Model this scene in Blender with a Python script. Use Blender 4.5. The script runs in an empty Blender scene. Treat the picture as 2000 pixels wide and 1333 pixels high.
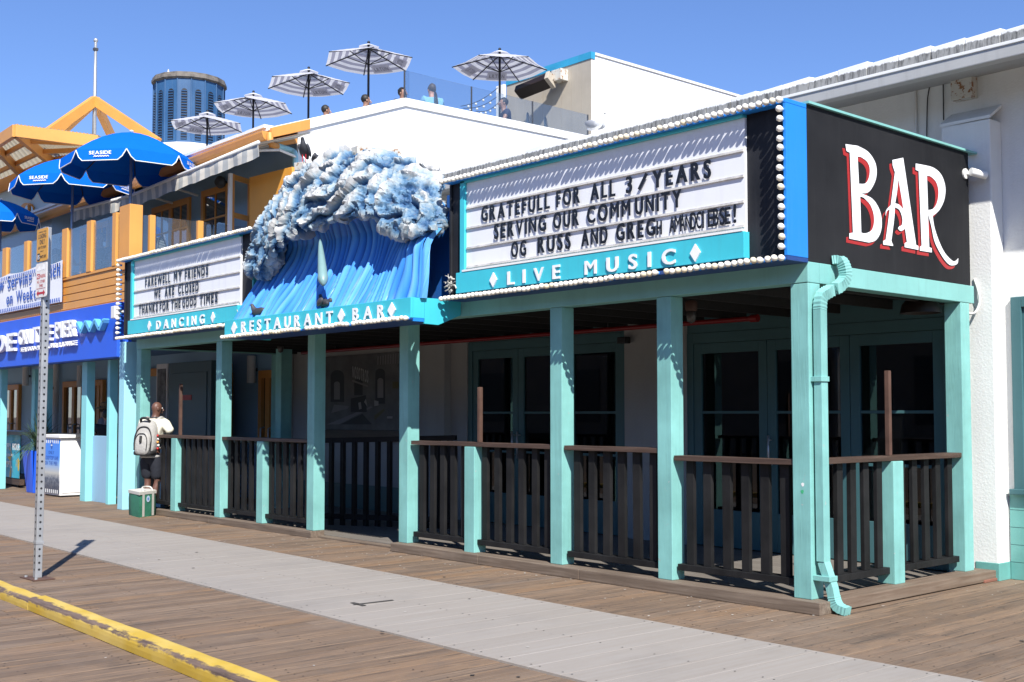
import bpy, bmesh, math, random
from math import sin, cos, pi, radians as R, sqrt, atan2
from mathutils import Vector as V, Matrix, noise, Euler
random.seed(7)
scene = bpy.context.scene
# ---------------------------------------------------------------- camera
FPX = 2265.0; CXP = 1000.0; CYP = 700.0; W0 = 2000.0; H0 = 1333.0
PITCH = math.atan((810.0 - CYP) / FPX)
YAW = math.atan2(2000.0, FPX / math.cos(PITCH))          # street direction (-X) lies this far to the left of the view
CAM = V((5.194, -7.727, 1.55))
FWD = V((-cos(YAW), sin(YAW), 0)); RGT = V((sin(YAW), cos(YAW), 0))
ZC = FWD * cos(PITCH) + V((0, 0, sin(PITCH))); UPC = V((0, 0, cos(PITCH))) - FWD * sin(PITCH)
cd = bpy.data.cameras.new('camera'); cam = bpy.data.objects.new('camera', cd)
scene.collection.objects.link(cam); scene.camera = cam
cam.matrix_world = Matrix(((RGT.x, UPC.x, -ZC.x, CAM.x), (RGT.y, UPC.y, -ZC.y, CAM.y), (RGT.z, UPC.z, -ZC.z, CAM.z), (0, 0, 0, 1)))
cd.sensor_width = 36.0; cd.lens = FPX / W0 * 36.0; cd.shift_y = (CYP - H0 / 2) / W0
cd.clip_start = 0.1; cd.clip_end = 3000
# ---------------------------------------------------------------- sky, sun, exposure
SUN = V((1.77, -1.0, 2.04)).normalized()
world = bpy.data.worlds.new('World'); scene.world = world; world.use_nodes = True
wn = world.node_tree; bg = wn.nodes['Background']
sky = wn.nodes.new('ShaderNodeTexSky'); sky.sky_type = 'NISHITA'; sky.sun_disc = False
sky.sun_elevation = math.asin(SUN.z); sky.sun_rotation = atan2(SUN.x, SUN.y)
sky.altitude = 0; sky.air_density = 1.0; sky.dust_density = 0.0; sky.ozone_density = 5.0
tint = wn.nodes.new('ShaderNodeMix'); tint.data_type = 'RGBA'; tint.blend_type = 'MULTIPLY'; tint.inputs[0].default_value = 1.0
tint.inputs[7].default_value = (1.0, 1.08, 1.36, 1); wn.links.new(sky.outputs[0], tint.inputs[6])
wn.links.new(tint.outputs[2], bg.inputs[0]); bg.inputs[1].default_value = 0.07
sl = bpy.data.lights.new('sun', 'SUN'); sl.energy = 4.5; sl.angle = R(0.5); sl.color = (1.0, 0.965, 0.90)
sun = bpy.data.objects.new('sun', sl); scene.collection.objects.link(sun); sun.location = (10, -10, 30)
sun.rotation_euler = (-SUN).to_track_quat('-Z', 'Y').to_euler()
vs = scene.view_settings; scene.display_settings.display_device = 'sRGB'
vs.view_transform = 'Standard'; vs.look = 'None'; vs.exposure = 0.85; vs.gamma = 1.0; vs.use_curve_mapping = False
scene.cycles.max_bounces = 8; scene.cycles.transparent_max_bounces = 12

# ---------------------------------------------------------------- measuring helpers (photo pixel -> point on a real plane)
def ray(px, py): return ZC + RGT * ((px - CXP) / FPX) - UPC * ((py - CYP) / FPX)
def Y(px, py, y): r = ray(px, py); return CAM + r * ((y - CAM.y) / r.y)
def X(px, py, x): r = ray(px, py); return CAM + r * ((x - CAM.x) / r.x)
def G(px, py, z=0.0): r = ray(px, py); return CAM + r * ((z - CAM.z) / r.z)
def D(px, py, d): return CAM + ray(px, py) * d

# ---------------------------------------------------------------- object helpers
C = scene.collection
def link(o, parent=None):
    C.objects.link(o)
    if parent is not None:
        o.parent = parent
        if parent.parent is None: o.matrix_parent_inverse = parent.matrix_basis.inverted()
    return o
def tag(o, label=None, cat=None, group=None, kind=None):
    if label: o['label'] = label
    if cat: o['category'] = cat
    if group: o['group'] = group
    if kind: o['kind'] = kind
    return o
def thing(name, label, cat, loc=(0, 0, 0), rz=0.0, group=None):
    o = bpy.data.objects.new(name, None); o.empty_display_size = 0.2
    o.location = loc; o.rotation_euler = (0, 0, rz); link(o)
    return tag(o, label, cat, group)
def copy_tree(o, parent=None):
    c = o.copy(); C.objects.link(c)
    c.parent = parent
    for ch in [x for x in o.children]:
        copy_tree(ch, c)
    return c

class MB:
    """collects shapes into one mesh"""
    def __init__(s): s.v = []; s.f = []; s.mi = []; s.m = 0
    def add(s, vs, fs):
        b = len(s.v); s.v += [tuple(v) for v in vs]
        for f in fs: s.f.append(tuple(i + b for i in f)); s.mi.append(s.m)
        return s
    def box(s, x0, x1, y0, y1, z0, z1):
        if x0 > x1: x0, x1 = x1, x0
        if y0 > y1: y0, y1 = y1, y0
        if z0 > z1: z0, z1 = z1, z0
        return s.add([(x0,y0,z0),(x1,y0,z0),(x1,y1,z0),(x0,y1,z0),(x0,y0,z1),(x1,y0,z1),(x1,y1,z1),(x0,y1,z1)],
                     [(0,3,2,1),(4,5,6,7),(0,1,5,4),(1,2,6,5),(2,3,7,6),(3,0,4,7)])
    def bar(s, a, b, w, h, up=(0, 0, 1)):
        """box from a to b, w wide (sideways), h high"""
        a = V(a); b = V(b); d = (b - a).normalized(); up = V(up)
        if abs(d.dot(up)) > 0.98: up = V((1, 0, 0))
        sd = d.cross(up).normalized(); u = sd.cross(d).normalized()
        vs = [p + sd * (i * w / 2) + u * (j * h / 2) for p in (a, b) for i, j in ((-1,-1),(1,-1),(1,1),(-1,1))]
        return s.add(vs, [(3,2,1,0),(4,5,6,7),(0,1,5,4),(1,2,6,5),(2,3,7,6),(3,0,4,7)])
    def quad(s, a, b, c, d): return s.add([a, b, c, d], [(0, 1, 2, 3)])
    def tube(s, pts, r, n=10, cap=True, rect=None):
        """swept tube; r number or list; rect=(w,h) sweeps a rounded rectangle instead"""
        pts = [V(p) for p in pts]; m = len(pts)
        rs = r if isinstance(r, (list, tuple)) else [r] * m
        rings = []; prev = None
        for i, p in enumerate(pts):
            t = (pts[min(i + 1, m - 1)] - pts[max(i - 1, 0)]).normalized()
            if prev is None:
                a = V((0, 0, 1)) if abs(t.z) < 0.9 else V((1, 0, 0))
                u = t.cross(a).normalized()
            else:
                u = (prev - t * prev.dot(t)).normalized()
            prev = u; w = t.cross(u)
            ring = []
            for k in range(n):
                an = 2 * pi * k / n
                ring.append(p + (u * cos(an) + w * sin(an)) * rs[i])
            rings.append(ring)
        vs = [v for rg in rings for v in rg]; fs = []
        for i in range(m - 1):
            for k in range(n):
                fs.append((i*n+k, i*n+(k+1) % n, (i+1)*n+(k+1) % n, (i+1)*n+k))
        if cap:
            fs.append(tuple(reversed(range(n)))); fs.append(tuple((m-1)*n + k for k in range(n)))
        return s.add(vs, fs)
    def lathe(s, prof, n=16, o=(0, 0, 0), ax=None):
        """prof list of (r, z); revolved round z at o (or round unit vector ax)"""
        o = V(o); q = V((0, 0, 1)).rotation_difference(V(ax)) if ax is not None else None
        vs = []; fs = []
        for r, z in prof:
            for k in range(n):
                p = V((r * cos(2*pi*k/n), r * sin(2*pi*k/n), z))
                if q: p = q @ p
                vs.append(o + p)
        for i in range(len(prof) - 1):
            for k in range(n):
                fs.append((i*n+k, i*n+(k+1) % n, (i+1)*n+(k+1) % n, (i+1)*n+k))
        if prof[0][0] > 1e-4: fs.append(tuple(reversed(range(n))))
        if prof[-1][0] > 1e-4: fs.append(tuple((len(prof)-1)*n + k for k in range(n)))
        return s.add(vs, fs)
    def ball(s, c, r, n=10, m=7, sc=(1, 1, 1), rot=None):
        c = V(c); vs = []; fs = []
        for i in range(m + 1):
            th = pi * i / m
            for k in range(n):
                p = V((sin(th)*cos(2*pi*k/n)*sc[0], sin(th)*sin(2*pi*k/n)*sc[1], cos(th)*sc[2])) * r
                if rot is not None: p = rot @ p
                vs.append(c + p)
        for i in range(m):
            for k in range(n):
                fs.append((i*n+k, (i+1)*n+k, (i+1)*n+(k+1) % n, i*n+(k+1) % n))
        return s.add(vs, fs)
    def prism(s, poly, off):
        """extrude a planar polygon (3D points) by vector off"""
        n = len(poly); off = V(off); a = [V(p) for p in poly]; b = [p + off for p in a]
        fs = [tuple(range(n)), tuple(reversed(range(n, 2*n)))]
        for i in range(n): fs.append((i, i + n, (i+1) % n + n, (i+1) % n))
        return s.add(a + b, fs)
    def build(s, name, mat, parent=None, smooth=False, bev=0.0, fix=True, merge=True):
        me = bpy.data.meshes.new(name)
        me.from_pydata(s.v, [], s.f)
        mats = mat if isinstance(mat, (list, tuple)) else [mat]
        for m in mats: me.materials.append(m)
        if len(mats) > 1:
            for p, i in zip(me.polygons, s.mi): p.material_index = i
        bm = bmesh.new(); bm.from_mesh(me)
        if merge: bmesh.ops.remove_doubles(bm, verts=bm.verts, dist=1e-5)
        if fix: bmesh.ops.recalc_face_normals(bm, faces=bm.faces)
        if bev > 0:
            es = [e for e in bm.edges if len(e.link_faces) == 2 and e.calc_face_angle(0) > 0.5]
            bmesh.ops.bevel(bm, geom=es, offset=bev, segments=2, affect='EDGES', profile=0.6, clamp_overlap=True)
        bm.to_mesh(me); bm.free()
        if smooth:
            for p in me.polygons: p.use_smooth = True
            if smooth is not True:
                me.set_sharp_from_angle(angle=smooth)
        o = bpy.data.objects.new(name, me); link(o, parent)
        return o
def box(name, mat, x0, x1, y0, y1, z0, z1, parent=None, bev=0.0):
    return MB().box(x0, x1, y0, y1, z0, z1).build(name, mat, parent, bev=bev)
def smooth_path(pts, k=6):
    """Catmull-Rom through pts"""
    pts = [V(p) for p in pts]; out = []
    for i in range(len(pts) - 1):
        p0 = pts[max(i-1, 0)]; p1 = pts[i]; p2 = pts[i+1]; p3 = pts[min(i+2, len(pts)-1)]
        for j in range(k):
            t = j / k
            out.append(0.5 * ((2*p1) + (p2-p0)*t + (2*p0-5*p1+4*p2-p3)*t*t + (3*p1-p0-3*p2+p3)*t**3))
    out.append(pts[-1]); return out

# ---------------------------------------------------------------- materials
def nodes(name):
    m = bpy.data.materials.new(name); m.use_nodes = True
    return m, m.node_tree, m.node_tree.nodes['Principled BSDF']
def N(t, ty, **kw):
    n = t.nodes.new(ty)
    for k, v in kw.items():
        if isinstance(k, str) and hasattr(n, k): setattr(n, k, v)
    return n
def L(t, a, b): t.links.new(a, b)
def setin(n, **kw):
    for k, v in kw.items(): n.inputs[k.replace('_', ' ')].default_value = v
def rgba(c): return (c[0], c[1], c[2], 1.0)
def mixcol(t, fac, a, b, mode='MIX'):
    n = t.nodes.new('ShaderNodeMix'); n.data_type = 'RGBA'; n.blend_type = mode
    for sock, val in ((n.inputs[0], fac), (n.inputs[6], a), (n.inputs[7], b)):
        if isinstance(val, (int, float)): sock.default_value = val
        elif isinstance(val, (tuple, list)): sock.default_value = rgba(val)
        else: L(t, val, sock)
    return n.outputs[2]
def math_(t, op, a, b=None, c=None):
    n = t.nodes.new('ShaderNodeMath'); n.operation = op
    for i, v in enumerate((a, b, c)):
        if v is None: continue
        if isinstance(v, (int, float)): n.inputs[i].default_value = v
        else: L(t, v, n.inputs[i])
    return n.outputs[0]
def coords(t, scale=(1, 1, 1), kind='Object'):
    tc = t.nodes.new('ShaderNodeTexCoord'); mp = t.nodes.new('ShaderNodeMapping')
    L(t, tc.outputs[kind], mp.inputs[0]); mp.inputs['Scale'].default_value = scale
    return mp.outputs[0]
def noise_(t, vec, scale=5.0, detail=4.0, rough=0.55, dist=0.0):
    n = t.nodes.new('ShaderNodeTexNoise'); L(t, vec, n.inputs['Vector'])
    setin(n, Scale=scale, Detail=detail, Roughness=rough, Distortion=dist)
    return n.outputs['Fac']
def ramp(t, fac, stops):
    n = t.nodes.new('ShaderNodeValToRGB'); L(t, fac, n.inputs[0]); e = n.color_ramp.elements
    while len(e) < len(stops): e.new(0.5)
    for el, (p, c) in zip(e, stops): el.position = p; el.color = rgba(c) if not isinstance(c, (int, float)) else (c, c, c, 1)
    return n.outputs[0]
def bump(t, bs, h, strength=0.3, dist=0.01):
    b = t.nodes.new('ShaderNodeBump'); b.inputs['Strength'].default_value = strength; b.inputs['Distance'].default_value = dist
    L(t, h, b.inputs['Height']); L(t, b.outputs[0], bs.inputs['Normal'])
def paint(name, col, rough=0.5, var=0.12, dirt=0.25, dirtcol=(0.10, 0.085, 0.07), scale=1.5, bmp=0.15, streak=True, chips=0.0, chipcol=(.5,.48,.45), metal=0.0, grain=None):
    """weathered paint: broad tone variation, vertical grime streaks, small chips"""
    m, t, b = nodes(name)
    v = coords(t); n1 = noise_(t, v, scale, 5, 0.6)
    a = tuple(c * (1 - var) for c in col); c2 = tuple(min(1.0, c * (1 + var) + var * 0.02) for c in col)
    c = mixcol(t, ramp(t, n1, ((0.3, 0.0), (0.7, 1.0))), a, c2)
    if streak and dirt > 0:
        vs_ = coords(t, (7.0, 7.0, 0.5)); n2 = noise_(t, vs_, 2.2, 5, 0.65)
        f = math_(t, 'MULTIPLY', ramp(t, n2, ((0.52, 0.0), (0.80, 1.0))), dirt)
        c = mixcol(t, f, c, dirtcol)
    if chips > 0:
        n3 = noise_(t, v, 14.0, 6, 0.7)
        f = ramp(t, n3, ((0.70 - chips, 0.0), (0.72 - chips, 1.0)))
        c = mixcol(t, f, c, chipcol)
    L(t, c, b.inputs['Base Color'])
    n4 = noise_(t, v, 60.0 if grain is None else grain, 3, 0.6)
    if grain is None:
        vg = coords(t, (12, 12, 0.8)); n4 = noise_(t, vg, 6.0, 4, 0.6)
    if bmp > 0: bump(t, b, n4, bmp, 0.004)
    rr = math_(t, 'MULTIPLY_ADD', n1, 0.25, rough - 0.12); L(t, rr, b.inputs['Roughness'])
    b.inputs['Metallic'].default_value = metal
    if max(col) < 0.03: b.inputs['Specular IOR Level'].default_value = 0.22
    return m
def plain(name, col, rough=0.5, metal=0.0, var=0.06):
    m, t, b = nodes(name)
    c = mixcol(t, noise_(t, coords(t), 6.0, 3), tuple(x * (1 - var) for x in col), tuple(min(1, x * (1 + var)) for x in col))
    L(t, c, b.inputs['Base Color']); b.inputs['Roughness'].default_value = rough; b.inputs['Metallic'].default_value = metal
    return m

TEAL = (0.20, 0.46, 0.43)
M = {}
M['teal'] = paint('teal_paint', TEAL, 0.5, 0.10, 0.22, (0.12, 0.22, 0.2), 2.0, 0.25, chips=0.0)
M['teal_post'] = paint('teal_post_paint', TEAL, 0.55, 0.16, 0.42, (0.11, 0.24, 0.23), 2.2, 0.5, chips=0.035, chipcol=(0.30, 0.42, 0.40))
M['teal_frame'] = paint('teal_door_paint', (0.052, 0.135, 0.15), 0.45, 0.1, 0.2, (0.06, 0.12, 0.12))
M['teal_tile'] = paint('teal_tile_glaze', (0.13, 0.35, 0.32), 0.4, 0.14, 0.2, (0.1, 0.2, 0.18), 3.0)
M['turq'] = paint('turquoise_sign_paint', (0.05, 0.50, 0.60), 0.45, 0.08, 0.18, (0.08, 0.25, 0.3), 1.2, 0.1)
M['turq_deep'] = paint('deep_turquoise_paint', (0.03, 0.36, 0.42), 0.5, 0.08, 0.2, (0.05, 0.2, 0.22), 1.2, 0.1)
M['azure'] = paint('azure_sign_paint', (0.014, 0.21, 0.66), 0.42, 0.06, 0.16, (0.1, 0.3, 0.6), 1.0, 0.06)
M['navy'] = paint('navy_paint', (0.012, 0.05, 0.20), 0.5)
M['black_sign'] = paint('black_sign_paint', (0.016, 0.017, 0.021), 0.55, 0.25, 0.22, (0.07, 0.07, 0.075), 2.5, 0.2)
M['bar_black'] = paint('faded_black_sign_paint', (0.0115, 0.012, 0.014), 0.7, 0.25, 0.30, (0.032, 0.032, 0.034), 1.2, 0.15)
M['rail_black'] = paint('black_rail_paint', (0.0095, 0.0093, 0.0098), 0.6, 0.3, 0.25, (0.03, 0.028, 0.026), 3.0, 0.5, chips=-0.01, chipcol=(.10, .085, .07))
M['white'] = paint('white_paint', (0.80, 0.80, 0.78), 0.5, 0.03, 0.10, (0.45, 0.42, 0.38))
M['off_white'] = paint('off_white_paint', (0.70, 0.69, 0.66), 0.5, 0.06, 0.2, (0.35, 0.32, 0.28))
M['letter_white'] = plain('white_letter_plastic', (0.84, 0.84, 0.86), 0.35, var=0.03)
M['letter_black'] = plain('black_letter_plastic', (0.012, 0.012, 0.014), 0.3, var=0.3)
M['bulb'] = plain('frosted_bulb_glass', (0.80, 0.76, 0.67), 0.3, var=0.08)
M['bulb_old'] = plain('yellowed_bulb_glass', (0.70, 0.62, 0.46), 0.35, var=0.1)
M['black'] = plain('black_plastic', (0.013, 0.013, 0.015), 0.45)
M['dark_grey'] = plain('dark_grey_plastic', (0.05, 0.05, 0.055), 0.5)
M['steel'] = plain('galvanised_steel', (0.50, 0.51, 0.52), 0.45, 0.7, 0.15)
M['red'] = plain('red_paint', (0.45, 0.012, 0.014), 0.4)
M['red_pipe'] = plain('red_pipe_paint', (0.22, 0.008, 0.009), 0.4)
M['rust'] = paint('rusty_metal', (0.085, 0.042, 0.028), 0.75, 0.3, 0.3, (0.03, 0.025, 0.022), 5.0, 0.4)
M['rusty_white'] = paint('rust_stained_white', (0.58, 0.56, 0.50), 0.6, 0.1, 0.3, (0.3, 0.16, 0.07), 2.5, 0.3, chips=0.15, chipcol=(0.28, 0.13, 0.05))
M['orange'] = paint('orange_paint', (0.66, 0.30, 0.065), 0.5, 0.07, 0.15, (0.4, 0.2, 0.08))
M['orange_trim'] = paint('orange_trim_paint', (0.62, 0.27, 0.06), 0.5, 0.1, 0.2, (0.3, 0.14, 0.05))
M['ply'] = paint('amber_painted_board', (0.72, 0.33, 0.05), 0.5, 0.06, 0.08, (0.45, 0.2, 0.05))
M['pale_blue'] = paint('pale_blue_column_paint', (0.33, 0.64, 0.74), 0.5, 0.05, 0.12, (0.25, 0.45, 0.5))
M['aqua_col'] = paint('aqua_column_paint', (0.24, 0.60, 0.64), 0.5, 0.06, 0.12, (0.2, 0.4, 0.42))
M['sky_wall'] = paint('sky_blue_wall_paint', (0.27, 0.45, 0.60), 0.55, 0.05, 0.1, (0.2, 0.3, 0.4))
M['blue_wall'] = paint('mid_blue_wall_paint', (0.10, 0.22, 0.42), 0.55, 0.05, 0.1, (0.05, 0.1, 0.2))
M['sea_blue'] = paint('royal_blue_sign_paint', (0.022, 0.105, 0.66), 0.45, 0.05, 0.05, (0.05, 0.12, 0.5), bmp=0.05)
M['planter_blue'] = plain('blue_planter_glaze', (0.018, 0.11, 0.72), 0.35, var=0.05)
M['cornice'] = paint('weathered_cornice_wood', (0.16, 0.14, 0.12), 0.7, 0.4, 0.4, (0.05, 0.04, 0.035), 4.0, 0.4)
M['tower_blue'] = paint('tower_blue_paint', (0.022, 0.085, 0.20), 0.5, 0.12, 0.25, (0.12, 0.2, 0.3))
M['tan'] = paint('tan_weathered_panel', (0.42, 0.37, 0.30), 0.65, 0.08, 0.25, (0.3, 0.26, 0.2))
M['brown_metal'] = plain('brown_metal', (0.016, 0.009, 0.007), 0.5)

def stucco(name, col, dirt=0.25):
    m, t, b = nodes(name); v = coords(t)
    c = mixcol(t, ramp(t, noise_(t, v, 1.3, 5, 0.6), ((0.3, 0.0), (0.7, 1.0))), tuple(x * 0.9 for x in col), col)
    n2 = noise_(t, coords(t, (3, 3, 0.4)), 2.0, 5, 0.6)
    c = mixcol(t, math_(t, 'MULTIPLY', ramp(t, n2, ((0.5, 0.0), (0.8, 1.0))), dirt), c, tuple(x * 0.55 for x in col))
    L(t, c, b.inputs['Base Color']); b.inputs['Roughness'].default_value = 0.85
    n = noise_(t, v, 38.0, 5, 0.65); vo = t.nodes.new('ShaderNodeTexVoronoi'); L(t, v, vo.inputs['Vector']); vo.inputs['Scale'].default_value = 45
    bump(t, b, math_(t, 'ADD', n, math_(t, 'MULTIPLY', vo.outputs['Distance'], 0.6)), 0.26, 0.007)
    return m
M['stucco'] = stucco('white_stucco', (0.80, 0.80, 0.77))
M['stucco_shade'] = stucco('shade_darkened_stucco', (0.38, 0.38, 0.37))  # same white stucco darkened, porch and eave shade put into its colour
M['gable_white'] = paint('gable_white_paint', (0.84, 0.84, 0.83), 0.6, 0.015, 0.04, (0.6, 0.6, 0.58), bmp=0.05)

def wood(name, c1, c2, c3, along='Y', grain=1.0, rough=0.75):
    """weathered wood; grain runs along the axis"""
    m, t, b = nodes(name)
    sc = {'X': (0.6, 14, 14), 'Y': (14, 0.6, 14), 'Z': (14, 14, 0.6)}[along]
    v = coords(t, sc); n1 = noise_(t, v, 2.0 * grain, 7, 0.65, 0.6); n2 = noise_(t, coords(t), 1.1, 4, 0.6)
    c = ramp(t, n1, ((0.28, c1), (0.5, c2), (0.75, c3)))
    c = mixcol(t, ramp(t, n2, ((0.35, 0.0), (0.7, 0.55))), c, c1)
    L(t, c, b.inputs['Base Color']); b.inputs['Roughness'].default_value = rough
    bump(t, b, n1, 0.5, 0.006); return m
M['sill'] = wood('weathered_sill_timber', (0.085, 0.060, 0.042), (0.175, 0.132, 0.098), (0.27, 0.215, 0.165), 'X')
M['sill_y'] = wood('weathered_side_sill_timber', (0.10, 0.065, 0.042), (0.18, 0.13, 0.095), (0.25, 0.20, 0.155), 'Y')
M['handrail'] = wood('brown_handrail_wood', (0.040, 0.024, 0.017), (0.075, 0.045, 0.032), (0.14, 0.095, 0.072), 'X', 1.2, 0.55)
M['handrail_y'] = wood('brown_side_handrail_wood', (0.040, 0.024, 0.017), (0.075, 0.045, 0.032), (0.14, 0.095, 0.072), 'Y', 1.2, 0.55)

def deck_material():
    m, t, b = nodes('weathered_deck_planks')
    at = t.nodes.new('ShaderNodeAttribute'); at.attribute_name = 'plank'
    sep = t.nodes.new('ShaderNodeSeparateColor'); L(t, at.outputs['Color'], sep.inputs[0])
    base = ramp(t, sep.outputs[0], ((0.0, (0.130, 0.086, 0.056)), (0.3, (0.162, 0.108, 0.070)), (0.6, (0.190, 0.131, 0.088)), (0.85, (0.205, 0.124, 0.068)), (1.0, (0.160, 0.116, 0.086))))
    # grain along Y, shifted per plank
    tc = t.nodes.new('ShaderNodeTexCoord'); cmb = t.nodes.new('ShaderNodeCombineXYZ')
    L(t, math_(t, 'MULTIPLY', sep.outputs[1], 60.0), cmb.inputs[1]); L(t, math_(t, 'MULTIPLY', sep.outputs[0], 9.0), cmb.inputs[2])
    va = t.nodes.new('ShaderNodeVectorMath'); va.operation = 'ADD'; L(t, tc.outputs['Object'], va.inputs[0]); L(t, cmb.outputs[0], va.inputs[1])
    mp = t.nodes.new('ShaderNodeMapping'); L(t, va.outputs[0], mp.inputs[0]); mp.inputs['Scale'].default_value = (30, 0.9, 1)
    g = noise_(t, mp.outputs[0], 1.3, 8, 0.68, 0.8)
    mp2 = t.nodes.new('ShaderNodeMapping'); L(t, va.outputs[0], mp2.inputs[0]); mp2.inputs['Scale'].default_value = (9, 0.35, 1)
    g2 = noise_(t, mp2.outputs[0], 1.6, 6, 0.6, 0.5)
    c = mixcol(t, ramp(t, g, ((0.34, 0.9), (0.47, 0.0))), base, (0.030, 0.023, 0.019))
    c = mixcol(t, ramp(t, g, ((0.56, 0.0), (0.74, 0.75))), c, (0.28, 0.205, 0.145))
    c = mixcol(t, ramp(t, g2, ((0.58, 0.0), (0.70, 0.45))), c, (0.24, 0.145, 0.08))
    # greyish weathering and dark stains over several planks
    w = noise_(t, coords(t), 0.55, 6, 0.65); c = mixcol(t, ramp(t, w, ((0.52, 0.0), (0.74, 0.5))), c, (0.22, 0.172, 0.135))
    st = noise_(t, coords(t, (1.0, 0.7, 1)), 1.7, 6, 0.7); c = mixcol(t, ramp(t, st, ((0.57, 0.0), (0.74, 0.6))), c, (0.055, 0.042, 0.033))
    sp = noise_(t, coords(t), 9.0, 4, 0.7); c = mixcol(t, ramp(t, sp, ((0.72, 0.0), (0.76, 0.8))), c, (0.30, 0.27, 0.24))
    mo = noise_(t, coords(t, (5, 1.6, 1)), 2.2, 6, .7); c = mixcol(t, ramp(t, mo, ((.50, 0.0), (.70, .55))), c, (.105, .082, .066)); c = mixcol(t, ramp(t, mo, ((.30, .45), (.42, 0.0))), c, (.25, .18, .12))
    L(t, c, b.inputs['Base Color']); b.inputs['Roughness'].default_value = 0.82
    bump(t, b, g, 0.6, 0.006); return m
M['deck'] = deck_material()
def walk_material():
    m, t, b = nodes('grey_composite_boards')
    at = t.nodes.new('ShaderNodeAttribute'); at.attribute_name = 'plank'
    sep = t.nodes.new('ShaderNodeSeparateColor'); L(t, at.outputs['Color'], sep.inputs[0])
    base = mixcol(t, sep.outputs[0], (0.264, 0.232, 0.202), (0.284, 0.251, 0.220))
    g = noise_(t, coords(t, (16, 0.7, 1)), 1.6, 6, 0.6, 0.3)
    c = mixcol(t, ramp(t, g, ((0.35, 0.0), (0.75, 0.5))), base, (0.34, 0.32, 0.30))
    s = noise_(t, coords(t, (1, 1, 1)), 0.9, 6, 0.65); c = mixcol(t, ramp(t, s, ((0.5, 0.0), (0.75, 0.45))), c, (0.19, 0.175, 0.165))
    s2 = noise_(t, coords(t), 7.0, 3, 0.6); c = mixcol(t, ramp(t, s2, ((0.70, 0.0), (0.75, 0.35))), c, (0.12, 0.11, 0.105))
    L(t, c, b.inputs['Base Color']); b.inputs['Roughness'].default_value = 0.75
    bump(t, b, g, 0.15, 0.003); return m
M['walk'] = walk_material()
def curb_material():
    m, t, b = nodes('chipped_yellow_curb_paint')
    v = coords(t); tc = t.nodes.new('ShaderNodeTexCoord')
    sx = t.nodes.new('ShaderNodeSeparateXYZ'); L(t, tc.outputs['Object'], sx.inputs[0])
    n = noise_(t, coords(t, (3, 3, 3)), 2.5, 7, 0.7)
    yel = mixcol(t, ramp(t, noise_(t, v, 2.5, 5), ((0.35, 0.0), (0.7, 1.0))), (0.50, 0.33, 0.035), (0.60, 0.44, 0.12))
    wd = ramp(t, noise_(t, coords(t, (1, 14, 14)), 2.0, 6, 0.6), ((0.3, (0.06, 0.04, 0.03)), (0.7, (0.19, 0.13, 0.095))))
    at = t.nodes.new('ShaderNodeAttribute'); at.attribute_name = 'wear'
    f = math_(t, 'ADD', math_(t, 'MULTIPLY', at.outputs['Fac'], 0.285), math_(t, 'MULTIPLY_ADD', noise_(t, coords(t, (2.5, 20, 20)), 2.5, 6, .7), 0.45, math_(t, 'MULTIPLY', n, 0.55)))
    c = mixcol(t, ramp(t, f, ((0.63, 0.0), (0.735, 1.0))), yel, wd)
    L(t, c, b.inputs['Base Color']); b.inputs['Roughness'].default_value = 0.6
    bump(t, b, ramp(t, f, ((0.68, 1.0), (0.76, 0.0))), 0.5, 0.006); return m
M['curb'] = curb_material()
def glass(name, tint=(0.75, 0.8, 0.82), refl=0.05, body=0.35, dark=(0.01, 0.012, 0.014)):
    """window pane: partly see-through, partly mirror"""
    m, t, b = nodes(name); t.nodes.remove(b); out = t.nodes['Material Output']
    tr = t.nodes.new('ShaderNodeBsdfTransparent'); tr.inputs[0].default_value = rgba(tint)
    gl = t.nodes.new('ShaderNodeBsdfGlossy'); gl.inputs['Roughness'].default_value = 0.015
    lw = t.nodes.new('ShaderNodeLayerWeight'); lw.inputs[0].default_value = 0.5
    frs = math_(t, 'MULTIPLY_ADD', math_(t, 'POWER', lw.outputs['Facing'], 4.0), 0.9, 0.035)
    df = t.nodes.new('ShaderNodeBsdfDiffuse'); df.inputs[0].default_value = rgba(dark)
    m1 = t.nodes.new('ShaderNodeMixShader'); m1.inputs[0].default_value = body; L(t, tr.outputs[0], m1.inputs[1]); L(t, df.outputs[0], m1.inputs[2])
    m2 = t.nodes.new('ShaderNodeMixShader'); L(t, math_(t, 'ADD', frs, refl), m2.inputs[0]); L(t, m1.outputs[0], m2.inputs[1]); L(t, gl.outputs[0], m2.inputs[2])
    L(t, m2.outputs[0], out.inputs[0]); return m
M['glass_dark'] = glass('dark_door_glass', (0.6, 0.65, 0.65), 0.02, 0.45, (0.006, 0.007, 0.008))
M['glass_rail'] = glass('balcony_glass', (0.90, 0.93, 0.95), 0.06, 0.05, (0.25, 0.3, 0.34))
M['glass_win'] = glass('window_glass', (0.5, 0.55, 0.6), 0.22, 0.45, (0.05, 0.07, 0.09))

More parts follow.
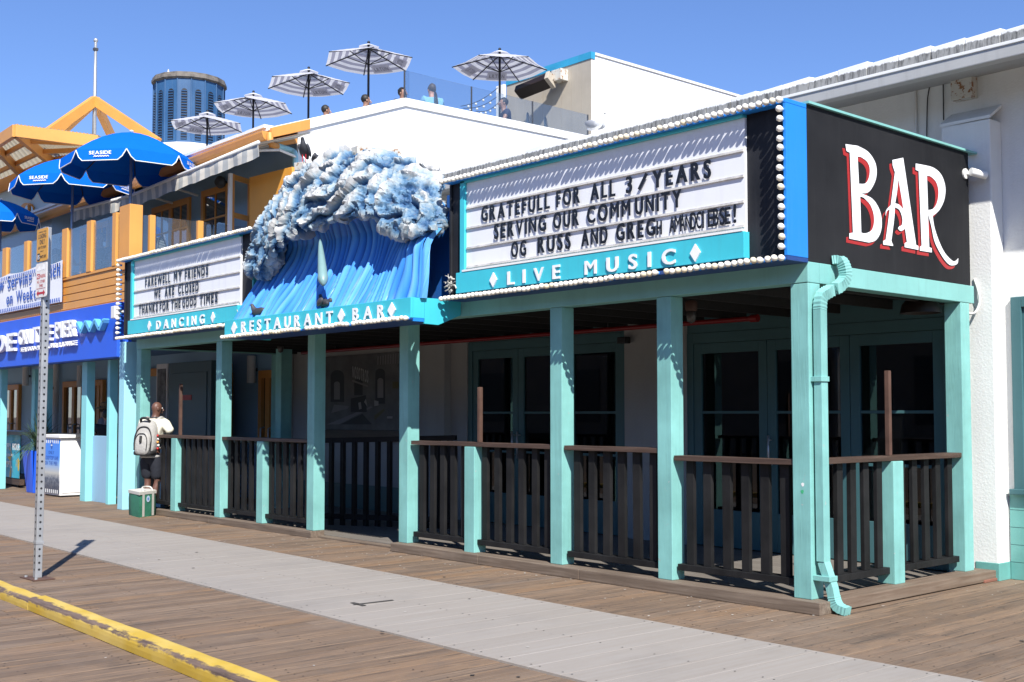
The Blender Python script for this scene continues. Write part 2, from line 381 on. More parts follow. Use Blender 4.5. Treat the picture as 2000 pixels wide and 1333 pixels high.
# ---------------------------------------------------------------- lettering
_glyph = {}
_fcu = bpy.data.curves.new('letter_curve', 'FONT')
def glyph_flat(ch, off, x0, s):
    cu = bpy.data.curves.new('letter_curve', 'FONT'); cu.body = ch; cu.size = 1.0; cu.resolution_u = 4
    cu.offset = 0.0 if ch in 'MNWV&' else off; cu.fill_mode = 'FRONT'
    o = bpy.data.objects.new('letter_tmp', cu); C.objects.link(o)
    dg = bpy.context.evaluated_depsgraph_get(); me = bpy.data.meshes.new_from_object(o.evaluated_get(dg))
    bpy.data.objects.remove(o); bpy.data.curves.remove(cu)
    for v in me.vertices:
        x, y, z = v.co; v.co = ((x - x0) * s, -z, y * s)
    return me
def glyph(ch, bold=0.0, depth=0.0):
    """mesh of one character, lower left at 0,0, cap height 1, in the XZ plane facing -Y; returns (mesh, width)"""
    key = (ch, bold, depth)
    if key in _glyph: return _glyph[key]
    cu = bpy.data.curves.new('letter_curve', 'FONT'); cu.body = ch; cu.size = 1.0; cu.resolution_u = 4
    cu.offset = 0.0 if ch in 'MNWV&' else min(bold, .014); cu.extrude = depth / 2; cu.fill_mode = 'BOTH' if depth > 0 else 'FRONT'
    o = bpy.data.objects.new('letter_tmp', cu); C.objects.link(o)
    dg = bpy.context.evaluated_depsgraph_get(); me = bpy.data.meshes.new_from_object(o.evaluated_get(dg))
    bpy.data.objects.remove(o); bpy.data.curves.remove(cu)
    xs = [v.co.x for v in me.vertices]; x0 = min(xs); x1 = max(xs)
    s = 1 / 0.729
    for v in me.vertices:
        x, y, z = v.co; v.co = ((x - x0) * s, -z * (1.0) , y * s)
    wd = (x1 - x0) * s
    if bold > 0:
        step = bold * 1.5; mb = MB(); fl = me
        if depth > 0: fl = glyph_flat(ch, min(bold, .014), x0, s)
        for k in range(3):
            src = me if (k == 1 or depth == 0) else fl
            oy = (.15 * k) if depth == 0 else (0.0 if k == 1 else -0.55 - .04 * k)
            mb.add([(v.co.x + step * k, v.co.y + oy, v.co.z) for v in src.vertices], [tuple(p.vertices) for p in src.polygons])
        me2 = bpy.data.meshes.new('letter'); me2.from_pydata(mb.v, [], mb.f); me = me2; wd += step * 2
    me.name = 'letter'; me.update()
    _glyph[key] = (me, wd); return _glyph[key]
def word(txt, p0, p1, h, mat, parent, bold=0.0, depth=0.0, gap=0.16, name='letter', split=True, up=V((0, 0, 1)), flip=False, jit=0.0, space=0.5, nrm_off=0.0):
    """letters of txt from p0 to p1 (baseline ends); cap height h; depth scale is in metres"""
    p0 = V(p0); p1 = V(p1); ax = (p1 - p0); wid = ax.length; ax.normalize()
    gl = [(c, glyph(c, bold, 1.0 if depth > 0 else 0.0)) if c != ' ' else (c, None) for c in txt]
    tot = sum((g[1] if g else space) for c, g in gl) + gap * (len(gl) - 1)
    k = wid / tot; x = 0.0; nrm = ax.cross(up).normalized() * 1.0   # facing direction
    out = []; joined = MB()
    for i, (c, g) in enumerate(gl):
        if g is None:
            x += (space + gap) * k
            if not split and joined.v: joined.build(name, mat, parent, fix=False, merge=False); joined = MB()
            continue
        me, w = g
        if c in 'gjpqy,': pass
        base = p0 + ax * x + up * (random.uniform(-jit, jit)) + nrm * nrm_off
        sx = -k if flip else k
        b0 = base + (ax * (w * k) if flip else V((0, 0, 0)))
        mtx = Matrix(((ax.x * sx, -nrm.x * max(depth, 1e-3), up.x * h, b0.x), (ax.y * sx, -nrm.y * max(depth, 1e-3), up.y * h, b0.y), (ax.z * sx, -nrm.z * max(depth, 1e-3), up.z * h, b0.z), (0, 0, 0, 1)))
        if split:
            key = ('m', c, bold, depth > 0, mat.name)
            if key not in _glyph:
                m2 = me.copy(); m2.materials.clear(); m2.materials.append(mat); _glyph[key] = m2
            o = bpy.data.objects.new(name, _glyph[key]); link(o, parent)
            o.matrix_basis = mtx
            out.append(o)
        else:
            joined.add([mtx @ v.co for v in me.vertices], [tuple(p.vertices) for p in me.polygons])
        x += (w + gap) * k
    if not split:
        return joined.build(name, mat, parent, fix=False, merge=False)
    return out
# ================================================================ GROUND
def planks(name, mat, x0, x1, y0, y1, w, zt, th, lens, rot=0.0, gap=0.006, jz=0.002, org=(0, 0), ed=0.005):
    """a field of boards running along Y, as one sheet"""
    vs = []; fs = []; cols = []
    rn = random.Random(3)
    x = x0; ca, sa = cos(rot), sin(rot)
    while x < x1:
        yy = y0 - rn.uniform(0, lens) if lens else y0
        first = True
        while yy < y1:
            ye = min(y1, yy + (lens * rn.uniform(0.8, 1.2) if lens else (y1 - y0)))
            ys = max(yy, y0)
            if ye - ys > 0.02:
                z = zt + rn.uniform(-jz, jz); a = x + gap / 2; b = x + w - gap / 2; c = (rn.random(), rn.random(), rn.random(), 1)
                ys2, ye2 = ys + 0.002, ye - 0.002; e = ed
                bi = len(vs)
                for (px, py, pz) in ((a, ys2, z - th), (b, ys2, z - th), (b, ye2, z - th), (a, ye2, z - th), (a, ys2, z - e), (b, ys2, z - e), (b, ye2, z - e), (a, ye2, z - e),
                                     (a + e, ys2 + e, z), (b - e, ys2 + e, z), (b - e, ye2 - e, z), (a + e, ye2 - e, z)):
                    qx, qy = px - org[0], py - org[1]
                    vs.append((org[0] + qx * ca - qy * sa, org[1] + qx * sa + qy * ca, pz))
                for q in ((0, 1, 5, 4), (1, 2, 6, 5), (2, 3, 7, 6), (3, 0, 4, 7), (4, 5, 9, 8), (5, 6, 10, 9), (6, 7, 11, 10), (7, 4, 8, 11), (8, 9, 10, 11)):
                    fs.append(tuple(i + bi for i in q))
                cols += [c] * 12
            yy = ye
        x += w
    me = bpy.data.meshes.new(name); me.from_pydata(vs, [], fs); me.materials.append(mat)
    at = me.color_attributes.new('plank', 'FLOAT_COLOR', 'POINT')
    at.data.foreach_set('color', [q for c in cols for q in c])
    o = bpy.data.objects.new(name, me); C.objects.link(o); return o
M['under'] = plain('dark_gap_under_boards', (0.02, 0.016, 0.013), 0.9)
g = MB().quad((-600, -600, -0.06), (600, -600, -0.06), (600, 600, -0.06), (-600, 600, -0.06)).build('ground', paint('far_pier_timber', (0.14, 0.105, 0.08), 0.85, 0.15, 0, bmp=0), fix=False); tag(g, kind='structure')
M['deck_far'] = M['deck']
d = planks('boardwalk', M['deck'], -30.0, 9.0, -9.0, 6.0, 0.146, 0.0, 0.045, 4.2, gap=0.010, ed=0.002); tag(d, kind='structure')
# nail heads on the boardwalk near the camera
nb = MB(); rn = random.Random(5)
for ix in range(int((-14 + 30) / 0.146), int(38.5 / 0.146)):
    xx = -30 + ix * 0.146
    for jy in range(14):
        yy = -6.5 + jy * 0.61
        for dx in (0.035, 0.11):
            if rn.random() < 0.75:
                cx_, cy_ = xx + dx + rn.uniform(-.006, .006), yy + rn.uniform(-.02, .02); r_ = rn.uniform(.004, .007)
                nb.add([(cx_ + r_ * cos(k * pi / 3), cy_ + r_ * 1.3 * sin(k * pi / 3), 0.0035) for k in range(6)], [tuple(range(6))])
o = nb.build('deck_nails', plain('rusted_nail_heads', (0.018, 0.014, 0.012), 0.8), fix=False, merge=False); tag(o, kind='stuff'); o['label'] = 'rusted nail heads set along the boardwalk planks'
wa = planks('walkway', M['walk'], -32.0, 9.0, -2.86, -1.12, 0.285, 0.016, 0.02, 0, rot=-0.018, gap=0.004, jz=0.0005, org=(-4.0, -2.0), ed=0.0015); tag(wa, kind='structure')
sb = MB()
for k in range(144):
    for yy in (-2.80, -1.18, -2.0):
        for dx in (0.04, 0.245):
            if random.random() < 0.85:
                qx, qy = -32 + k * 0.285 + dx + 4.0, yy + 2.0
                cx_ = -4 + qx * cos(-.018) - qy * sin(-.018); cy_ = -2 + qx * sin(-.018) + qy * cos(-.018)
                sb.add([(cx_ + .006 * cos(j * pi / 3), cy_ + .008 * sin(j * pi / 3), 0.0185) for j in range(6)], [tuple(range(6))])
o = sb.build('walkway_screws', plain('dark_screw_heads', (0.03, 0.03, 0.03), 0.6), fix=False, merge=False); tag(o, kind='stuff'); o['label'] = 'screw heads along the edges of the grey walkway boards'
# ---- yellow curb timbers
def curb_timber(ax, ay, bx, by, label, dz=0.0):
    n = 60; a = V((ax, ay, 0)); b = V((bx, by, 0)); dr = (b - a).normalized(); nr = V((-dr.y, dr.x, 0)); vs = []; fs = []; wr = []
    prof = [(-0.068, 0.0, .0), (-0.070, 0.035, .1), (-0.069, 0.060, .5), (-0.065, 0.074, 1.1), (-0.050, 0.086, 1.1), (-0.030, 0.090, .55), (0.01, 0.091, .0), (0.045, 0.091, .1), (0.062, 0.084, .45), (0.066, 0.0, .1)]
    for i in range(n + 1):
        p = a.lerp(b, i / n)
        for (s, z, w) in prof:
            j = noise.noise(V((p.x * 3, p.y * 3, s * 20 + z * 9))) * 0.005
            k = noise.noise(V((p.x * 1.1, 4.0, s * 3)))
            vs.append(tuple(p + nr * (s * 1.15 + j) + V((0, 0, max(0.0, z * 1.12 + dz + (j if z > 0 else 0)))))); wr.append(max(0.0, w * (0.85 + 0.9 * k)))
    m_ = len(prof)
    for i in range(n):
        for k in range(m_ - 1): fs.append((i*m_+k, (i+1)*m_+k, (i+1)*m_+k+1, i*m_+k+1))
    fs.append(tuple(range(m_))); fs.append(tuple(n * m_ + k for k in reversed(range(m_))))
    me = bpy.data.meshes.new('curb'); me.from_pydata(vs, [], fs); me.materials.append(M['curb'])
    at = me.attributes.new('wear', 'FLOAT', 'POINT'); at.data.foreach_set('value', wr)
    o = bpy.data.objects.new('curb', me); C.objects.link(o); tag(o, label, 'curb', 'yellow timber curbs')
c0 = G(0, 1133, .09); c1 = G(540, 1333, .09)
dr = (c1 - c0).normalized(); sp = dr * 0.0
fr = V((dr.y, -dr.x, 0))
q = lambda s: c0 + fr * 0.066 + dr * s
k1 = (G(92, 1167, .09) - c0).dot(dr)
curb_timber(q(-9).x, q(-9).y, q(k1 - 0.012).x, q(k1 - 0.012).y, 'worn yellow curb timber running out beside the sign post', -0.012)
curb_timber(q(k1).x, q(k1).y, q(k1 + 7.2).x, q(k1 + 7.2).y, 'chipped yellow curb timber with bare brown edge in front of walkway', 0.004)

# ================================================================ PORCH of the teal restaurant
PXR = -0.125            # right face of the porch
POSTX = [-0.125, -1.552, -2.943, -5.462, -7.451, -9.935, -12.665]   # right edges of the posts
PW = 0.165; YF = 0.095  # post width, front face
porch = thing('porch', 'teal timber porch of the closed corner bar with square posts', 'porch', (-6.4, 0.1, 0))
def post(x1, y0, z0, z1, w=PW, name='post', parent=porch, mat='teal_post'):
    b = MB().box(x1 - w, x1, y0, y0 + w, z0, z1)
    return b.build(name, M[mat], parent, bev=0.006)
for i, x in enumerate(POSTX):
    post(x, YF, 0.099 if i < 4 else 0.09, 2.597)
sy = 2.545
post(PXR, sy, 0.1, 2.597)
post(POSTX[-1], sy, 0.02, 2.597)
# beams
box('front_beam', M['teal'], -12.84, PXR + 0.003, YF - 0.004, YF + 0.16, 2.6, 2.765, porch, 0.005)
box('side_beam', M['teal'], PXR - 0.15, PXR + 0.004, YF + 0.162, 2.80, 2.6, 2.765, porch, 0.005)
box('end_beam', M['teal'], -12.84, -12.68, YF + 0.162, 2.80, 2.6, 2.765, porch, 0.005)
# dark boarded ceiling and joists, roof deck over it
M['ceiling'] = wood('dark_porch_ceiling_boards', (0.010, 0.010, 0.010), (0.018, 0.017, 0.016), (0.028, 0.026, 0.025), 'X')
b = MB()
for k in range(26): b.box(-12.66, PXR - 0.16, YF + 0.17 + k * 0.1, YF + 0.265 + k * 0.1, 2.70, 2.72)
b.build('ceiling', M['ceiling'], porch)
jb = MB()
for k in range(21): jb.box(-12.4 + k * 0.6, -12.36 + k * 0.6, YF + 0.17, 2.78, 2.60, 2.69)
jb.build('joists', M['ceiling'], porch)
M['flat_roof'] = plain('grey_roof_felt', (0.22, 0.22, 0.21), 0.9)
box('porch_roof', M['flat_roof'], -12.80, PXR - 0.02, 0.12, 3.09, 3.86, 3.90, porch)
# sill timbers under the posts
def sill(x0, x1, y0, y1, z1, mat, joints=()):
    xs = [x0] + list(joints) + [x1]
    for a, b_ in zip(xs[:-1], xs[1:]):
        o = MB().box(a + 0.001, b_ - 0.001, y0, y1, 0.0, z1).build('sill_timber', M[mat], porch, bev=0.008)
sill(-5.655, 0.012, 0.0, 0.27, 0.098, 'sill', (-4.1, -2.62))
sill(-12.6, -7.45, 0.06, 0.26, 0.088, 'sill', (-10.2,))
MB().box(-0.21, 0.008, 0.272, 2.98, 0.01, 0.100).build('sill_timber', M['sill_y'], porch, bev=0.008)
box('threshold_board', M['sill'], -7.44, -5.66, 0.16, 0.40, 0.0, 0.022, porch, 0.004)
br = MB().box(-0.13, 0.02, 2.62, 2.94, 0.003, 0.03).build('brick', paint('old_red_brick', (0.22, 0.09, 0.06), 0.8), bev=0.006); tag(br, 'flat red brick wedged under end of the side sill', 'brick')
# raised porch floor
M['porch_floor'] = wood('porch_floor_boards', (0.11, 0.095, 0.082), (0.17, 0.15, 0.13), (0.22, 0.20, 0.175), 'X')
b = MB()
for k in range(18): b.box(-12.6, -0.22, 0.28 + k * 0.145, 0.28 + k * 0.145 + 0.141, 0.012, 0.03)
b = b.build('porch_floor', M['porch_floor']); tag(b, kind='structure')

# ---- railings: one thing per bay
def railing(a, b, ztop, zbot, mids=(), bal=None, n=7, along='X', label='', stub=None, zt2=None, rail_w=0.14, y_in=None, mid_front=0.0, skew=0.0, cat='railing', gate=False):
    """bay of railing from a to b along X at y=y_in, or along Y at x=y_in"""
    z2 = ztop if zt2 is None else zt2
    r = thing('railing', label, cat, ((a + b) / 2, y_in, 0) if along == 'X' else (y_in, (a + b) / 2, 0), 0, 'railings between the porch posts')
    P = (lambda s, t, z: V((s, y_in + t, z))) if along == 'X' else (lambda s, t, z: V((y_in - t, s, z)))
    hm = M['handrail'] if along == 'X' else M['handrail_y']
    hb = MB(); nn = 8; dv = [noise.noise(V((k * 0.7, a, 2.0))) * 0.004 for k in range(nn + 1)]
    for k in range(nn):
        s0 = a + (b - a) * k / nn; s1 = a + (b - a) * (k + 1) / nn
        za = ztop + (z2 - ztop) * k / nn + dv[k]; zb = ztop + (z2 - ztop) * (k + 1) / nn + dv[k + 1]
        f = [P(s0, -0.055, za - .045), P(s0, rail_w - .055, za - .045), P(s0, rail_w - .055, za), P(s0, -0.055, za), P(s1, -0.055, zb - .045), P(s1, rail_w - .055, zb - .045), P(s1, rail_w - .055, zb), P(s1, -0.055, zb)]
        fs = [(0, 1, 5, 4), (1, 2, 6, 5), (2, 3, 7, 6), (3, 0, 4, 7)]
        if k == 0: fs.append((3, 2, 1, 0))
        if k == nn - 1: fs.append((4, 5, 6, 7))
        hb.add(f, fs)
    hb.build('handrail', hm, r, bev=0.005)
    segs = []; xs = [a] + list(mids) + [b]
    last = a + 0.03
    for m_ in mids:
        segs.append((last, m_ - PW / 2)); last = m_ + PW / 2
    segs.append((last, b - 0.02))
    for m_ in mids:
        w2 = PW / 2
        mb_ = MB()
        if along == 'X': mb_.box(m_ - w2, m_ + w2, y_in + mid_front, y_in + mid_front + PW, 0.09 if y_in < 1 else 0.03, ztop - .047)
        else: mb_.box(y_in - mid_front - PW, y_in - mid_front, m_ - w2, m_ + w2, 0.1, ztop - .047)
        mb_.build('short_post', M['teal_post'], r, bev=0.006)
    for (s0, s1) in segs:
        L_ = abs(s1 - s0); cnt = max(2, int(round(L_ / (0.205 if bal is None else bal))))
        lo = MB().bar(P(s0 - 0.02, 0.045, zbot), P(s1 + 0.0, 0.045, zbot), 0.14, 0.055); lo.build('bottom_rail', M['rail_black'], r, bev=0.004)
        for k in range(cnt):
            s = s0 + L_ * (k + 0.5) / cnt + random.uniform(-.006, .006)
            bb = MB().bar(P(s + skew * 0, 0.02, zbot + .028), P(s + random.uniform(-.006, .006), 0.02, ztop - .047 + (z2 - ztop) * ((s - a) / (b - a))), (0.088 if along == 'X' else 0.038) * random.uniform(.9, 1.05), 0.038 if along == 'X' else 0.085, up=(0, 1, 0))
            bb.build('baluster', M['rail_black'], r, bev=0.003)
    if stub:
        s, z1 = stub
        MB().box(*( (s - .021, s + .021, y_in - .02, y_in + .024) if along == 'X' else (y_in - .024, y_in + .02, s - .021, s + .021)), ztop + 0.0, z1).build('steel_stub', M['rust'], r, bev=0.005)
    return r
RY = 0.165
def xr(px, py, y=RY): return Y(px, py, y).x
m937 = (Y(917, 1000, .20).x + Y(945, 1000, .20).x) / 2
railing(-5.42, -3.11, 1.255, 0.205, (m937,), label='porch railing with rusty upright stub beside the open entrance', y_in=RY, mid_front=-0.068, stub=(Y(938, 800, .17).x, 1.56 + 0.28))
railing(-2.93, -1.72, 1.25, 0.205, (), label='porch railing in second narrow bay from corner', y_in=RY)
railing(-1.54, -0.295, 1.19, 0.215, (), label='lowered porch railing in narrow bay next to corner post', y_in=RY)
m350 = (Y(341, 900, .20).x + Y(361, 900, .20).x) / 2; m521 = (Y(506, 900, .20).x + Y(535, 900, .20).x) / 2
railing(-12.66, -10.1, 1.235, 0.19, (m350,), label='porch railing the backpacker leans on', y_in=RY, mid_front=-0.068, bal=0.19, stub=(Y(353, 800, .17).x, 2.02))
railing(-9.93, -7.62, 1.235, 0.19, (m521,), label='porch railing under the restaurant sign with dappled handrail', y_in=RY, mid_front=-0.068, bal=0.19)
# side bay along Y
s760 = (X(1735, 1000, PXR).y + X(1765, 1000, PXR).y) / 2
railing(YF + PW + .02, sy, 1.195, 0.215, (s760 + 0.05,), label='side porch railing below the bar lettering', along='Y', y_in=PXR - 0.07, mid_front=-0.07, stub=(s760 + 0.02, 1.93), bal=0.19)
# inner railing seen through the entrance (runs back along the ramp)
rr = thing('ramp_railing', 'black railing crossing behind the open porch entrance', 'railing', (-8.3, 1.4, 0), 0, 'railings between the porch posts')
A0 = V((-8.6, 1.0, 0)); B0 = V((-6.9, 1.95, 0))
MB().bar(A0 + V((0, 0, 1.19)), B0 + V((0, 0, 1.24)), .06, .07).build('handrail', M['rail_black'], rr)
MB().bar(A0 + V((0, 0, .15)), B0 + V((0, 0, .15)), .06, .07).build('bottom_rail', M['rail_black'], rr)
for k in range(11):
    p = A0.lerp(B0, (k + .5) / 11); MB().bar(p + V((0, 0, .02)), p + V((0, 0, 1.2)), .075, .045, up=(0, 1, 0)).build('baluster', M['rail_black'], rr)

# ================================================================ MARQUEE SIGNS
YB = -0.188              # front of the blue box rim
ZB, ZT = 2.752, 4.028
def bulb_mesh():
    b = MB()
    b.m = 0; b.lathe([(0.012, 0.0), (0.019, 0.012), (0.027, 0.030), (0.0305, 0.047), (0.027, 0.064), (0.016, 0.076), (0.0, 0.080)], 10, (0, 0, 0), (0, -1, 0))
    b.m = 1; b.lathe([(0.018, -0.022), (0.018, 0.006), (0.012, 0.007)], 10, (0, 0, 0), (0, -1, 0))
    return b
_bm = {}
def bulb(p, parent, tilt=0.0, big=1.0):
    v = random.choice((0, 0, 0, 1))
    if v not in _bm:
        _bm[v] = bulb_mesh().build('bulb', [M['bulb_old' if v else 'bulb'], M['azure']], None, smooth=True).data
        bpy.data.objects.remove([o for o in C.objects if o.data == _bm[v]][0])
    o = bpy.data.objects.new('bulb', _bm[v]); link(o, parent); o.location = p
    o.rotation_euler = (random.uniform(-.10, .10) - tilt, 0, random.uniform(-.12, .12)); o.scale = (big * .88,) * 3
    return o
def marquee(x0, x1, label, rows, title, dia, outer, first_mass, title_z):
    t = thing('marquee_sign', label, 'sign', ((x0 + x1) / 2, -0.05, ZB), 0, 'letter board signs over the porch')
    # box: rims proud of the recessed boards
    def rim(nm, a, b_, c_, d_, e_, f_, mat): box(nm, M[mat], a, b_, c_, d_, e_, f_, t, 0.004)
    rim('rim', x0, x1, YB, 0.09, ZB, ZB + .035, 'navy'); rim('rim', x0, x1, YB, 0.09, ZT - .035, ZT, 'azure')
    sm = 'azure' if outer > 0 else 'turq'
    rim('rim', x1 - .03, x1, YB, 0.09, ZB + .037, ZT - .037, 'azure' if outer > 0 else 'turq')
    rim('rim', x0, x0 + .03, YB + .07, 0.09, ZB + .037, ZT - .037, 'black_sign')
    box('back_board', M['black_sign'], x0 + .032, x1 - .032, -0.10, 0.088, ZB + .036, ZT - .036, t)
    # letter board with tracks
    pl = Y(911 if outer > 0 else 262, 440 if outer > 0 else 570, -0.13).x; pr = Y(1455 if outer > 0 else 470, 340 if outer > 0 else 530, -0.13).x
    box('letter_board', M['board'], pl, pr, -0.128, -0.102, 3.03, 3.965, t)
    tr = MB()
    for z in (3.085, 3.285, 3.495, 3.705):
        tr.box(pl + .01, pr - .01, -0.146, -0.129, z - .017, z - .010); tr.box(pl + .01, pr - .01, -0.139, -0.129, z - .010, z + .004)
    tr.build('letter_tracks', M['track'], t)
    fw = 0.035
    f = MB(); f.box(pl - .075, pl - .002, -0.158, -0.102, 3.0, 3.99); f.box(pl - .075, pr + .002, -0.158, -0.102, 3.967, 3.992)
    f.build('board_frame', M['turq'], t, bev=0.003)
    fa = MB().box(pl - .115, pr + .018, -0.178, -0.102, ZB + .06, 3.028); fa.build('name_panel', M['turq'], t, bev=0.004)
    wl = MB().box(pl - .01, pr + .004, -0.183, -0.150, 3.030, 3.050); wl.build('white_lip', M['white'], t)
    # hanging letters
    for ri, (words_, (pyl, pyr), (pxl, pxr)) in enumerate(rows):
        z = title_z[ri]
        alt = 0
        for (w_, a, b_, *opt) in words_:
            xa = Y(a, pyl + (pyr - pyl) * (a - pxl) / (pxr - pxl), -0.14).x; xb = Y(b_, pyl + (pyr - pyl) * (b_ - pxl) / (pxr - pxl), -0.14).x
            hh = 0.158 * (opt[0] if opt else 1.0)
            if w_ == '/':
                s_ = MB().bar((xa + .02, -0.150, z + .012), (xb - .02, -0.150, z + .142), 0.006, 0.032); s_.build('letter', M['letter_black'], t)
                continue
            if w_ == 'AMANDCIEBSE':
                tot = xb - xa; n_ = len(w_)
                wd = {'M': .075, 'I': .020}
                for k, ch in enumerate(w_):
                    cw = wd.get(ch, .060); cx0 = xa + (tot - .06) * k / (n_ - 1)
                    word(ch, (cx0, -0.140 - 0.003 * (k % 3), z), (cx0 + cw, -0.140 - 0.003 * (k % 3), z), hh * random.uniform(.94, 1.0), M['letter_black'], t, 0.018, 0.002)
                continue
            word(w_, (xa, -0.145, z), (xb, -0.145, z), hh, M['letter_black'], t, 0.040, 0.003, gap=0.24, jit=0.003)
    # raised white name
    for (w_, a, b_, pyb) in title:
        z = 2.835
        xa = Y(a, pyb, -0.19).x; xb = Y(b_, pyb, -0.19).x
        word(w_, (xa, -0.186, z), (xb, -0.186, z), 0.135, M['letter_white'], t, 0.020, 0.012, gap=0.75, name='raised_letter')
    for (a, pyb) in dia:
        xa = Y(a, pyb, -0.19).x; z = 2.902
        MB().prism([(xa - .055, -0.179, z), (xa, -0.179, z - .075), (xa + .055, -0.179, z), (xa, -0.179, z + .075)], (0, -0.014, 0)).build('diamond', M['letter_white'], t)
    # bulbs: the 96 that show largest are parts, the rest one mass
    spots = []
    n = int((x1 - x0) / 0.0655)
    for k in range(n + 1):
        xx = x1 - 0.03 - (x1 - x0 - .04) * k / n
        spots.append((xx, ZT - .016, 0)); spots.append((xx, ZB + .014, 1))
    xe = x1 - .028 if outer > 0 else x0 + .02
    for k in range(15): spots.append((xe, ZB + .10 + k * (ZT - ZB - .19) / 14, 0))
    if outer < 0: spots = [s for s in spots if not (s[2] == 1 and s[0] > -8.6)]
    spots.sort(key=lambda s: (V((s[0], YB, s[1])) - CAM).length)
    mass = MB()
    gaps = (48, 49, 18)
    for k, (xx, zz, lowr) in enumerate(spots):
        if outer > 0 and lowr and abs(xx - Y(1297, 527, YB).x) < 0.04: continue
        p = V((xx + random.uniform(-.003, .003), YB - 0.004, zz + random.uniform(-.003, .003)))
        if k < 98: bulb(p, t, tilt=0.05)
        else:
            bb = bulb_mesh(); mass.m = 0
            sh = len(mass.v); mass.v += [(p.x + v[0]*.88, p.y + v[1]*.88, p.z + v[2]*.88) for v in bb.v]; mass.f += [tuple(i + sh for i in f_) for f_ in bb.f]; mass.mi += bb.mi
    if mass.v:
        mo = mass.build('far_bulbs', [M['bulb'], M['azure']], t, smooth=True); mo['kind'] = 'stuff'
    return t
def board_material():
    m, t, b = nodes('milky_letter_board')
    n1 = noise_(t, coords(t, (5, 5, 0.35)), 2.0, 5, 0.6); n2 = noise_(t, coords(t), 1.5, 4)
    c = mixcol(t, ramp(t, n1, ((0.5, 0.0), (0.85, 0.5))), (0.80, 0.81, 0.84), (0.62, 0.61, 0.60))
    c = mixcol(t, ramp(t, n2, ((0.45, 0.0), (0.8, 0.3))), c, (0.74, 0.75, 0.78))
    L(t, c, b.inputs['Base Color']); b.inputs['Roughness'].default_value = 0.35; return m
M['board'] = board_material()
M['track'] = paint('grimy_clear_track', (0.58, 0.56, 0.53), 0.4, 0.2, 0.6, (0.18, 0.15, 0.12), 8.0)
live = marquee(-4.44, -0.115, 'large letter board sign reading grateful message with live music below', [
    ([('GRATEFULL', 940.7, 1075), ('FOR', 1087, 1134), ('ALL', 1153.7, 1203), ('3', 1223, 1236, 0.96), ('/', 1246, 1268), ('YEARS', 1274.5, 1390)], (416, 327), (940, 1390)),
    ([('SERVING', 965.5, 1068), ('OUR', 1081, 1132), ('COMM', 1147, 1232.5), ('UNITY', 1241, 1332)], (452, 385), (965, 1331)),
    ([('OG', 999, 1029), ('RUSS', 1050.6, 1116), ('AND', 1136, 1188), ('GREG', 1204, 1281), ('H', 1283, 1294, 0.8), ('AMANDCIEBSE', 1307.5, 1427.5, 0.97), ('!', 1433, 1439)], (486, 415), (998, 1440))],
    [('LIVE', 990.6, 1093.7, 545), ('MUSIC', 1141.7, 1319.5, 520)], ((963, 545), (1357.5, 493)), 1, 0, (3.527, 3.322, 3.113))
dance = marquee(-12.86, -8.53, 'smaller letter board sign saying farewell with dancing below', [
    ([('FAREWELL', 284, 333.5), ('MY', 340, 356), ('FRIENDS', 361.4, 407.6)], (549, 527), (284, 407)),
    ([('WE', 301, 314), ('ARE', 322.3, 341), ('CLOSED', 348.4, 388.7)], (572, 557), (301, 389)),
    ([('THANKS', 271.5, 308.9), ('FOR', 312.4, 330.7), ('THE', 334.5, 353.4), ('GOOD', 356.6, 384.5), ('TIMES', 390, 425.9)], (603, 580), (271, 426))],
    [('DANCING', 305, 398.6, 630)], ((291, 635), (415.2, 619)), -1, 0, (3.527, 3.322, 3.113))
# white capping tiles behind the top bulbs are the eave of the building (below)

# ---- restaurant bar fascia with ledge
yR = -0.58; xRl, xRr = -8.56, -4.50
rb = thing('fascia_sign', 'turquoise ledge sign with raised restaurant bar letters under the wave', 'sign', (-6.5, -0.4, 2.5))
box('name_panel', M['turq'], xRl, xRr, yR, yR + .03, 2.555, 2.768, rb, 0.003)
box('ledge', M['turq'], xRl, xRr, yR + .031, -.1, 2.735, 2.765, rb, 0.003)
box('soffit', M['navy'], xRl, xRr, yR + .001, -.1, 2.535, 2.553, rb)
sd = MB()
sd.prism([(xRr - .03, yR + .032, 2.556), (xRr - .03, yR + .175, 2.556), (xRr - .03, yR + .175, 2.768), (xRr - .03, yR + .032, 2.768)], (.034, 0, 0))
sd.build('side_panel', M['turq'], rb, bev=0.003)
box('side_trim', M['azure'], xRr - .03, xRr + .0045, yR + .032, yR + .17, 2.520, 2.554, rb)
MB().prism([(xRr - .028, yR + .178, 2.500), (xRr - .028, yR + .36, 2.495), (xRr - .028, .085, 2.615), (xRr - .028, .085, 2.775), (xRr - .028, yR + .178, 2.772)], (.034, 0, 0)).build('side_bracket', M['turq'], rb, bev=0.003)
box('side_bracket', M['turq'], xRl, xRl + .03, yR + .03, .085, 2.54, 2.74, rb, 0.003)
xa, xb = Y(470, 650, yR - .02).x, Y(649, 625, yR - .02).x; word('RESTAURANT', (xa, yR - .012, 2.592), (xb, yR - .012, 2.588), 0.140, M['letter_white'], rb, 0.022, 0.010, gap=0.55, name='raised_letter')
xa, xb = Y(687.5, 625, yR - .02).x, Y(750, 612, yR - .02).x; word('BAR', (xa, yR - .012, 2.588), (xb, yR - .012, 2.588), 0.142, M['letter_white'], rb, 0.022, 0.010, gap=0.62, name='raised_letter')
for px, py in ((458.5, 640), (668, 615), (766.5, 605)):
    xa = Y(px, py, yR).x; z = 2.655
    MB().prism([(xa - .07, yR - .002, z), (xa, yR - .002, z - .08), (xa + .07, yR - .002, z), (xa, yR - .002, z + .08)], (0, -.014, 0)).build('diamond', M['letter_white'], rb)
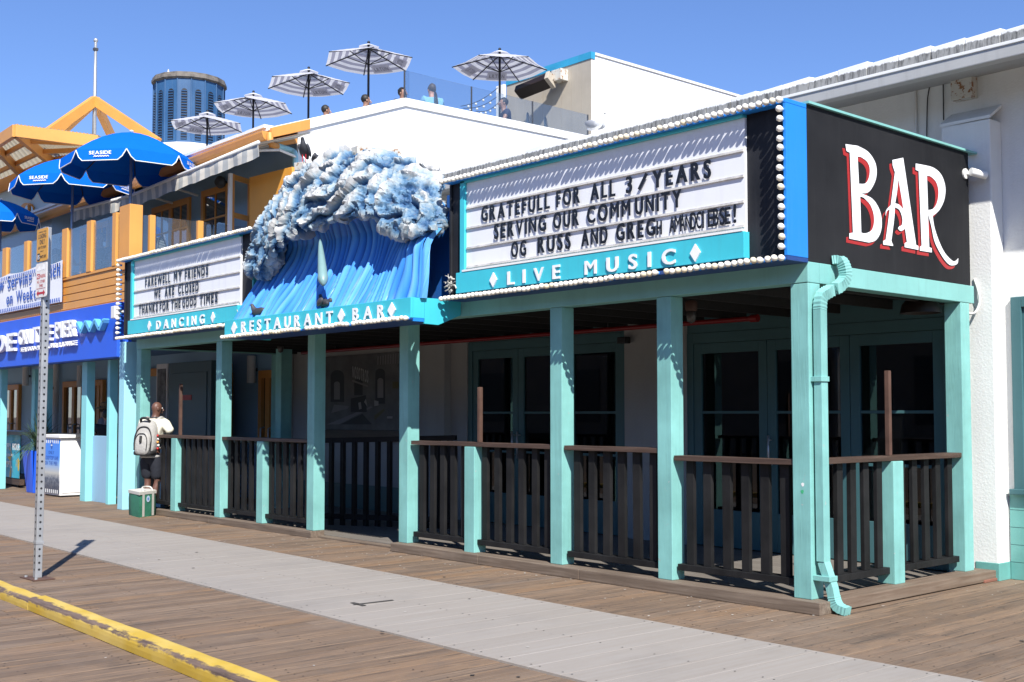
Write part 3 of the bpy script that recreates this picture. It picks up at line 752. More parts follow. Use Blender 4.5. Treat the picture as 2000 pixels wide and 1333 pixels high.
for k in range(59):
    xx = xRr - .03 - k * 0.069
    if k in (15, 29, 30, 43): continue
    if xx > xRl: bulb(V((xx, yR - .004, 2.548 + random.uniform(-.003, .003))), rb, tilt=0.1)

# ---- BAR side sign: painted panel
bs = thing('bar_sign', 'faded black side panel painted with large white and red bar lettering', 'sign', (PXR, 1.4, 2.77))
XS = PXR + 0.000
pan = MB().box(XS - .03, XS + .001, 0.092, 2.74, 2.767, 4.03); pan.build('panel', M['bar_black'], bs)
MB().box(XS - .06, XS + .03, 0.092, 2.86, 4.032, 4.052).build('cap_flashing', M['teal'], bs)
def paint_shape(pts, mat, name, xoff, holes=()):
    """flat painted shape on the side panel from its outline"""
    cu = bpy.data.curves.new('paint_curve', 'CURVE'); cu.dimensions = '2D'; cu.fill_mode = 'FRONT'
    for poly in [pts] + list(holes):
        P = [X(a, b_, XS) for a, b_ in poly]
        sp = cu.splines.new('POLY'); sp.points.add(len(P) - 1); sp.use_cyclic_u = True
        for q_, p in zip(sp.points, P): q_.co = (p.y, p.z, 0, 1)
    o = bpy.data.objects.new('paint_tmp', cu); C.objects.link(o)
    dg = bpy.context.evaluated_depsgraph_get(); me = bpy.data.meshes.new_from_object(o.evaluated_get(dg)); bpy.data.objects.remove(o)
    for v in me.vertices: v.co = (XS + xoff, v.co.x, v.co.y)
    me.materials.clear(); me.materials.append(mat); me.name = name
    o = bpy.data.objects.new(name, me); link(o, bs); return o
def crv(pts, k=5):
    q_ = smooth_path([(a, b_, 0) for a, b_ in pts], k); return [(p.x, p.y) for p in q_]
def zz(pts, ox=1500, oy=40, s=2.222): return [(ox + a / s, oy + b_ / s) for a, b_ in pts]
B_out = zz([(333, 538)] + crv([(385, 545), (430, 570), (460, 612), (469, 655), (462, 700), (435, 745), (402, 752)]) + crv([(402, 752), (450, 775), (480, 820), (491, 870), (486, 920), (465, 955), (435, 965)]) + [(350, 948), (350, 925), (366, 922), (352, 575), (338, 568)])
B_h1 = zz([(386, 592)] + crv([(400, 594), (425, 612), (438, 640), (436, 680), (420, 708), (392, 710)]))
B_h2 = zz([(397, 765)] + crv([(412, 770), (440, 800), (455, 840), (457, 880), (446, 912), (420, 925), (402, 922)]))
A_out = zz([(537, 607), (584, 597), (640, 975), (650, 980), (650, 997), (590, 985), (590, 968), (600, 962), (592, 905)] + crv([(592, 905), (575, 915), (562, 905), (567, 895), (578, 888), (580, 860), (568, 825), (548, 812)]) + crv([(548, 812), (545, 860), (535, 940), (533, 958), (540, 975)]) + [(540, 980), (497, 974), (497, 958), (508, 952)] + crv([(508, 952), (518, 880), (525, 820)]) + crv([(525, 820), (513, 830), (508, 850), (510, 825), (530, 803)]) + [(548, 660), (538, 630)])
A_h = zz([(563, 690)] + crv([(563, 690), (558, 740), (549, 795)]) + crv([(549, 795), (565, 800), (580, 815), (586, 830)]) + [(575, 760)])
R_out = zz([(638, 622), (665, 627)] + crv([(665, 627), (715, 640), (750, 672), (767, 725), (762, 780), (740, 825), (712, 850)]) + crv([(712, 850), (720, 900), (740, 960), (765, 1010), (795, 1042), (810, 1045), (823, 1032)]) + crv([(823, 1032), (820, 1055), (803, 1064), (780, 1058), (750, 1020), (720, 960), (705, 890), (690, 835)]) + [(692, 850), (697, 985), (708, 990), (708, 1008), (656, 1000), (656, 984), (664, 978), (651, 655), (638, 650)])
R_h = zz([(687, 675)] + crv([(687, 675), (705, 680), (728, 705), (737, 745), (731, 790), (714, 818), (692, 824)]))
sh = lambda pl_, dx=-7.5, dy=9.0: [(a + dx, b_ + dy) for a, b_ in pl_]
for nm, o_, hs in (('letter_b', B_out, [B_h1, B_h2]), ('letter_a', A_out, [A_h]), ('letter_r', R_out, [R_h])):
    for kk, (dx, dy) in enumerate(((-5.5, 7.5),)):
        o = paint_shape(sh(o_, dx, dy), M['red_sign'] if 'red_sign' in M else M.setdefault('red_sign', plain('sign_red_paint', (0.36, 0.022, 0.022), 0.5)), 'red_letter_shadow', 0.0035, [sh(h_, dx, dy) for h_ in hs])
    # thin black keyline between the white letter and its red shadow
    o = paint_shape(sh(o_, -1.4, 1.8), M['bar_black'], 'letter_keyline', 0.0050, [sh(h_, 0.6, 1.0) for h_ in hs])
    o = paint_shape(o_, M['letter_white'], 'painted_letter', 0.0065, hs)

# ---- downspout on the corner post
dsp = thing('downspout', 'ribbed teal downspout bent down the side of the corner post', 'downspout', (-0.07, 0.2, 0))
def rect_tube(path, w, d, name, ribs=None):
    pts = [V(p) for p in path]; b = MB(); rings = []
    prof = []
    for (u, v_) in ((-1, -1), (-.6, -1), (-.55, -.82), (-.35, -.82), (-.3, -1), (.3, -1), (.35, -.82), (.55, -.82), (.6, -1), (1, -1), (1, 1), (-1, 1)): prof.append((u, v_))
    n = len(prof); vs = []
    for i, p in enumerate(pts):
        t_ = (pts[min(i+1, len(pts)-1)] - pts[max(i-1, 0)]).normalized()
        u = V((0, 1, 0)) - t_ * t_.y
        if u.length < 0.3: u = V((0, 0, 1)) - t_ * t_.z
        u.normalize(); nn = t_.cross(u).normalized()
        s_ = 1.0 if ribs is None else (1.0 + ribs * (i % 2))
        for (a, c_) in prof: vs.append(p + u * (a * w / 2 * s_) + nn * (c_ * d / 2 * s_))
    fs = []
    for i in range(len(pts) - 1):
        for k in range(n): fs.append((i*n+k, i*n+(k+1) % n, (i+1)*n+(k+1) % n, (i+1)*n+k))
    fs.append(tuple(range(n))); fs.append(tuple((len(pts)-1)*n + k for k in reversed(range(n))))
    return b.add(vs, fs).build(name, M['teal_post'], dsp)
px_ = PXR + 0.055
top = X(1652, 515, px_ + 0.10); 
y_low = X(1604, 800, px_).y; y_hi = X(1655, 555, px_ + .06).y
yd = y_low
up_path = smooth_path([(PXR + .005, y_hi - .03, 2.80), (PXR + .06, y_hi - .01, 2.80), (PXR + .085, y_hi + .01, 2.74), (PXR + .085, y_hi + .015, 2.66), (PXR + .07, y_hi - .05, 2.585), (px_ + .01, yd + .10, 2.53), (px_, yd + .02, 2.48), (px_, yd, 2.38)], 7)
rect_tube(up_path, .085, .065, 'elbow', 0.10)
rect_tube([(px_, yd, 2.385), (px_, yd, 1.3), (px_ + .002, yd, .40)], .088, .068, 'pipe')
rect_tube([(px_ + .004, yd + .002, .395), (.004, yd + .006, .20), (.018, yd + .008, .13)], .082, .062, 'lower_pipe')
rect_tube(smooth_path([(.017, yd + .008, .135), (.030, yd + .01, .090), (.062, yd + .012, .052), (.135, yd + .016, .032)], 5), .084, .060, 'shoe', 0.08)
for z in (1.83, .27): MB().box(PXR - .02, px_ + .045 + (.05 if z < 1 else 0), yd - .06, yd + .052, z - .02, z + .02).build('strap', M['teal_post'], dsp, bev=0.003)
# ================================================================ RESTAURANT BUILDING behind the porch, stucco
WY = 2.86   # wall behind the porch
sb_ = thing('stucco_building', 'white stucco restaurant building with tiled eave behind the corner porch', 'building', (2, 3.1, 0))
def part(nm, mat, *a, bev=0.0, parent=None): return box(nm, M[mat], *a, sb_ if parent is None else parent, bev)
def wbox(nm, mat, x0, x1, y0, y1, z0, z1): return box(nm, M[mat], x0, x1, y0, y1, z0, z1, sb_)
# wall right of the porch, around its window
WX0, WX1 = Y(1975, 700, 3.1).x + .02, Y(1975, 700, 3.1).x + 1.35
mb = MB(); mb.box(-0.46, WX0, 3.1, 3.3, 0, 4.9); mb.box(WX1, 6.0, 3.1, 3.3, 0, 4.9); mb.box(WX0, WX1, 3.1, 3.3, 2.66, 4.9); mb.box(WX0, WX1, 3.1, 3.3, 0, 0.82)
mb.build('wall', M['stucco'], sb_)
mb = MB().box(-0.46, 0.032, 2.87, 3.098, 0.0, 4.36); mb.build('pilaster', M['stucco'], sb_, bev=0.015)
MB().prism([(-.47, 2.86, 4.361), (.042, 2.86, 4.361), (.042, 3.098, 4.50), (-.47, 3.098, 4.50)], (0, 0, .03)).build('pilaster_cap', M['stucco'], sb_)
mb = MB().box(-0.19, 0.040, 2.862, 3.10, 0.0, 0.165); mb.build('pilaster_base', M['teal_tile'], sb_, bev=0.006)
tw = MB()
for ix in range(28):
    for iz in range(5):
        xa = 0.043 + ix * .20; tw.box(xa + .003, xa + .197, 3.085, 3.099, .0 + iz * .163 + .003, .0 + (iz + 1) * .163 - .003)
tw.build('tile_wainscot', M['teal_tile'], sb_)
MB().box(0.043, 6, 3.088, 3.0995, 0, .82).build('grout', M['teal_frame'], sb_)
win = MB()
for (a, b_) in ((WX0, WX0 + .10), (WX1 - .10, WX1)): win.box(a, b_, 3.06, 3.14, .83, 2.66)
win.box(WX0 + .101, WX1 - .101, 3.06, 3.14, 2.56, 2.66); win.box(WX0 - .03, WX1 + .03, 3.02, 3.14, .80, .85)
win = win.build('window', M['teal_frame'], sb_, bev=0.006)
wi = MB()
wi.box(WX0 + .102, WX0 + .15, 3.09, 3.13, .855, 2.555); wi.box(WX1 - .15, WX1 - .102, 3.09, 3.13, .855, 2.555); wi.box(WX0 + .151, WX1 - .151, 3.09, 3.13, 2.50, 2.555)
for z in (1.42, 1.97): wi.box(WX0 + .151, WX1 - .151, 3.10, 3.125, z, z + .03)
wi.box((WX0 + WX1) / 2 - .015, (WX0 + WX1) / 2 + .015, 3.095, 3.127, .855, 2.5)
wi.build('sash', M['teal_frame'], win)
MB().quad((WX0 + .1, 3.115, .85), (WX1 - .1, 3.115, .85), (WX1 - .1, 3.115, 2.56), (WX0 + .1, 3.115, 2.56)).build('pane', glass('dusty_window_glass', (.8, .8, .78), .02, .25, (.1, .09, .07)), win)
cu_ = MB(); nx = 60
for i in range(nx):
    x0_ = WX0 + .1 + (WX1 - WX0 - .2) * i / nx; x1_ = WX0 + .1 + (WX1 - WX0 - .2) * (i + 1) / nx
    y0_ = 3.2 + .025 * sin(i * 1.3); y1_ = 3.2 + .025 * sin((i + 1) * 1.3)
    cu_.quad((x0_, y0_, .85), (x1_, y1_, .85), (x1_, y1_, 2.56), (x0_, y0_, 2.56))
cu_.build('curtain', plain('tan_curtain_cloth', (0.36, 0.24, 0.10), .8, var=.15), win)
# wall behind the porch: stucco piers between door groups
bw = MB()
E = 0.2
GX = [(Y(1340, 800, WY).x, -0.40), (Y(912, 800, WY).x, Y(1222, 800, WY).x)]
piers = [(-0.40, -0.20), (GX[1][1], GX[0][0]), (Y(868, 780, WY).x, GX[1][0]), (-12.70, Y(868, 780, WY).x)]
bw.box(piers[1][0], piers[1][1], WY - .02, WY + E, .03, 2.72)
bw.box(piers[2][0], piers[2][1], WY, WY + E, .03, 2.72)
bw.box(Y(828, 780, WY - .12).x, Y(868, 780, WY - .12).x, WY - .12, WY - .001, .03, 2.72)
bw.box(piers[3][0], piers[3][1], WY + .01, WY + E, .03, 2.72)
bw.box(-0.40, -0.22, WY, WY + E, .03, 2.72)
for i in range(0, len(bw.v), 8):
    q = MB(); q.add(bw.v[i:i+8], [(0,3,2,1),(4,5,6,7),(0,1,5,4),(1,2,6,5),(2,3,7,6),(3,0,4,7)]); q.build('porch_wall', M['stucco_shade'], sb_)
MB().box(Y(560, 780, WY).x, Y(572, 780, WY).x, WY - .3, WY + .0, .03, 2.72).build('porch_wall', M['stucco_shade'], sb_)
MB().box(-12.7, Y(828, 780, WY).x, WY - .006, WY + .009, .03, .42).build('base_band', M['teal_frame'], sb_)
MB().box(-12.7, -0.461, 3.1, 3.3, 2.722, 4.85).build('wall', M['stucco'], sb_); MB().box(-12.7, -0.2, WY + .002, 3.099, 2.722, 3.80).build('wall', M['stucco'], sb_)
# door groups
def doors(x0, x1, n, zt):
    f = MB(); f.box(x0, x0 + .09, WY + .02, WY + .12, .03, zt); f.box(x1 - .09, x1, WY + .02, WY + .12, .03, zt); f.box(x0 + .091, x1 - .091, WY + .02, WY + .12, zt - .12, zt); f.box(x0, x1, WY + .03, WY + .12, zt + .002, 2.72)
    fr_ = f.build('door_frame', M['teal_frame'], sb_, bev=.004)
    w = (x1 - x0 - .18) / n
    for k in range(n):
        a = x0 + .09 + k * w + .004; b_ = a + w - .008
        d = MB(); d.box(a, a + .11, WY + .035, WY + .085, .04, zt - .124); d.box(b_ - .11, b_, WY + .035, WY + .085, .04, zt - .124)
        d.box(a + .111, b_ - .111, WY + .035, WY + .085, zt - .24, zt - .124); d.box(a + .111, b_ - .111, WY + .035, WY + .085, .04, .46)
        for z in (1.02, 1.56): d.box(a + .111, b_ - .111, WY + .045, WY + .08, z, z + .03)
        dd = d.build('door', M['teal_frame'], sb_, bev=.003)
        MB().quad((a + .1, WY + .062, .45), (b_ - .1, WY + .062, .45), (b_ - .1, WY + .062, zt - .2), (a + .1, WY + .062, zt - .2)).build('pane', M['glass_dark'], dd)
        if (n == 3 and k == 1) or (n == 3 and k == 0 and x0 < -5):
            for hx in ((b_ - .05,) if k == 0 else (a + .05,)):
                h = MB(); h.tube([(hx, WY - .03, .95), (hx, WY - .03, 1.32)], .014, 8); h.tube([(hx, WY - .03, 1.27), (hx, WY + .04, 1.27)], .01, 6); h.tube([(hx, WY - .03, 1.0), (hx, WY + .04, 1.0)], .01, 6)
                h.build('handle', M['steel'], dd, smooth=True)
doors(GX[0][0], GX[0][1], 3, 2.50); doors(GX[1][0], GX[1][1], 3, 2.58)
# dark room behind the glass
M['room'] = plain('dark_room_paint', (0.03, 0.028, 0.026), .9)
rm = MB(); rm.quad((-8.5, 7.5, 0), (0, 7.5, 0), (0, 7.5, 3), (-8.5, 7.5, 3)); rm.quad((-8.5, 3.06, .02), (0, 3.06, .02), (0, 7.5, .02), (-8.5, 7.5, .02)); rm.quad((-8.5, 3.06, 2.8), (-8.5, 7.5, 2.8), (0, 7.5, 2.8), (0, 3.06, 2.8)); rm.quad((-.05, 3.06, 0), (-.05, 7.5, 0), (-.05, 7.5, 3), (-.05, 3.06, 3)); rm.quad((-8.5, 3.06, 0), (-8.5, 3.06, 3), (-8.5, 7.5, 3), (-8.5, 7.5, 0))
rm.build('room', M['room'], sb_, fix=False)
# furniture silhouettes in the room
for k, (fx, fy) in enumerate(((-6.6, 4.0), (-5.6, 4.3), (-3.0, 4.2), (-1.8, 4.0))):
    t = thing('bar_table', ['square bar table behind glass of the entrance door', 'square bar table deeper behind the entrance glass', 'square bar table behind the glass of the corner bay', 'square bar table near end of the corner bay glass'][k], 'table', (fx, fy, .02), 0, 'tables inside the closed bar')
    MB().box(fx - .35, fx + .35, fy - .35, fy + .35, .92, .96).build('table_top', M['handrail'], t, bev=.004); MB().box(fx - .04, fx + .04, fy - .04, fy + .04, .04, .918).build('leg', M['black'], t); MB().box(fx - .25, fx + .25, fy - .25, fy + .25, .021, .04).build('base', M['black'], t)
# added block behind the camera: lowers sky fill, gives door panes a reflection
ac = thing('added_far_block', 'added low tan block behind the camera that cuts skylight and mirrors in the door glass', 'building', (-10, -24, 0))
M['far_tan'] = paint('dull_tan_render', (.24, .19, .14), .9, .2, .3)
box('wall', M['far_tan'], -80, 60, -30, -24, 0, 6.6, ac); box('roof', paint('brown_far_roof', (.10, .06, .045), .9), -81, 61, -30.5, -23.4, 6.61, 7.6, ac)
for k in range(22): box('window', M['black'], -76 + k * 6, -73.4 + k * 6, -24.0, -23.96, 1.2, 3.6, ac)
M['gutter_grey'] = paint('grey_gutter_paint', (.42, .42, .41), .5, .06, .2)
# eave: gutter, fascia and square white roof tiles
EY = 2.30
gx0, gx1 = -8.30, 6.0
zE = lambda x: Y(1560, 192, EY).z + 0.0
ZG = 4.72
MB().box(gx0, gx1, EY, EY + .12, ZG, ZG + .125).build('gutter', M['gutter_grey'], sb_, bev=.01)
MB().box(gx0, gx1, EY - .012, EY + .004, ZG + .115, ZG + .145).build('gutter_lip', M['white'], sb_, bev=.004)
MB().quad((gx0, EY + .10, ZG + .01), (gx1, EY + .10, ZG + .01), (gx1, 3.1, ZG + .13), (gx0, 3.1, ZG + .13)).build('soffit', M['stucco_shade'], sb_)
def tile_mat():
    m, t, b = nodes('white_tile_with_grey_weathered_foot')
    tc = t.nodes.new('ShaderNodeTexCoord'); sx = t.nodes.new('ShaderNodeSeparateXYZ'); L(t, tc.outputs['Object'], sx.inputs[0])
    n = noise_(t, coords(t, (9, 9, 1.5)), 2.5, 6, .7)
    edge = math_(t, 'ADD', math_(t, 'MULTIPLY', math_(t, 'SUBTRACT', sx.outputs[2], ZG + .232), 14.0), n)
    c = mixcol(t, ramp(t, edge, ((.40, 1.0), (.55, 0.0))), (.80, .80, .78), (.30, .30, .29))
    n2 = noise_(t, coords(t, (14, 14, 2)), 2.0, 6, .7)
    k = math_(t, 'MULTIPLY', ramp(t, edge, ((.40, 1.0), (.55, 0.0))), ramp(t, n2, ((.45, 0.0), (.62, 0.8))))
    c = mixcol(t, k, c, (.05, .05, .048))
    L(t, c, b.inputs['Base Color']); b.inputs['Roughness'].default_value = .7; return m
M['tile'] = tile_mat()
tl = MB(); tw_ = .335; k = 0; xx = gx0
while xx < gx1:
    dz = random.uniform(-.006, .006) + (0.012 if k % 2 else 0); z0 = ZG + .148
    tl.prism([(xx + .003, EY + .02 + random.uniform(-.01, .01), z0), (xx + tw_ - .003, EY + .02, z0), (xx + tw_ - .003, EY + .03, z0 + .125 + dz + .008), (xx + .003, EY + .03, z0 + .118 + dz)], (0, .5, .05))
    xx += tw_; k += 1
tl.build('roof_tiles', M['tile'], sb_, bev=.006)
MB().quad((gx0, EY + .4, ZG + .26), (gx1, EY + .4, ZG + .26), (gx1, 8, ZG + 1.0), (gx0, 8, ZG + 1.0)).build('roof', M['off_white'], sb_)
MB().quad((gx0 + .01, EY + .05, ZG), (gx0 + .01, 8, ZG), (gx0 + .01, 8, ZG + .98), (gx0 + .01, EY + .2, ZG + .2)).build('roof', M['off_white'], sb_)
# rusty box, conduit and cables under the eave
rbx = thing('junction_box', 'rust speckled white junction box high on the stucco wall', 'junction box', Y(1880, 170, 3.05))
p0, p1 = Y(1857, 200, 2.98), Y(1897, 145, 2.98)
MB().box(p0.x, p1.x, 2.98, 3.098, p0.z + .015, p1.z + .02).build('box', M['rusty_white'], rbx, bev=.006)
def cable(pts, r, name, mat, label, cat, parent=None, k=6):
    o = MB().tube(smooth_path(pts, k), r, 6).build(name, M[mat], parent, smooth=True)
    if label: tag(o, label, cat)
    return o
cable([Y(1783, 162, 3.08), Y(1787, 175, 3.08), Y(1789, 250, 3.08), Y(1789, 262, 3.08)], .016, 'conduit', 'off_white', 'grey conduit bending down the wall behind the bar panel', 'conduit')
cable([Y(1821, 155, 3.08), Y(1812, 190, 3.08), Y(1810, 270, 3.08)], .006, 'cable', 'black', 'thin black cable hanging in a bow behind bar panel', 'cable')
cable([Y(1842, 150, 3.08), Y(1843, 235, 3.08)], .006, 'cable', 'black', 'thin straight black cable down to top of the pilaster', 'cable')
cable([X(1903, 545, -.15) , Y(1911, 570, 2.84), Y(1913, 592, 2.84), Y(1903, 612, 2.80), (-.22, 2.78, 2.52)], .013, 'cable', 'off_white', 'grey cable looping below the end of side beam', 'cable')
sc_ = thing('security_camera', 'white bullet security camera at the end of the bar panel', 'security camera', X(1892, 341, PXR))
p = X(1884, 340, PXR); 
MB().lathe([(.05, 0), (.05, .015), (.03, .02)], 14, p + V((0, 0, 0)), (1, 0, 0)).build('mount', M['off_white'], sc_, smooth=R(40))
MB().tube([p + V((.01, 0, 0)), p + V((.07, .03, -.01)), p + V((.10, .06, -.005))], .014, 8).build('arm', M['off_white'], sc_, smooth=True)
q_ = p + V((.09, .06, .0)); dv = V((.45, .9, -.18)).normalized()
MB().tube([q_ - dv * .07, q_ + dv * .10], .038, 14).build('camera_body', M['white'], sc_, smooth=R(40), bev=.004)
MB().tube([q_ + dv * .101, q_ + dv * .104], .029, 14).build('lens', M['black'], sc_)
# things under the porch ceiling
pp = [Y(590, 690, 2.35), Y(1100, 650, 2.35), Y(1474, 622, 2.35)]
zP = 2.50
o = thing('red_sprinkler_pipe', 'long red pipe running under the dark porch ceiling', 'pipe', (pp[0].x, 2.35, zP))
MB().tube([(pp[0].x, 2.35, pp[0].z), (pp[2].x, 2.35, pp[2].z)], .028, 10).build('pipe', M['red_pipe'], o, smooth=R(40))
MB().tube([(pp[2].x - .05, 2.35, pp[2].z), (pp[2].x + .04, 2.35, pp[2].z)], .042, 10).build('end_fitting', M['red_pipe'], o, smooth=R(40))
for k in range(4): MB().tube([(pp[0].x + 1 + 2 * k, 2.35, pp[0].z + .02), (pp[0].x + 1 + 2 * k, 2.35, 2.70)], .008, 6).build('hanger', M['dark_grey'], o)
def jar_lamp(p, label):
    t = thing('ceiling_lamp', label, 'lamp', p, 0, 'caged lamps under the porch ceiling'); p = V(p)
    MB().lathe([(.045, .10), (.06, .08), (.06, .02), (.05, 0)], 12, p).build('lamp_base', M['rust'], t, smooth=R(40))
    MB().lathe([(.045, 0), (.048, -.05), (.04, -.10), (.0, -.12)], 12, p).build('lamp_glass', plain('grey_lamp_glass', (.07, .065, .06), .3), t, smooth=True)
jar_lamp(Y(1350, 608, .9), 'dusty jar lamp under the ceiling beside the corner bay'); jar_lamp(Y(548, 675, 1.6), 'dusty jar lamp under the ceiling near the painted wall')
t = thing('hanging_dish', 'dark round dish lamp hanging in the corner of porch', 'lamp', Y(1800, 610, 2.35))
p = Y(1798, 608, 2.35)
MB().lathe([(.0, .16), (.10, .14), (.17, .06), (.19, -.02), (.18, -.02), (.1, .08)], 18, p).build('shade', M['brown_metal'], t, smooth=R(50)); MB().tube([p + V((0, 0, .15)), (p.x, p.y, 2.72)], .012, 6).build('stem', M['black'], t)
for (px, py, lab) in ((1215, 662, 'black floodlight on the stucco pier between doors'), (865, 640, 'black floodlight on pier beside the painted mural')):
    p = Y(px, py + 3, WY - .14); t = thing('wall_light', lab, 'lamp', p)
    MB().box(p.x - .07, p.x + .07, WY - .16, WY - .06, p.z - .04, p.z + .04).build('lamp_head', M['black'], t, bev=.01); MB().box(p.x - .02, p.x + .02, WY - .06, WY + .0, p.z - .02, p.z + .02).build('bracket', M['black'], t)
# mural with the old bar scene
mu = thing('wall_mural', 'dim grey mural of an old bar room with block lettering', 'mural', Y(708, 780, WY))
a = Y(637, 850, WY - .02); b_ = Y(822, 700, WY - .02); MX0, MX1, MZ0, MZ1 = a.x - .25, b_.x - .1, 1.30, 2.52
def mural_mat():
    m, t, b = nodes('faded_mural_print')
    n = noise_(t, coords(t), 3.0, 6, .6); c = mixcol(t, ramp(t, n, ((.3, 0.0), (.7, 1.0))), (.075, .072, .073), (.15, .143, .142))
    L(t, c, b.inputs['Base Color']); b.inputs['Roughness'].default_value = .6; return m
MB().box(MX0, MX1, WY - .02, WY + .009, MZ0, MZ1).build('print', mural_mat(), mu)
MB().box(MX0 - .02, MX1 + .02, WY - .045, WY + .009, MZ0 - .17, MZ0 - .002).build('bottom_board', M['handrail'], mu, bev=.004)
M['mural_dark'] = plain('mural_dark_ink', (.022, .022, .026), .6); M['mural_light'] = plain('mural_light_ink', (.32, .30, .29), .6); M['mural_mid'] = plain('mural_mid_ink', (.21, .20, .205), .6); M['mural_ochre'] = plain('mural_ochre_ink', (.10, .085, .03), .6)
def mq(pts, mat, off=.001): return ([V((Y(px, py, WY - .02).x, WY - .0205 - off, Y(px, py, WY - .02).z)) for px, py in pts], mat)
def zmu(pts): return [(560 + a / 6.06, 680 + b_ / 6.06) for a, b_ in pts]
def arch(x0, x1, zb, zt):
    pts = [(x0, zb)]; xm = (x0 + x1) / 2; r_ = (x1 - x0) / 2
    for k in range(9): an = pi - pi * k / 8; pts.append((xm + r_ * cos(an), zt + r_ * .8 - r_ * .9 * sin(an)))
    return pts + [(x1, zb)]
for k, (pts, mt) in enumerate(((arch(520, 680, 640, 270), 'mural_dark'), (arch(560, 630, 610, 400), 'mural_mid'), (arch(800, 900, 560, 370), 'mural_dark'), (arch(1050, 1165, 660, 250), 'mural_dark'), (arch(1075, 1145, 590, 360), 'mural_mid'),
        ([(480, 905), (620, 905), (1020, 700), (1000, 690), (540, 880)], 'mural_mid'), ([(530, 770), (720, 720), (740, 690), (560, 670)], 'mural_mid'), ([(760, 600), (940, 560), (950, 760), (760, 760)], 'mural_dark'),
        ([(1040, 860), (1040, 800), (1150, 720), (1165, 740), (1070, 830)], 'mural_ochre'), ([(1255, 400), (1325, 400), (1325, 480), (1255, 480)], 'mural_ochre'), ([(640, 905), (900, 780), (1010, 905)], 'mural_dark'), ([(850, 650), (880, 640), (890, 720), (860, 730)], 'mural_light'), ([(920, 640), (940, 600), (960, 700)], 'mural_light'), ([(1190, 810), (1255, 810), (1255, 835), (1190, 835)], 'mural_light'), ([(1040, 620), (1090, 630), (1090, 680), (1040, 690)], 'mural_light'))):
    ps, _ = mq(zmu(pts), mt, .0004 * (k + 1)); MB().add(ps, [tuple(range(len(ps)))]).build('painted_patch', M[mt], mu)
st = MB()
for k in range(9):
    ps, _ = mq(zmu([(1075 + k * 30, 200 - k * 2), (1085 + k * 30, 200 - k * 2), (1090 + k * 30, 100 - k * 5), (1076 + k * 30, 100 - k * 5)]), '', .002); st.add(ps, [tuple(range(4))])
st.build('painted_beams', M['mural_mid'], mu)
n0 = Y(688, 735, WY - .03); n1 = Y(719, 748, WY - .03)
up_ = V((0, 0, 1))
word('NOSOTROS', (n0.x, WY - .0285, n0.z - .02), (n1.x, WY - .0285, n0.z - .115), .20, M['mural_letter'] if 'mural_letter' in M else M.setdefault('mural_letter', plain('mural_lettering_paint', (.42, .42, .42), .6)), mu, .02, 0, gap=.3, name='lettering', split=False)
MB().bar((n0.x, WY - .0285, n0.z - .075), (n1.x, WY - .0285, n0.z - .175), .002, .03).build('subtitle_band', M['mural_mid'], mu)

# ================================================================ WAVE SCULPTURE
wv = thing('wave_sculpture', 'giant sculpted breaking blue wave with rough white foam crest', 'sculpture', (-6.4, -.4, 2.77))
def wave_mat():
    m, t, b = nodes('glossy_wave_paint_shaded_top')
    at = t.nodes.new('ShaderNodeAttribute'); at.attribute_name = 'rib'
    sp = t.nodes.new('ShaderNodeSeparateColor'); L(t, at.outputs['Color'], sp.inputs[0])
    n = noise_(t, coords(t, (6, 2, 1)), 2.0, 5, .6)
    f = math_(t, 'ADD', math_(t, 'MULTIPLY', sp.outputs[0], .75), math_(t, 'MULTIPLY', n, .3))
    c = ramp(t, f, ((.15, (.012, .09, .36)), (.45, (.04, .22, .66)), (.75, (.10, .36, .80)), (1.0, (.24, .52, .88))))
    c = mixcol(t, sp.outputs[1], c, (.012, .085, .30))  # upper face darkened: shade below the foam put into the colour
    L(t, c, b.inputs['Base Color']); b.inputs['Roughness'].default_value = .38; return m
def face_pt(u, v):
    """u along the base, v from ledge up and over; fluted concave wave wall"""
    xb = -8.47 + u * 3.98
    xt = -8.15 + u * 3.40
    g = max(0, v - .08) ** 1.35
    x = xb + (xt - xb) * g + .16 * sin(pi * v) * (0.5 - u) * 0.0
    z = 2.765 + 1.12 * sin(min(v, 1) * pi / 2 * .98)
    y = -.50 + .44 * sin(min(v, .62) * pi * .80) - max(0, v - .62) * .25
    e = max(0.0, min(1.0, (u - .74) / .24)); e = e * e * (3 - 2 * e); q_ = max(0.0, min(1.0, (v - .30) / .35)); e *= 1 - q_ * q_ * (3 - 2 * q_)
    y = y * (1 - .80 * e) - .46 * .80 * e
    return x, y, z
rn = random.Random(11)
edges = [0.0]
while edges[-1] < 1: edges.append(edges[-1] + rn.uniform(.016, .05))
edges[-1] = 1.0 if edges[-1] > 1 else edges[-1]
nu, nv = 420, 60; vs = []; fs = []; cl = []
for i in range(nu + 1):
    u = i / nu
    for j in range(nv + 1):
        v = j / nv
        us = min(.9999, max(0, u + .018 * sin(v * 3.0 + u * 9) + .006 * sin(v * 11 + u * 30)))
        k = max(q for q in range(len(edges) - 1) if edges[q] <= us); w = (us - edges[k]) / max(1e-4, edges[k + 1] - edges[k])
        amp = min(.055, (edges[k + 1] - edges[k]) * 1.3)
        hgt = sin(pi * w) ** .8
        x, y, z = face_pt(u, v)
        y -= amp * (hgt - .5) * (1 - .4 * v); z += .012 * hgt * (1 - v)
        vs.append((x, y, z))
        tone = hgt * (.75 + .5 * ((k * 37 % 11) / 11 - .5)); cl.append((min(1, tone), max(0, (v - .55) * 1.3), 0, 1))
for i in range(nu):
    for j in range(nv): fs.append((i*(nv+1)+j, (i+1)*(nv+1)+j, (i+1)*(nv+1)+j+1, i*(nv+1)+j+1))
me = bpy.data.meshes.new('wave_face'); me.from_pydata(vs, [], fs); me.materials.append(wave_mat())
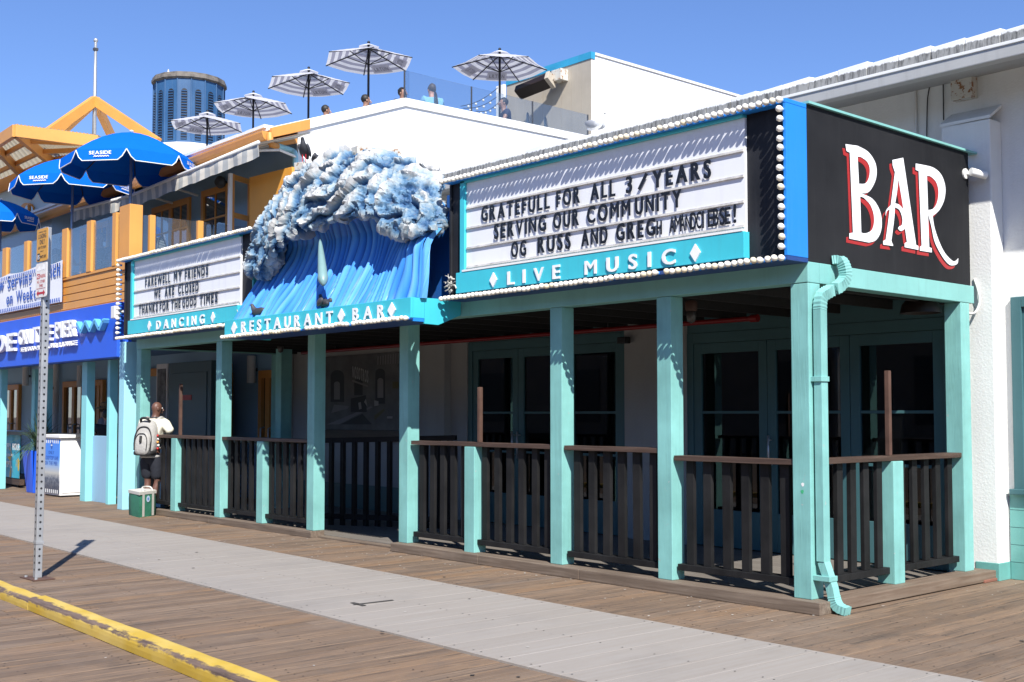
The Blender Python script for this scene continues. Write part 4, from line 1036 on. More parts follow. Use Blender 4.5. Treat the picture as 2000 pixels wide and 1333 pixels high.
ca_ = me.color_attributes.new('rib', 'FLOAT_COLOR', 'POINT'); ca_.data.foreach_set('color', [q for c in cl for q in c])
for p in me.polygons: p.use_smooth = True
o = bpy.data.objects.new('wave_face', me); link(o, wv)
M['wave_back'] = paint('deep_blue_wave_side', (.015, .10, .36), .45)
M['wave_edge'] = paint('light_blue_wave_edge', (.10, .34, .72), .45)
sdl = [face_pt(1, j / 20) for j in range(21)]
b = MB(); b.prism([V(p) for p in sdl] + [V((p[0], p[1] + .07, p[2])) for p in reversed(sdl)], (.03, 0, 0)); b.build('wave_side', M['wave_edge'], wv)
MB().box(-4.748, -4.446, .09, .15, 2.775, 3.95).build('wave_side', M['wave_back'], wv)
MB().box(-8.2, -4.75, .16, .50, 2.775, 3.85).build('wave_body', M['wave_back'], wv)
# foam: rough overlapping plates along the arch
inner = [(512, 535, -.34), (530, 496, -.36), (560, 462, -.38), (596, 442, -.40), (640, 432, -.40), (700, 418, -.38), (748, 420, -.36), (778, 452, -.40), (825, 455, -.34), (850, 450, -.20)]
outer = [(518, 512, .05), (526, 455, .14), (546, 412, .22), (574, 370, .28), (614, 336, .30), (660, 316, .30), (712, 307, .30), (764, 310, .28), (815, 330, .26), (845, 346, .26)]
inner3 = [Y(a, b_, c) for a, b_, c in inner]; outer3 = [Y(a, b_, c) for a, b_, c in outer]
def along(P, s):
    s = max(0, min(.9999, s)) * (len(P) - 1); i = int(s); return P[i].lerp(P[i + 1], s - i)
foam = MB(); rn = random.Random(21)
def lump(s, r, big, fl=.55):
    p = along(inner3, s).lerp(along(outer3, s), r)
    bul = .22 * sin(pi * min(1, r * .9 + .1)); p = p + V((0, -bul * .6, bul * .25))
    tng = (along(inner3, min(1, s + .06)) - along(inner3, max(0, s - .06))).normalized()
    ax = (tng + V((rn.uniform(-.35, .35), rn.uniform(-.2, .2), rn.uniform(-.3, .3)))).normalized()
    nrm = V((rn.uniform(-.4, .2), -.85 + .5 * r, .35 + .65 * r)).normalized()
    s2 = ax.cross(nrm).normalized(); nrm = s2.cross(ax)
    rot = Matrix((ax, s2, nrm)).transposed()
    foam.ball(p, big, 12, 8, (rn.uniform(1.2, 1.9), rn.uniform(.7, 1.0), fl), rot)
for k in range(40): lump(rn.random(), rn.uniform(.0, .10), rn.uniform(.08, .12), .6)
for k in range(46): lump(rn.random(), rn.uniform(.1, .9), rn.uniform(.13, .19), .5)
for k in range(90):
    s = k / 89
    for r in (.12, .26, .40, .54, .68, .82): foam.ball(along(inner3, s).lerp(along(outer3, s), r) + V((0, .06 - .16 * sin(pi * r), .04)), .155, 12, 8)
for (px, py, y_, r_) in ((790, 448, -.40, .13), (812, 454, -.38, .11), (770, 440, -.38, .09), (800, 430, -.40, .12), (832, 440, -.32, .10), (520, 510, -.32, .09), (514, 532, -.30, .06), (545, 470, -.36, .10)):
    p = Y(px, py, y_); foam.ball(p, r_, 12, 8, (1.4, .9, .6), Matrix.Rotation(rn.uniform(-.5, .3), 3, 'Y'))
fo = foam.build('foam_tmp', M['white'], None, fix=False, merge=False)
rmod = fo.modifiers.new('remesh', 'REMESH'); rmod.mode = 'VOXEL'; rmod.voxel_size = .0165
dg = bpy.context.evaluated_depsgraph_get(); fm = bpy.data.meshes.new_from_object(fo.evaluated_get(dg)); bpy.data.objects.remove(fo)
fm.name = 'foam_crest'
import array
nv_ = len(fm.vertices); hts = [0.0] * nv_
cos_ = [v.co.copy() for v in fm.vertices]; nrs = [v.normal.copy() for v in fm.vertices]
AC = V((-6.15, 0, 3.05))
for i in range(nv_):
    p = cos_[i]; dx, dz = p.x - AC.x, p.z - AC.z; ra = sqrt(dx * dx + dz * dz); an = atan2(dz, dx)
    w1 = noise.noise(V((p.x * 1.6, p.y * 1.6, p.z * 1.6))); w2 = noise.noise(V((p.x * 3.7 + 7, p.y * 3.7, p.z * 3.7)))
    tt = ra * 4.4 - p.y * 2.6 + an * .35 + w1 * 1.3 + w2 * .55
    k = math.floor(tt); fr_ = tt - k
    brk = noise.noise(V((an * 4.2 + k * 5.3, k * 1.7, p.y * 1.2)))      # where a plate breaks off along the arch
    amp = .135 * (.45 + 1.0 * max(0, brk + .40))
    plate = amp * ((1 - fr_) ** .8 if fr_ > .09 else fr_ / .09)
    cr = 0.0; f_ = 4.5; a_ = .5
    for oc in range(5):
        cr += a_ * (1 - 2.2 * abs(noise.noise(V((p.x * f_ * .8 + p.z * f_ * .35, p.y * f_, p.z * f_ * 1.35 + oc * 9))))); f_ *= 2.1; a_ *= .48
    fine = noise.fractal(p * 21, .6, 2.1, 4)
    h = plate - .055 + (cr - .45) * .085 + fine * .016
    hts[i] = h
    fm.vertices[i].co = p + nrs[i] * h
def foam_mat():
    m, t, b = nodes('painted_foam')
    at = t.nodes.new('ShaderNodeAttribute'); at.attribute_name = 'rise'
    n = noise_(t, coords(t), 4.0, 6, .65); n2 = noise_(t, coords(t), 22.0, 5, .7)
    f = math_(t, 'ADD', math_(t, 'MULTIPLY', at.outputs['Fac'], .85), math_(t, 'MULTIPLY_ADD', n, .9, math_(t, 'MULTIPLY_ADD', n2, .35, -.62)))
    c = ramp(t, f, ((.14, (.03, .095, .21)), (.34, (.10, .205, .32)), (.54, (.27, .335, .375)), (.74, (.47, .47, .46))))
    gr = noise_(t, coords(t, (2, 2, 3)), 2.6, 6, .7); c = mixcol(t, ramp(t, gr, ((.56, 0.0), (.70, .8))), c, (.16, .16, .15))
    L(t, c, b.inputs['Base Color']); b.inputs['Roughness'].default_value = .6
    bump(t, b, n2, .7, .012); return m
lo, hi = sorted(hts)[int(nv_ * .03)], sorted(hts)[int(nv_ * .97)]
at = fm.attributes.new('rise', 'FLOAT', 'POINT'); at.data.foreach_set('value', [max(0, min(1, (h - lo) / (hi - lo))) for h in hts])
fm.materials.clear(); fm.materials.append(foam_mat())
for p in fm.polygons: p.use_smooth = True
fm.set_sharp_from_angle(angle=R(30))
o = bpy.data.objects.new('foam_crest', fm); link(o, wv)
# slim board standing in the wave
a, b_ = Y(625, 468, -.40), Y(632, 557, -.62)
sfb = MB()
n = 14; prof = [(0.004 + .062 * (1 - (k / n)) ** .55 * min(1, (1 - k / n) * 0 + 1) if k > 0 else .02, k / n) for k in range(n + 1)]
prof[1] = (.05, 1 / n); prof[2] = (.064, 2 / n)
pts = [b_.lerp(a, pr[1]) for pr in prof]
sfb.tube(pts, [pr[0] for pr in prof], 14); o = sfb.build('surfboard', paint('grey_green_board', (.16, .27, .27), .4, .15, .2), wv, smooth=True)
# rusty support beams on top of the wave
o = thing('support_beam', 'rusty pale steel box beam on the very top of wave', 'beam', Y(735, 300, .3), 0, 'rusty beams on the wave')
a, b_ = Y(692, 296, .25), Y(778, 303, .9)
MB().bar(a, b_, .14, .12).build('beam', M['rusty_white'], o, bev=.006)
o = thing('support_beam', 'rusty pale steel beam where the pigeons perch', 'beam', Y(610, 325, .3), 0, 'rusty beams on the wave')
a, b_ = Y(583, 325, .15), Y(640, 328, .75)
MB().bar(a, b_, .14, .10).build('beam', M['rusty_white'], o, bev=.006)
# ================================================================ SEASIDE RESTAURANT (orange and blue building)
HX = -12.0; HY = 2.55
hs = thing('orange_trim_restaurant', 'blue and orange two storey restaurant with white gable end', 'building', (-18, 2.5, 0))
LX = -30.0
# upper front wall and gable end
MB().box(LX, HX - .06, HY, HY + .2, 3.4, 6.5).build('front_wall', M['blue_grey'] if 'blue_grey' in M else M.setdefault('blue_grey', paint('grey_blue_siding_paint', (.22, .34, .46), .6, .06, .1)), hs)
gz = lambda y: 6.56 + .365 * (y - 2.55)
GP = [(HY, 3.2), (HY, 6.44), (4.79, 7.26), (10.6, 7.34), (10.6, 3.2)]
MB().prism([(HX - .05, y, z) for y, z in GP], (.05, 0, 0)).build('gable_wall', M['gable_white'], hs)
MB().prism([(HX - .02, 2.75, gz(2.75) - .15), (HX - .02, 4.79, 7.24), (HX - .02, 4.79, 7.39), (HX - .02, 2.75, gz(2.75))], (.06, 0, 0)).build('barge_board', M['gable_white'], hs)
MB().prism([(HX - .02, 4.792, 7.24), (HX - .02, 10.6, 7.315), (HX - .02, 10.6, 7.46), (HX - .02, 4.792, 7.39)], (.055, 0, 0)).build('barge_board', M['gable_white'], hs)
MB().prism([(HX - .02, 2.0, gz(2.0) - .16), (HX - .02, 2.748, gz(2.75) - .17), (HX - .02, 2.748, gz(2.75) + .01), (HX - .02, 2.0, gz(2.0) + .01)], (.08, 0, 0)).build('barge_board', M['orange_trim'], hs, bev=.005)
MB().prism([(HX - .12, 2.05, gz(2.05) - .32), (HX - .12, 2.54, gz(2.5) - .34), (HX - .12, 2.54, gz(2.5) - .18), (HX - .12, 2.05, gz(2.0) - .17)], (.10, 0, 0)).build('barge_board', M['orange_trim'], hs, bev=.005)
MB().prism([(HX - .021, 1.95, gz(1.95) - .02), (HX - .021, 4.79, 7.38), (HX - .021, 4.79, 7.40), (HX - .021, 1.95, gz(1.95) + .03)], (LX - HX, 0, 0)).build('roof', M['white'], hs)
MB().box(LX, HX - .021, 4.79, 11, 7.30, 7.36).build('roof_deck', M['flat_roof'], hs)
rt = MB()
for k in range(58):
    x0_ = HX - .03 - k * .31; rt.box(x0_ - .305, x0_, 1.90, 2.3, gz(1.95) + .031, gz(1.95) + .085 + random.uniform(-.006, .006))
rt.build('roof_tiles', M['white'], hs)
gzt = 6.30
MB().prism([(HX + .02, 1.86, gzt - .10), (HX + .02, 1.90, gzt - .14), (HX + .02, 2.0, gzt - .15), (HX + .02, 2.0, gzt), (HX + .02, 1.84, gzt), (HX + .02, 1.84, gzt - .03)], (LX - HX, 0, -.06)).build('gutter', M['orange_trim'], hs)
MB().quad((HX - .1, 2.0, gzt - .12), (LX, 2.0, gzt - .12), (LX, 2.55, gzt + .02), (HX - .1, 2.55, gzt + .02)).build('soffit', M['blue_wall'], hs)
# rain pipe: orange elbow then white
cp = [Y(527, 262, 1.95), Y(529, 280, 1.95), Y(541, 286, 2.15)]
MB().tube(smooth_path(cp, 5), .055, 10).build('rain_pipe', M['orange_trim'], hs, smooth=R(50))
MB().tube(smooth_path([Y(540, 285, 2.14), Y(568, 294, 2.44), Y(576, 302, 2.48), Y(577, 325, 2.48), (Y(577, 340, 2.48).x, 2.48, 4.6)], 5), .05, 10).build('rain_pipe', M['pale_blue'], hs, smooth=R(50))
# amber board, shutter, windows in the upper wall
AB = [Y(487, 347, 2.15), Y(570, 326, 2.15), Y(575, 452, 2.15), Y(487, 452, 2.15)]
MB().prism(AB, (0, .05, 0)).build('orange_board', M['ply'], hs, bev=.004)
def owin(pxa, pya, pxb, pyb, y=HY, nv=2, nh=3, parent=hs, nm='window'):
    a, b_ = Y(pxa, pya, y), Y(pxb, pyb, y); x0, x1 = a.x, b_.x; z1 = max(a.z, b_.z); z0 = z1 - 1.75
    f = MB(); f.box(x0, x0 + .10, y - .05, y + .02, z0, z1); f.box(x1 - .10, x1, y - .05, y + .02, z0, z1); f.box(x0 + .101, x1 - .101, y - .05, y + .02, z1 - .12, z1); f.box(x0 + .101, x1 - .101, y - .05, y + .02, z0, z0 + .12)
    n_ = max(1, int(round((x1 - x0) / .75)))
    for k in range(1, n_): xm = x0 + (x1 - x0) * k / n_; f.box(xm - .06, xm + .06, y - .045, y + .02, z0 + .121, z1 - .121)
    fo_ = f.build(nm, M['orange_trim'], parent, bev=.004)
    g = MB()
    for k in range(n_):
        xa = x0 + (x1 - x0) * k / n_; xb = x0 + (x1 - x0) * (k + 1) / n_
        for q in range(1, nv): xm = xa + (xb - xa) * q / nv; g.box(xm - .015, xm + .015, y - .03, y + .0, z0 + .12, z1 - .12)
        for q in range(1, nh): zm = z0 + (z1 - z0) * q / nh; g.box(xa + .06, xb - .06, y - .032, y - .002, zm - .015, zm + .015)
    g.build('muntins', M['orange_trim'], fo_)
    MB().quad((x0 + .05, y - .012, z0 + .05), (x1 - .05, y - .012, z0 + .05), (x1 - .05, y - .012, z1 - .05), (x0 + .05, y - .012, z1 - .05)).build('pane', M['glass_win'], fo_)
    return fo_
owin(397, 375, 450, 360); owin(300, 408, 374, 390); owin(160, 448, 215, 436); owin(5, 470, 62, 458)
# open white edged shutter
shp = [Y(453, 342, 2.2), Y(458, 342, 2.2)]
s0 = Y(455, 340, 2.0); s1 = (Y(486, 352, 2.45))
st_ = MB(); zt_ = s0.z; zb_ = 4.35
st_.bar((s0.x, 1.95, zb_), (s0.x, 1.95, zt_), .06, .06); o = st_.build('shutter_edge', M['white'], hs)
fr2 = MB(); dv = V((s1.x - s0.x, .55, 0))
for t0 in (.08, .95): fr2.bar(V((s0.x, 1.95, zb_)) + dv * t0, V((s0.x, 1.95, zt_)) + dv * t0, .08, .05)
for z in (zb_ + .05, (zb_ + zt_) / 2, zt_ - .05): fr2.bar(V((s0.x, 1.95, z)) + dv * .08, V((s0.x, 1.95, z)) + dv * .95, .05, .09)
sh_ = fr2.build('shutter', M['orange_trim'], hs)
# wall lamp and heater shapes under the eave
t = thing('wall_lamp', 'dark round wall lamp under the eave of the blue wall', 'lamp', Y(433, 356, 2.45))
p = Y(433, 356, 2.45); MB().lathe([(.11, 0), (.12, .05), (.06, .13), (.0, .14)], 16, p, (.3, -1, -.2)).build('lamp_head', M['dark_grey'], t, smooth=R(40)); MB().tube([p + V((0, .05, 0)), (p.x, 2.56, p.z)], .03, 8).build('stem', M['dark_grey'], t)
# retracted striped awnings
def awning_mat():
    m, t, b = nodes('striped_awning_cloth')
    tc = t.nodes.new('ShaderNodeTexCoord'); sx = t.nodes.new('ShaderNodeSeparateXYZ'); L(t, tc.outputs['Object'], sx.inputs[0])
    w = math_(t, 'PINGPONG', math_(t, 'MULTIPLY', sx.outputs[0], 6.0), 1.0)
    c = mixcol(t, ramp(t, w, ((.45, 0.0), (.55, 1.0))), (.62, .58, .50), (.36, .37, .36))
    L(t, c, b.inputs['Base Color']); b.inputs['Roughness'].default_value = .85; return m
M['awning'] = awning_mat()
def awning(pa, pb, label, y=1.45):
    a, b_ = Y(*pa, y), Y(*pb, y); t = thing('awning', label, 'awning', ((a.x + b_.x) / 2, y, (a.z + b_.z) / 2), 0, 'rolled striped awnings under the eave')
    n = 60; vs = []; fs = []; c = MB()
    for i in range(n + 1):
        u = i / n; p = a.lerp(b_, u)
        sc = .20 + .035 * abs(sin(u * 19)); wv_ = .02 * sin(u * 40)
        vs += [(p.x, p.y, p.z + .015), (p.x, p.y - .01, p.z), (p.x, p.y + wv_ * .6, p.z - sc * .55), (p.x, p.y + wv_, p.z - sc)]
    for i in range(n):
        for j in range(3): fs.append((i*4+j, (i+1)*4+j, (i+1)*4+j+1, i*4+j+1))
    c.add(vs, fs).build('valance', M['awning'], t, smooth=True)
    zt2 = min(gzt - .12, max(a.z, b_.z) + .3)
    MB().add([(a.x, y, a.z + .02), (b_.x, y, b_.z + .02), (b_.x, 2.5, b_.z + .38), (a.x, 2.5, a.z + .38)], [(0, 1, 2, 3)]).build('roof_cloth', M['awning'], t)
    MB().tube([a + V((0, 0, .02)), b_ + V((0, 0, .02))], .035, 8).build('front_bar', M['off_white'], t, smooth=True)
    for q in (.12, .88): p = a.lerp(b_, q); MB().tube([p, (p.x + .3, 2.0, p.z + .05), (p.x, 2.52, p.z + .05)], .022, 6).build('arm', M['off_white'], t)
awning((258, 384), (505, 281), 'long faded striped awning under the orange gutter'); awning((140, 414), (252, 386), 'short faded striped awning behind the blue umbrellas')
# ---- balcony
BY = 0.30; BX = Y(250, 450, BY).x
bal = thing('balcony', 'orange boarded balcony with clear glass guard panels', 'balcony', (-19, .3, 3.5))
zb0 = 3.50
zt0 = Y(200, 530, BY).z
for k in range(4):
    z0 = zb0 + (zt0 - zb0) * k / 4; z1 = zb0 + (zt0 - zb0) * (k + 1) / 4 - .014
    MB().box(LX, BX, BY, BY + .06, z0, z1).build('siding_board', M['orange'], bal, bev=.006)
MB().box(LX, BX + .02, BY - .02, BY + .08, zt0 - .012, zt0 + .035).build('sill_board', M['orange'], bal, bev=.005)
MB().box(LX, BX + .02, BY - .015, BY + .06, zb0 - .09, zb0 - .012).build('bottom_trim', M['orange'], bal, bev=.005)
box('balcony_floor', M['flat_roof'], LX, BX, BY + .061, HY - .01, 3.42, 3.50, bal)
box('side_siding', M['orange'], BX - .06, BX, BY + .062, HY - .01, zb0, zt0, bal)
zr = 5.03
for (pa, pb) in ((236, 256), (172, 181), (124, 134), (222, 229), (8, 16), (50, 57)):
    xa, xb = Y(pa, 470, BY).x, Y(pb, 470, BY).x; big = pa == 236
    MB().box(xa, xb, BY - .03, BY + (.2 if big else .05), zt0 + .036 if not big else 4.0, (zr + .07) if big else zr).build('rail_post', M['orange'], bal, bev=.006)
xs_ = [LX, Y(12, 470, BY).x, Y(54, 470, BY).x, Y(129, 470, BY).x, Y(176, 470, BY).x, Y(226, 470, BY).x, BX - .25]
for a, b_ in zip(xs_[:-1], xs_[1:]):
    MB().box(a + .06, b_ - .05, BY + .01, BY + .022, zt0 + .05, zr - .03).build('glass_panel', M['glass_rail'], bal)
for px in (296, 390):
    p = X(px, 450, BX - .02); MB().box(BX - .06, BX + .03, p.y - .05, p.y + .05, 4.0, zr - .06).build('rail_post', M['orange'], bal, bev=.006)
ys = [BY + .2, X(296, 450, BX).y, X(390, 450, BX).y, HY - .02]
for a, b_ in zip(ys[:-1], ys[1:]): MB().box(BX - .022, BX - .01, a + .07, b_ - .06, 3.9, zr - .07).build('glass_panel', M['glass_rail'], bal)
# ---- banner
bn = thing('banner', 'white cloth banner with blue serving lettering hung on the balcony', 'banner', Y(60, 570, BY - .04))
ba, bb_ = Y(123, 590, BY - .04), Y(123, 505, BY - .04); bz0, bz1 = ba.z, bb_.z - .02
bx1 = ba.x; bx0 = bx1 - 6.2; vs = []; fs = []; nx, nz = 60, 10
def bny(x, z): return BY - .04 - .035 * (noise.noise(V((x * .8, z * 1.5, 3))) + 1) * .5
for i in range(nx + 1):
    for j in range(nz + 1):
        x = bx0 + (bx1 - bx0) * i / nx; z = bz0 + (bz1 - bz0) * j / nz - .04 * sin(pi * ((x - bx0) % 1.6) / 1.6) * (j / nz)
        vs.append((x, bny(x, z), z))
for i in range(nx):
    for j in range(nz): fs.append((i*(nz+1)+j, (i+1)*(nz+1)+j, (i+1)*(nz+1)+j+1, i*(nz+1)+j+1))
MB().add(vs, fs).build('cloth', plain('white_banner_vinyl', (.78, .78, .80), .5, var=.02), bn, smooth=True)
M['banner_blue'] = plain('banner_blue_ink', (.03, .10, .42), .5)
st2 = MB(); yk = BY - .082
k = 0
while bx0 + k * .11 < bx1 - .08:
    xx = bx0 + k * .11 + .03
    st2.quad((xx, yk, bz1 - .13), (xx + .055, yk, bz1 - .13), (xx + .055, yk, bz1 - .06), (xx, yk, bz1 - .06)); st2.quad((xx, yk, bz0 + .015), (xx + .055, yk, bz0 + .015), (xx + .055, yk, bz0 + .085), (xx, yk, bz0 + .085)); k += 1
st2.build('dash_border', M['banner_blue'], bn, fix=False)['kind'] = 'stuff'
xe = Y(117, 550, yk).x
word('Now Serving Brunch', (xe - 4.05, yk, bz0 + .48), (xe, yk, bz0 + .50), .26, M['banner_blue'], bn, .016, 0, gap=.16, name='lettering', split=False)
word('on Weekends', (Y(12, 600, yk).x, yk, bz0 + .16), (Y(91, 590, yk).x, yk, bz0 + .17), .25, M['banner_blue'], bn, .016, 0, gap=.16, name='lettering', split=False)
# ---- big blue fascia sign with white channel letters
ss = thing('fascia_sign', 'long royal blue fascia sign with white raised pier lettering', 'sign', (-18, 0, 2.5))
SX1 = Y(229, 640, 0.0).x
MB().box(LX, SX1, 0, .25, 2.50, 3.41).build('panel', M['sea_blue'], ss, bev=.006)
def chan(txt, pa, pb, py, z, h, gap=.14, bold=.03, dep=.07):
    xa, xb = Y(pa, py, -.05).x, Y(pb, py, -.05).x
    word(txt, (xa, -.045, z), (xb, -.045, z), h, M['letter_white'], ss, bold, dep, gap=gap, name='raised_letter')
chan('SEASIDE', -90, 31, 670, 2.80, .36, .13); chan('ON', 38, 62, 660, 2.90, .29); chan('THE', 67, 102, 655, 2.91, .29); chan('PIER', 110, 149, 655, 2.93, .30)
chan('SEAFOOD PLATES', 42, 95, 690, 2.755, .085, .25, .01, .04); chan('BAR & LOUNGE', 99, 149, 685, 2.765, .085, .25, .01, .04)
wl = MB(); wa_, wb_ = Y(152, 650, -.06), Y(206, 640, -.06)
pts = []
for i in range(41):
    u = i / 40; pts.append((wa_.x + (wb_.x - wa_.x) * u, -.045, 3.06 + .085 * (1 - 2 * abs(((u * 3 + .5) % 1.0) * 2 - 1) ** 1.0) * (1 if u < .98 else .5)))
for p, q in zip(pts[:-1], pts[1:]): wl.bar(p, q, .10, .065, up=(0, 0, 1))
wl.build('wave_logo', plain('light_blue_logo', (.12, .42, .72), .4), ss, merge=False)
fl = thing('floodlight', 'small white floodlight at the end of blue fascia sign', 'floodlight', Y(227, 610, -.1)); p = Y(226, 608, -.12)
MB().box(p.x - .08, p.x + .07, p.y - .05, p.y + .06, p.z - .12, p.z + .08).build('lamp_head', M['off_white'], fl, bev=.01); MB().box(p.x - .03, p.x + .03, p.y + .061, .0, p.z - .03, p.z + .03).build('bracket', M['off_white'], fl)
# ---- columns under the sign
def column(pxa, pxe, pxr, label, y, mats=('aqua_col',), zt=2.495):
    a, e, = Y(pxa, 850, y).x, Y(pxe, 850, y).x; dpt = abs(X(pxr, 850, e).y - y)
    o = MB().box(a, e, y, y + min(.5, max(.12, dpt)), .0, zt).build('column', M[mats[0]], None, bev=.006)
    tag(o, label, 'column', 'light blue columns under the blue sign'); return o
column(158, 168, 184, 'aqua column standing beside the white host cabinet', .30)
column(208, 213, 229, 'aqua column in shade next to the tall pale column', .32)
column(-6, 0, 13, 'aqua column behind the happy hour barrier', .30)
column(60, 66, 77, 'aqua column directly behind the sign post', .75, zt=2.49)
column(86, 90, 95, 'thin aqua column between sign post and cabinet', .8, zt=2.49)
o = MB().box(Y(231, 850, .05).x, Y(241, 850, .05).x, .05, .34, .0, 2.74).build('column', M['pale_blue'], None, bev=.008); tag(o, 'tall pale blue column reaching up beside the dancing sign', 'column', 'light blue columns under the blue sign')
o = MB().box(Y(168, 900, .42).x, Y(209, 900, .42).x, .42, .50, .0, 1.17).build('half_wall', M['sky_wall'], None, bev=.005); tag(o, 'pale blue half wall between two aqua columns', 'half wall')
o = MB().box(Y(250, 900, .5).x, -12.86, .55, .62, .0, 1.17).build('half_wall', M['blue_wall'], None, bev=.005); tag(o, 'short mid blue half wall behind the tall pale column', 'half wall')
# ---- ground floor wall of the restaurant with doors
gw = WY + .02
MB().box(LX, -12.72, gw, gw + .2, .0, 3.4).build('ground_wall', M['sky_wall'], hs)
MB().box(LX, -12.9, .32, gw - .01, 2.80, 2.86).build('arcade_ceiling', M['blue_wall'], hs)
def odoor(x0, x1, z1=2.25, dark=True):
    f = MB(); y = gw - .03
    f.box(x0, x0 + .12, y - .06, gw - .001, .0, z1); f.box(x1 - .12, x1, y - .06, gw - .001, .0, z1); f.box(x0 + .121, x1 - .121, y - .06, gw - .001, z1 - .14, z1)
    xm = (x0 + x1) / 2
    f.box(xm - .08, xm + .08, y - .04, gw - .001, .0, z1 - .141); f.box(x0 + .121, x1 - .121, y - .04, gw - .001, .0, .25)
    d = f.build('door', M['orange_trim'], hs, bev=.004)
    MB().quad((x0 + .1, y, .2), (x1 - .1, y, .2), (x1 - .1, y, z1 - .1), (x0 + .1, y, z1 - .1)).build('pane', M['glass_win'], d)
    for s in (-.14, .14): MB().tube([(xm + s, y - .02, .95), (xm + s, y - .09, .97), (xm + s, y - .09, 1.30), (xm + s, y - .02, 1.32)], .016, 8).build('handle', M['steel'], d, smooth=True)
odoor(Y(8, 800, gw).x, Y(42, 800, gw).x, 2.35); odoor(Y(128, 800, gw).x, Y(168, 800, gw).x, 2.35)
odoor(Y(186, 800, gw).x, Y(207, 800, gw).x, 2.35); odoor(Y(410, 800, gw).x, Y(455, 800, gw).x, 2.35); odoor(Y(512, 800, gw).x, Y(545, 800, gw).x, 2.35)
MB().box(Y(262, 700, gw).x, Y(455, 700, gw).x, gw - .12, gw - .001, 2.36, 2.52).build('lintel', M['orange_trim'], hs, bev=.005)
def sconce(px, py, y, label, h=.42, r=.07):
    p = Y(px, py, y); t = thing('wall_sconce', label, 'lamp', p, 0, 'white tube sconces on the blue wall')
    MB().tube([p - V((0, 0, h / 2)), p + V((0, 0, h / 2))], r, 14).build('shade', M['off_white'], t, smooth=R(40)); MB().box(p.x - .02, p.x + .02, p.y + r, gw - .001, p.z - .03, p.z + .03).build('bracket', M['dark_grey'], t)
sconce(50, 735, gw - .12, 'white double tube sconce beside the farther glass door', .5, .08); sconce(157, 735, gw - .14, 'white tube sconce over the cabinet', .5, .08); sconce(491, 722, gw - .12, 'tube sconce on the blue wall behind the porch', .5, .08)
t = thing('drain_pipe', 'white standpipe with brass valve on the pale blue wall', 'pipe', Y(110, 760, gw - .1)); p = Y(110, 720, gw - .1)
MB().tube([(p.x, p.y, .0), (p.x, p.y, 2.79)], .075, 12).build('pipe', M['off_white'], t, smooth=R(40)); MB().tube([(p.x, p.y - .07, 2.2), (p.x, p.y - .16, 2.2)], .04, 10).build('valve', plain('brass', (.45, .28, .06), .3, .8), t, smooth=R(40))
# dark door leaf and posters seen through the far porch bays
t = thing('dark_board', 'dark teal storage cabinet door standing behind the backpacker', 'cabinet', Y(367, 840, 1.9)); a, b_ = Y(330, 710, 1.9), Y(411, 850, 1.9)
M['dark_teal'] = paint('dark_teal_cabinet_paint', (.05, .10, .12), .5)
MB().box(a.x, b_.x, 1.9, 2.3, .03, a.z).build('cabinet_body', M['dark_teal'], t, bev=.01); MB().box(a.x + .15, b_.x - .15, 1.885, 1.899, .25, a.z - .2).build('door', M['dark_teal'], t, bev=.004)
MB().box(Y(354, 775, 1.88).x, Y(374, 775, 1.88).x, 1.878, 1.884, Y(360, 782, 1.88).z, Y(360, 772, 1.88).z).build('notice', M['red_sign'], t)
t = thing('framed_poster', 'narrow framed poster beside the dark cabinet', 'poster', Y(316, 750, 2.3)); a, b_ = Y(306, 712, 2.3), Y(326, 800, 2.3)
MB().box(a.x, b_.x, 2.3, 2.34, .9, a.z).build('frame', M['off_white'], t, bev=.004); MB().box(a.x + .06, b_.x - .06, 2.29, 2.299, 1.0, a.z - .1).build('print', paint('grey_poster_print', (.12, .12, .12), .6, .8, .3, scale=6), t)
o = MB().box(Y(538, 760, 1.9).x, Y(549, 760, 1.9).x, 1.9, 2.1, .03, 2.69).build('inner_post', M['teal_post'], None, bev=.006); tag(o, 'teal inner post standing deep inside the porch', 'post')
t = thing('high_table', 'black high table with a small lamp behind the porch railing', 'table', Y(530, 868, 1.5)); p = Y(520, 866, 1.5)
MB().box(p.x - 1.2, p.x + .9, 1.3, 1.75, 1.10, 1.16).build('table_top', M['black'], t, bev=.004)
for s in (-1.1, .8): MB().box(p.x + s - .03, p.x + s + .03, 1.5, 1.56, .03, 1.099).build('leg', M['black'], t)
# ---- host cabinet, planter, barrier
cb = thing('cabinet', 'white host cabinet with a blue rooftop bar poster on its side', 'cabinet', (-17.6, .9, 0))
ca0 = G(118, 966); cl0 = G(87, 961); cr0 = G(158, 962)
zc = 1.17
cy0, cy1 = .34, .84; cx1 = Y(117, 940, cy0).x
cx0 = Y(86, 900, cy0).x
MB().box(cx0, cx1, cy0, cy1, .03, zc - .06).build('cabinet_body', M['white'], cb, bev=.008)
MB().box(cx0 - .03, cx1 + .05, cy0 - .04, cy1 + .03, zc - .059, zc).build('top', M['white'], cb, bev=.006)
MB().box(cx0 + .03, cx1 - .02, cy0 + .03, cy1 - .03, .0, .029).build('base', M['black'], cb)
MB().box(cx1 + .001, cx1 + .012, cy0 + .04, cy1 - .04, .08, zc - .14).build('side_door', M['white'], cb, bev=.003)
pf = thing('poster', 'blue poster with rooftop bar lettering on the white cabinet', 'poster', (cx0, cy0, .5))
pw = cx1 - cx0
